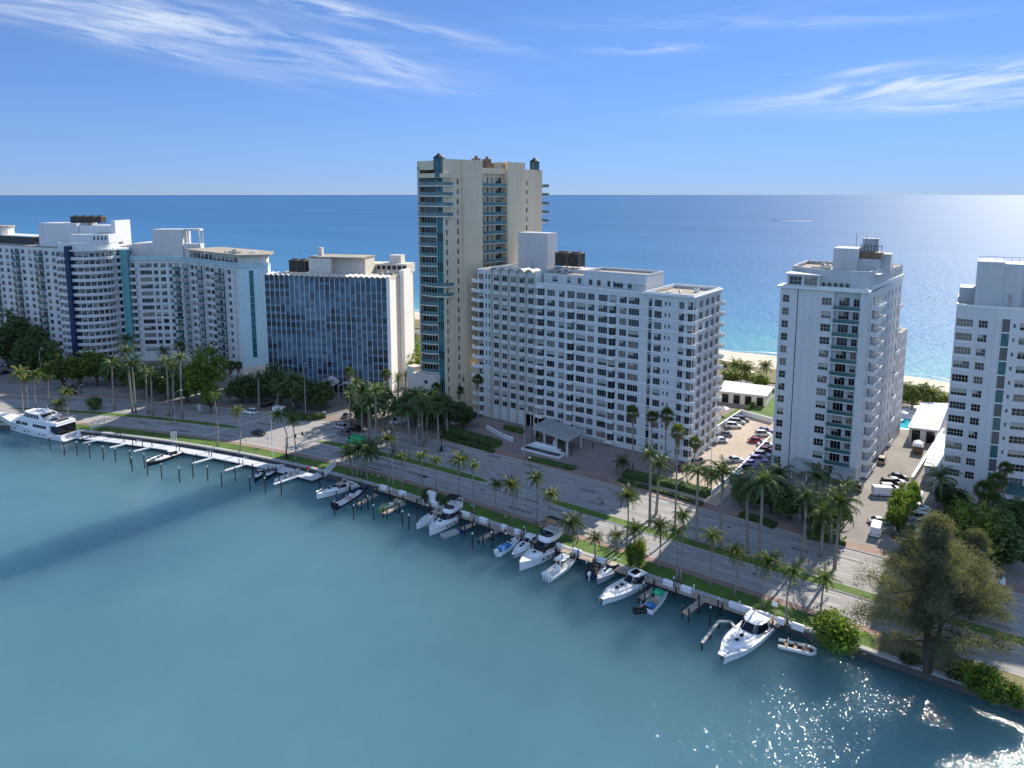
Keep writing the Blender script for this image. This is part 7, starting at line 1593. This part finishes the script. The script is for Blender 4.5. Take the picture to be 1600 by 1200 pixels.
# ------------------------------------------------------------------ cars
def car_meshes(kind):
    if kind == 'suv': L, W, hb, hr = 4.7, 1.9, .95, 1.72; roof = (-2.05, -1.9, .55, 1.15)
    elif kind == 'van': L, W, hb, hr = 5.6, 2.0, 1.1, 2.2; roof = (-2.75, -2.7, 1.35, 2.0)
    else: L, W, hb, hr = 4.6, 1.82, .82, 1.42; roof = (-1.75, -1.05, .35, 1.05)
    h = W / 2; b = MB(); prof = [(-L / 2, .35, .9), (-L / 2 + .05, hb - .12, .95), (-L / 2 + .35, hb, .96), (-.2, hb + .04, 1), (L / 2 - 1.1, hb - .02, .98), (L / 2 - .15, hb - .22, .9), (L / 2, .5, .85), (L / 2 - .05, .3, .85)]
    # body as sections along the length, narrowing at nose and tail
    secs = []
    for x, top, wf in ((-L / 2, hb - .18, .86), (-L / 2 + .15, hb - .05, .95), (-L / 2 + .7, hb, 1), (0, hb + .03, 1), (L / 2 - 1.2, hb, .99), (L / 2 - .4, hb - .12, .95), (L / 2, hb - .3, .82)):
        w = h * wf; secs.append([(x, -w, .28), (x, w, .28), (x, w * 1.01, .6), (x, w * .97, top - .06), (x, w * .85, top), (x, -w * .85, top), (x, -w * .97, top - .06), (x, -w * 1.01, .6)])
    b.rings(secs); x0, x1, x2, x3 = roof
    r = MB(); rw = h * .74; r.rings([[(x1 + .05, -rw, hr - .05), (x1 + .05, rw, hr - .05), (x2, rw, hr - .05), (x2, -rw, hr - .05)], [(x1 + .15, -rw * .93, hr), (x1 + .15, rw * .93, hr), (x2 - .15, rw * .93, hr), (x2 - .15, -rw * .93, hr)]])
    for s in (-1, 1):
        r.path([(x0, s * h * .86, hb), (x1 + .05, s * rw, hr - .04)], .05, 4); r.path([(x3, s * h * .86, hb), (x2, s * rw, hr - .04)], .05, 4); r.path([(-.25, s * h * .9, hb), (-.25, s * rw, hr - .04)], .04, 4)
    g = MB(); g.rings([[(x0, -h * .84, hb - .02), (x0, h * .84, hb - .02), (x3, h * .84, hb - .02), (x3, -h * .84, hb - .02)], [(x1 + .02, -rw * .97, hr - .06), (x1 + .02, rw * .97, hr - .06), (x2 - .02, rw * .97, hr - .06), (x2 - .02, -rw * .97, hr - .06)]])
    if kind == 'van': g = MB(); g.rings([[(x2 - .3, -h * .86, hb), (x2 - .3, h * .86, hb), (x3 + .25, h * .84, hb), (x3 + .25, -h * .84, hb)], [(x2 - .3, -rw, hr - .2), (x2 - .3, rw, hr - .2), (x2 + .1, rw, hr - .2), (x2 + .1, -rw, hr - .2)]]); r = MB(); r.rings([[(-L / 2 + .02, -h * .95, hb - .05), (-L / 2 + .02, h * .95, hb - .05), (x2 - .2, h * .95, hb - .05), (x2 - .2, -h * .95, hb - .05)], [(-L / 2 + .06, -h * .88, hr), (-L / 2 + .06, h * .88, hr), (x2 - .1, h * .88, hr), (x2 - .1, -h * .88, hr)]])
    wh = MB(); n = 12; wh.rings([[(.33 * math.cos(k * 2 * math.pi / n) * s_, y, .33 * math.sin(k * 2 * math.pi / n) * s_) for k in range(n)] for y, s_ in ((-.11, .9), (-.11, 1), (.11, 1), (.11, .9))]); wh.rings([[(.2 * math.cos(k * 2 * math.pi / n), y, .2 * math.sin(k * 2 * math.pi / n)) for k in range(n)] for y in (-.125, .125)], 1)
    li = MB(); li.box(-.04, .06, -.2, .2, -.07, .07)
    return dict(L=L, W=W, hb=hb, body=b.mesh('body', M['carpaint']), roof=r.mesh('roof', M['carpaint']), glass=g.mesh('windows', M['tint']), wheel=wh.mesh('wheel', [M['rubber'], M['lampgrey']]), head=li.mesh('headlight', M['lens']), tail=li.mesh('taillight', M['red']))
CARS = {k: car_meshes(k) for k in ('sedan', 'suv', 'van')}
COL = dict(white=(.78, .78, .78), silver=(.42, .43, .45), grey=(.13, .135, .14), black=(.012, .012, .014), red=(.38, .02, .02), maroon=(.12, .02, .03), blue=(.04, .08, .22), lilac=(.36, .30, .50), tan=(.4, .34, .26), green=(.04, .42, .17))
def car(kind, col, px, py, ang, label, group, z=GZ + .01, name=None):
    c = CARS[kind]; p = gp(px, py, z); t = thing(name or {'sedan': 'parked_car', 'suv': 'suv', 'van': 'van'}[kind], label, {'sedan': 'car', 'suv': 'car', 'van': 'van'}[kind], (p.x, p.y, z), R(ang), group); rgb = COL[col]
    for nm, me in (('body', c['body']), ('roof', c['roof']), ('windows', c['glass'])): o = link(nm, me, t); o.color = (*rgb, 1)
    for x in (-c['L'] * .3, c['L'] * .31):
        for s in (-1, 1): o = link('wheel', c['wheel'], t); o.location = (x, s * (c['W'] / 2 - .1), .33)
    for s in (-1, 1):
        o = link('headlight', c['head'], t); o.location = (c['L'] / 2 - .1, s * c['W'] * .3, c['hb'] - .25); o = link('taillight', c['tail'], t); o.location = (-c['L'] / 2 + .0, s * c['W'] * .33, c['hb'] - .22)
    return t
SA_ = -36
GA = 'cars on the road'; P1 = 'cars in the tan parking lot'; P2 = 'cars by the white condominium'; P3 = 'cars in the grey parking lot'; P4 = 'cars by the left buildings'
car('suv', 'white', 392, 646, 160, 'white hatchback driving on the inland lanes at left', GA, name='hatchback'); car('sedan', 'black', 404, 679, -22, 'dark sports car in the bayside lanes at left', GA)
car('suv', 'silver', 531, 669, 152, 'silver car waiting at the junction', GA); car('suv', 'black', 554, 673, 152, 'black truck like car at the junction behind the silver car', GA); car('sedan', 'grey', 538, 679, 152, 'dark grey car at the junction nearest the median', GA); car('van', 'green', 556, 692, 152, 'bright green van behind the median tip at the junction', GA)
car('van', 'white', 624, 661, -150, 'white van parked in the drive before the cream tower', P4); car('sedan', 'white', 633, 650, -150, 'white car behind the white van', P4); car('van', 'white', 440, 646, -20, 'white service truck by the planted island', P4, name='service_truck'); car('suv', 'black', 418, 634, 60, 'black car in the drive beside the aqua wall', P4); car('sedan', 'grey', 543, 651, 70, 'dark car at the curve of the drive before the blue block', P4)
for i, (k, c, x, y, l) in enumerate([('sedan', 'white', 7, 570, 'white car in the dim lot at far left, upper row'), ('sedan', 'silver', 18, 571, 'silver car in the dim lot at far left, upper row'), ('sedan', 'grey', 31, 574, 'grey car in the dim lot at far left, upper row right end'), ('sedan', 'black', 8, 584, 'black car in the dim lot at far left, lower row'), ('suv', 'grey', 112, 610, 'dark car under the olive sunlit trees'), ('sedan', 'black', 116, 616, 'black car nearest the road under the olive sunlit trees')]): car(k, c, x, y, 60, l, P4)
car('sedan', 'white', 716, 662, 40, 'white car in the alley between cream tower and slab building', P4); car('suv', 'black', 740, 652, 40, 'black car in the alley against the slab building', P4); car('sedan', 'silver', 724, 652, 40, 'silver car deeper in the alley beside the tower', P4)
for k, c, x, y, a, l in [('suv', 'white', 1146, 668, -10, 'white car beside the lawn in the tan parking lot'), ('suv', 'silver', 1152, 662, -10, 'silver car just behind the white one beside the lawn'), ('suv', 'grey', 1158, 658, -10, 'dark grey car at the far end of the tan lot'), ('sedan', 'grey', 1131, 681, 160, 'grey car against the slab building in the tan lot'), ('sedan', 'white', 1124, 690, 160, 'white car partly hidden by the corner of the slab building'), ('sedan', 'white', 1149, 721, 10, 'lone white car near the middle of the tan lot'), ('suv', 'grey', 1091, 724, 40, 'grey car at the near corner of the slab building'), ('sedan', 'black', 1068, 733, 40, 'black car half hidden behind the fan palm at the slab corner'), ('sedan', 'red', 1182, 691, -5, 'red car by the dividing wall in the tan lot'), ('suv', 'white', 1192, 681, -5, 'white car behind the red car by the dividing wall'), ('sedan', 'lilac', 1196, 675, -5, 'lilac car last in the row by the dividing wall')]: car(k, c, x, y, a, l, P1)
for k, c, x, y, l in [('sedan', 'white', 1197, 697, 'white car at the far end of the row under the condominium'), ('sedan', 'maroon', 1196, 706, 'maroon car in the row under the condominium'), ('suv', 'silver', 1190, 714, 'silver car in the row under the condominium'), ('suv', 'lilac', 1184, 721, 'lilac van like car in the row under the condominium'), ('sedan', 'lilac', 1174, 727, 'second lilac car in the row under the condominium'), ('sedan', 'black', 1168, 733, 'black car in the row under the condominium'), ('suv', 'silver', 1152, 750, 'silver car nearest the street below the condominium row')]: car(k, c, x, y, -8, l, P2)
car('suv', 'black', 1341, 764, 57, 'black car parked at the right foot of the condominium', P3); car('suv', 'tan', 1378, 722, 57, 'tan car parked along the lit side of the condominium', P3)
for k, c, x, y, l in [('sedan', 'black', 1404, 748, 'black car at the far end of the row in the grey lot'), ('sedan', 'white', 1399, 755, 'white car second in the row in the grey lot'), ('suv', 'black', 1392, 758, 'black suv third in the row in the grey lot'), ('suv', 'silver', 1390, 766, 'silver car in the middle of the row in the grey lot'), ('van', 'white', 1383, 774, 'white van in the row in the grey lot'), ('sedan', 'blue', 1388, 764, 'blue car squeezed in the row in the grey lot')]: car(k, c, x, y, -8, l, P3)
for k, c, x, y, l in [('van', 'silver', 1434, 783, 'silver van behind the bright green trees'), ('sedan', 'white', 1436, 796, 'white car behind the bright green trees, upper'), ('sedan', 'white', 1434, 806, 'white car behind the bright green trees, middle'), ('suv', 'silver', 1436, 812, 'silver car behind the bright green trees, lower'), ('suv', 'white', 1417, 833, 'white car with sunroof below the bright green trees'), ('sedan', 'black', 1414, 842, 'black car below the white car with sunroof'), ('van', 'white', 1369, 832, 'white pickup like van at the entry of the grey lot'), ('sedan', 'silver', 1375, 818, 'silver car left of the bright green trees')]: car(k, c, x, y, 57 if k == 'van' else -8, l, P3)
car('van', 'white', 1541, 906, SA_, 'pale bus like van on the road behind the feathery tree', GA, name='minibus'); car('sedan', 'grey', 1532, 868, SA_, 'grey car on the shaded drive before the right hand tower', P3)
# construction skip and tarpaulin in the grey lot
p = gp(1434, 706); t = thing('skip_truck', 'rust brown skip heaped with white tarpaulin in the grey parking lot', 'skip', p, R(57)); mb = MB(); stack(mb, [(.4, [(-2.4, -1.1), (2.4, -1.1), (2.4, 1.1), (-2.4, 1.1)]), (2.2, [(-2.7, -1.25), (2.7, -1.25), (2.7, 1.25), (-2.7, 1.25)])], 0)
for x in (-2, -.7, .7, 2): mb.box(x - .08, x + .08, -1.32, -1.1, .5, 2.2)
mb.build('skip', M['rust'], t); mb = MB(); stack(mb, [(2.2, plan(-2.5, 2.5, 1.15, .4, .6)), (2.8, plan(-1.9, 1.6, .9, .4, .4)), (3.1, plan(-1.0, .8, .4, .4, .4))], 0); mb.build('tarpaulin', M['gel'], t)

# ------------------------------------------------------------------ street lamps, signals, signs, gates
def lamp(px, py, hx, hy, label, white=False):
    g = gp(px, py); zt = hz(g, hy); t = thing('street_lamp', label, 'street lamp', g, 0, 'street lamps'); dx = xat(hx, g.y, zt) - g.x; mat = M['trim'] if white else M['lampgrey']; h = zt - g.z
    mb = MB(); mb.path([(0, 0, 0), (0, 0, h * .8)], [.11, .07], 8); mb.build('pole', mat, t); mb = MB(); mb.path([(0, 0, h * .8), (dx * .15, .1, h * .9), (dx * .5, .2, h * .98), (dx, .3, h)], .05, 6); mb.build('arm', mat, t)
    mb = MB(); mb.rings([[(dx - .1, .18, h), (dx + .5, .18, h), (dx + .5, .42, h), (dx - .1, .42, h)], [(dx - .05, .22, h + .14), (dx + .4, .22, h + .14), (dx + .4, .38, h + .14), (dx - .05, .38, h + .14)]]); mb.build('lamp_head', M['lens'], t); return t
for a in [(274, 664, 281, 610, 'curved arm street lamp in the left median'), (426, 712, 421, 644, 'white street lamp pole at the edge of the sunlit lawn patch', True), (614, 757, 607, 700, 'thin street lamp left of the smaller coconut palm'), (319, 612, 309, 573, 'street lamp in front of the bright green tree'), (822, 800, 826, 716, 'street lamp beside the middle of the bayside road'), (819, 712, 822, 640, 'tall thin street lamp at the slab building drive'), (478, 654, 476, 568, 'very tall thin pole lamp by the planted island'), (66, 602, 63, 545, 'tall thin lamp at far left before the shade trees'), (651, 703, 654, 665, 'short grey street lamp across the road from the clipped bush'), (1110, 752, 1112, 690, 'thin pole lamp inside the tan parking lot', True), (125, 640, 126, 602, 'thin street lamp behind the yacht stern')]: lamp(*a)
def signal(px, py, hy, arm, label):
    g = gp(px, py); h = hz(g, hy) - g.z; t = thing('traffic_signal', label, 'traffic signal', g, 0, 'traffic signals'); mb = MB(); mb.path([(0, 0, 0), (0, 0, h)], .1, 7); mb.path([(0, 0, h - .3), (arm[0], arm[1], h)], .06, 6); mb.build('pole', M['darkmetal'], t)
    for k in (.55, .95): mb = MB(); mb.box(arm[0] * k - .17, arm[0] * k + .17, arm[1] * k - .15, arm[1] * k + .15, h - .9, h + .1); mb.build('signal_head', M['darkmetal'], t)
    mb = MB(); mb.box(-.35, .35, -.3, .3, 0, 1.3); mb.build('control_box', M['darkmetal'], t)
signal(448, 717, 684, (3.2, 4.5), 'black traffic signal beside the curved palm at the junction'); signal(613, 711, 668, (-3, -2), 'traffic signal across the junction before the white van'); signal(690, 705, 664, (-4, -2), 'traffic signal mast at the lit strip before the cream tower')
def post_sign(px, py, w, h, hp, mat, label, name='road_sign', ang=None):
    g = gp(px, py); t = thing(name, label, 'sign', g, R(-36 if ang is None else ang)); mb = MB(); mb.cyl(0, 0, 0, hp, .05, 6); mb.build('post', M['lampgrey'], t); mb = MB(); mb.box(-w / 2, w / 2, -.06, -.02, hp - h, hp); mb.build('panel', mat, t); return t
post_sign(1210, 962, .9, .7, 2.4, M['gel'], 'small white sign on a post right of the express cruiser', ang=-36); post_sign(312, 648, 1.4, 2.0, 3.4, M['gelgrey'], 'pale vertical banner sign on the inland road at left', 'banner_sign', -20); post_sign(419, 697, .8, 1.2, 3.0, M['gel'], 'white narrow sign left of the white lamp pole', ang=-20)
post_sign(285, 620, 1.6, 4.5, 6.5, M['teal'], 'tall teal banner among the dark trees at left', 'banner_sign', -15); post_sign(507, 652, 1.0, 1.6, 1.9, M['gel'], 'white sign plate in the planted island', ang=-20)
g = gp(675, 786); t = thing('notice_panel', 'white notice panel standing in front of the clipped round bush', 'panel', g, R(-36)); mb = MB(); mb.box(-1.25, 1.25, -.35, .35, .2, 2.5); mb.box(-1.0, 1.0, -.38, .38, 2.5, 2.7); mb.build('panel', M['gel'], t); mb = MB(); mb.box(-1.1, 1.1, -.25, .25, 0, .2); mb.build('base', M['conc'], t)
def gate(p0, p1, h, label):
    a, b = gp(*p0), gp(*p1); d = b - a; t = thing('dock_gate', label, 'gate', a, math.atan2(d.y, d.x), 'white dock gates'); L = d.length; mb = MB()
    mb.box(0, L, -.04, .04, .1, .2); mb.box(0, L, -.04, .04, h - .1, h)
    for i in range(int(L / .22) + 1): x = i * .22; mb.box(x - .03, x + .03, -.02, .02, .1, h)
    mb.build('railing', M['gel'], t)
    for x in (0, L / 2, L): mb = MB(); mb.box(x - .08, x + .08, -.08, .08, 0, h + .15); mb.build('post', M['gel'], t)
gate((508, 745), (524, 729), 2.0, 'white railing gate at the right end of the floating dock'); gate((143, 672), (164, 664), 2.2, 'white railing gate at the yacht end of the floating dock'); gate((268, 690), (276, 688), 2.6, 'small white gate in the middle of the left verge')
p = gp(481, 737, .8); t = thing('life_ring_post', 'red life ring post standing on the end of the floating dock', 'life ring post', p); mb = MB(); mb.cyl(0, 0, 0, 1.6, .06, 6); mb.build('post', M['gel'], t); mb = MB(); mb.box(-.32, .32, -.1, .1, .7, 1.4); mb.build('ring_box', M['red'], t)
for (x, y, hy, l) in [(1155, 955, 940, 'tall white post between two dock boxes by the bare dock frame'), (1084, 925, 914, 'tall white post right of the dock box above the green canopy boat'), (611, 771, 763, 'white post on the boardwalk above the lime green boat'), (661, 789, 781, 'white post on the boardwalk left of the notice panel'), (821, 836, 828, 'white post on the boardwalk above the cabin boat')]:
    g = gp(x, y); h = max(1.0, hz(g, hy) - g.z); t = thing('dock_post', l, 'post', g, 0, 'white posts on the boardwalk'); mb = MB(); mb.cyl(0, 0, 0, h, .09, 8); mb.build('post', M['gel'], t); mb = MB(); mb.cyl(0, 0, h, h + .15, .16, 8, 0, .05); mb.build('cap', M['gel'], t)
for (x, y, l) in [(688, 798, 'by the notice panel'), (737, 796, 'above the flybridge boat with black top'), (790, 814, 'above the empty finger pier'), (845, 830, 'above the small cabin boat'), (901, 851, 'under the dark bushy palm'), (591, 750, 'near the two lifted boats'), (582, 747, 'by the dark palm clump')]:
    g = gp(x, y); t = thing('bollard_light', 'short round topped path light on the grass ' + l, 'path light', g, 0, 'path lights on the verge'); mb = MB(); mb.cyl(0, 0, 0, .8, .06, 6); mb.build('post', M['darkmetal'], t); mb = MB(); mb.rings([[(.16 * q * math.cos(k), .16 * q * math.sin(k), .8 + z) for k in [i * 1.047 for i in range(6)]] for q, z in ((.4, 0), (1, .12), (1, .22), (.3, .36))]); mb.build('globe', M['lens'], t)
# fountain in front of the slab building
g = gp(850, 706); t = thing('fountain', 'white stepped fountain basin in front of the driveway canopy', 'fountain', g, R(-36)); mb = MB(); mb.box(-6, 6, -2.2, 1.6, 0, .5); mb.box(-4.5, 4.5, .2, 1.5, .5, 1.3); mb.box(-3.4, 3.4, .6, 1.4, 1.3, 1.8); mb.build('basin', M['trim'], t); mb = MB(); mb.box(-5.6, 5.6, -1.9, .1, .5, .54); mb.build('water', M['bay'], t)
mb = MB(); mb.cyl(2.5, 1.0, 1.8, 2.8, .18, 8, 0, .3); mb.cyl(2.5, 1.0, 2.8, 3.7, .22, 8, 0, .08); mb.build('figure', M['trim'], t)
for (x, y, l) in [(1106, 737, 'left'), (1182, 660, 'right')]: pass
def umbrella(px, py, label):
    g = gp(px, py); t = thing('parasol', label, 'parasol', g); mb = MB(); mb.cyl(0, 0, 0, 2.4, .04, 6); mb.build('pole', M['lampgrey'], t); mb = MB(); n = 8; mb.rings([[(1.6 * q * math.cos(k * 2 * math.pi / n), 1.6 * q * math.sin(k * 2 * math.pi / n), z) for k in range(n)] for q, z in ((1, 2.2), (.5, 2.5), (.04, 2.75))]); mb.build('canopy', M['gelgrey'], t)
umbrella(1131, 648, 'grey parasol on the patio right of the slab building'); umbrella(1410, 655, 'grey parasol by the swimming pool'); umbrella(1172, 589, 'dark parasol on the beach behind the cabana')

# ------------------------------------------------------------------ people, a few pixels tall
def person(px, py, label, col, legs, ang=0.0, step=.2):
    p = gp(px, py); v = [(0, 0, .95), (0, 0, 1.2), (0, 0, 1.42), (0, 0, 1.52), (0, 0, 1.66), (-.1, 0, .9), (-.11, step * .5, .5), (-.11, step, .06), (-.11, step + .14, .03), (.1, 0, .9), (.11, -step * .4, .5), (.11, -step, .06), (.11, -step + .14, .03), (-.2, 0, 1.4), (-.25, -.05, 1.12), (-.25, .05, .88), (-.25, .09, .78), (.2, 0, 1.4), (.25, .05, 1.12), (.25, .12, .9), (.25, .15, .8)]
    e = [(0, 1), (1, 2), (2, 3), (3, 4), (0, 5), (5, 6), (6, 7), (7, 8), (0, 9), (9, 10), (10, 11), (11, 12), (2, 13), (13, 14), (14, 15), (15, 16), (2, 17), (17, 18), (18, 19), (19, 20)]
    rad = [.14, .13, .14, .06, .10, .1, .07, .05, .04, .1, .07, .05, .04, .06, .045, .035, .03, .06, .045, .035, .03]
    me = bpy.data.meshes.new('person'); me.from_pydata(v, e, []); o = link('person', me); o.location = (p.x, p.y, p.z + .08); o.rotation_euler = (0, 0, R(ang)); md = o.modifiers.new('skin', 'SKIN'); sv = me.skin_vertices[0].data
    for i, r_ in enumerate(rad): sv[i].radius = (r_, r_ * .85)
    sv[0].use_root = True; s = o.modifiers.new('subsurf', 'SUBSURF'); s.levels = 1; s.render_levels = 1; me.materials.append(M['person']); o.color = (*col, 1); return tag(o, label, 'person')
person(695, 788, 'person in black standing on the pavement beside the notice panel bush', (.015, .015, .018), None, 20)
person(893, 713, 'person in dark clothes standing on the forecourt by the fountain', (.02, .02, .04), None, 60); person(926, 702, 'person in dark clothes walking by the lobby wall of the slab building', (.03, .02, .03), None, 10)
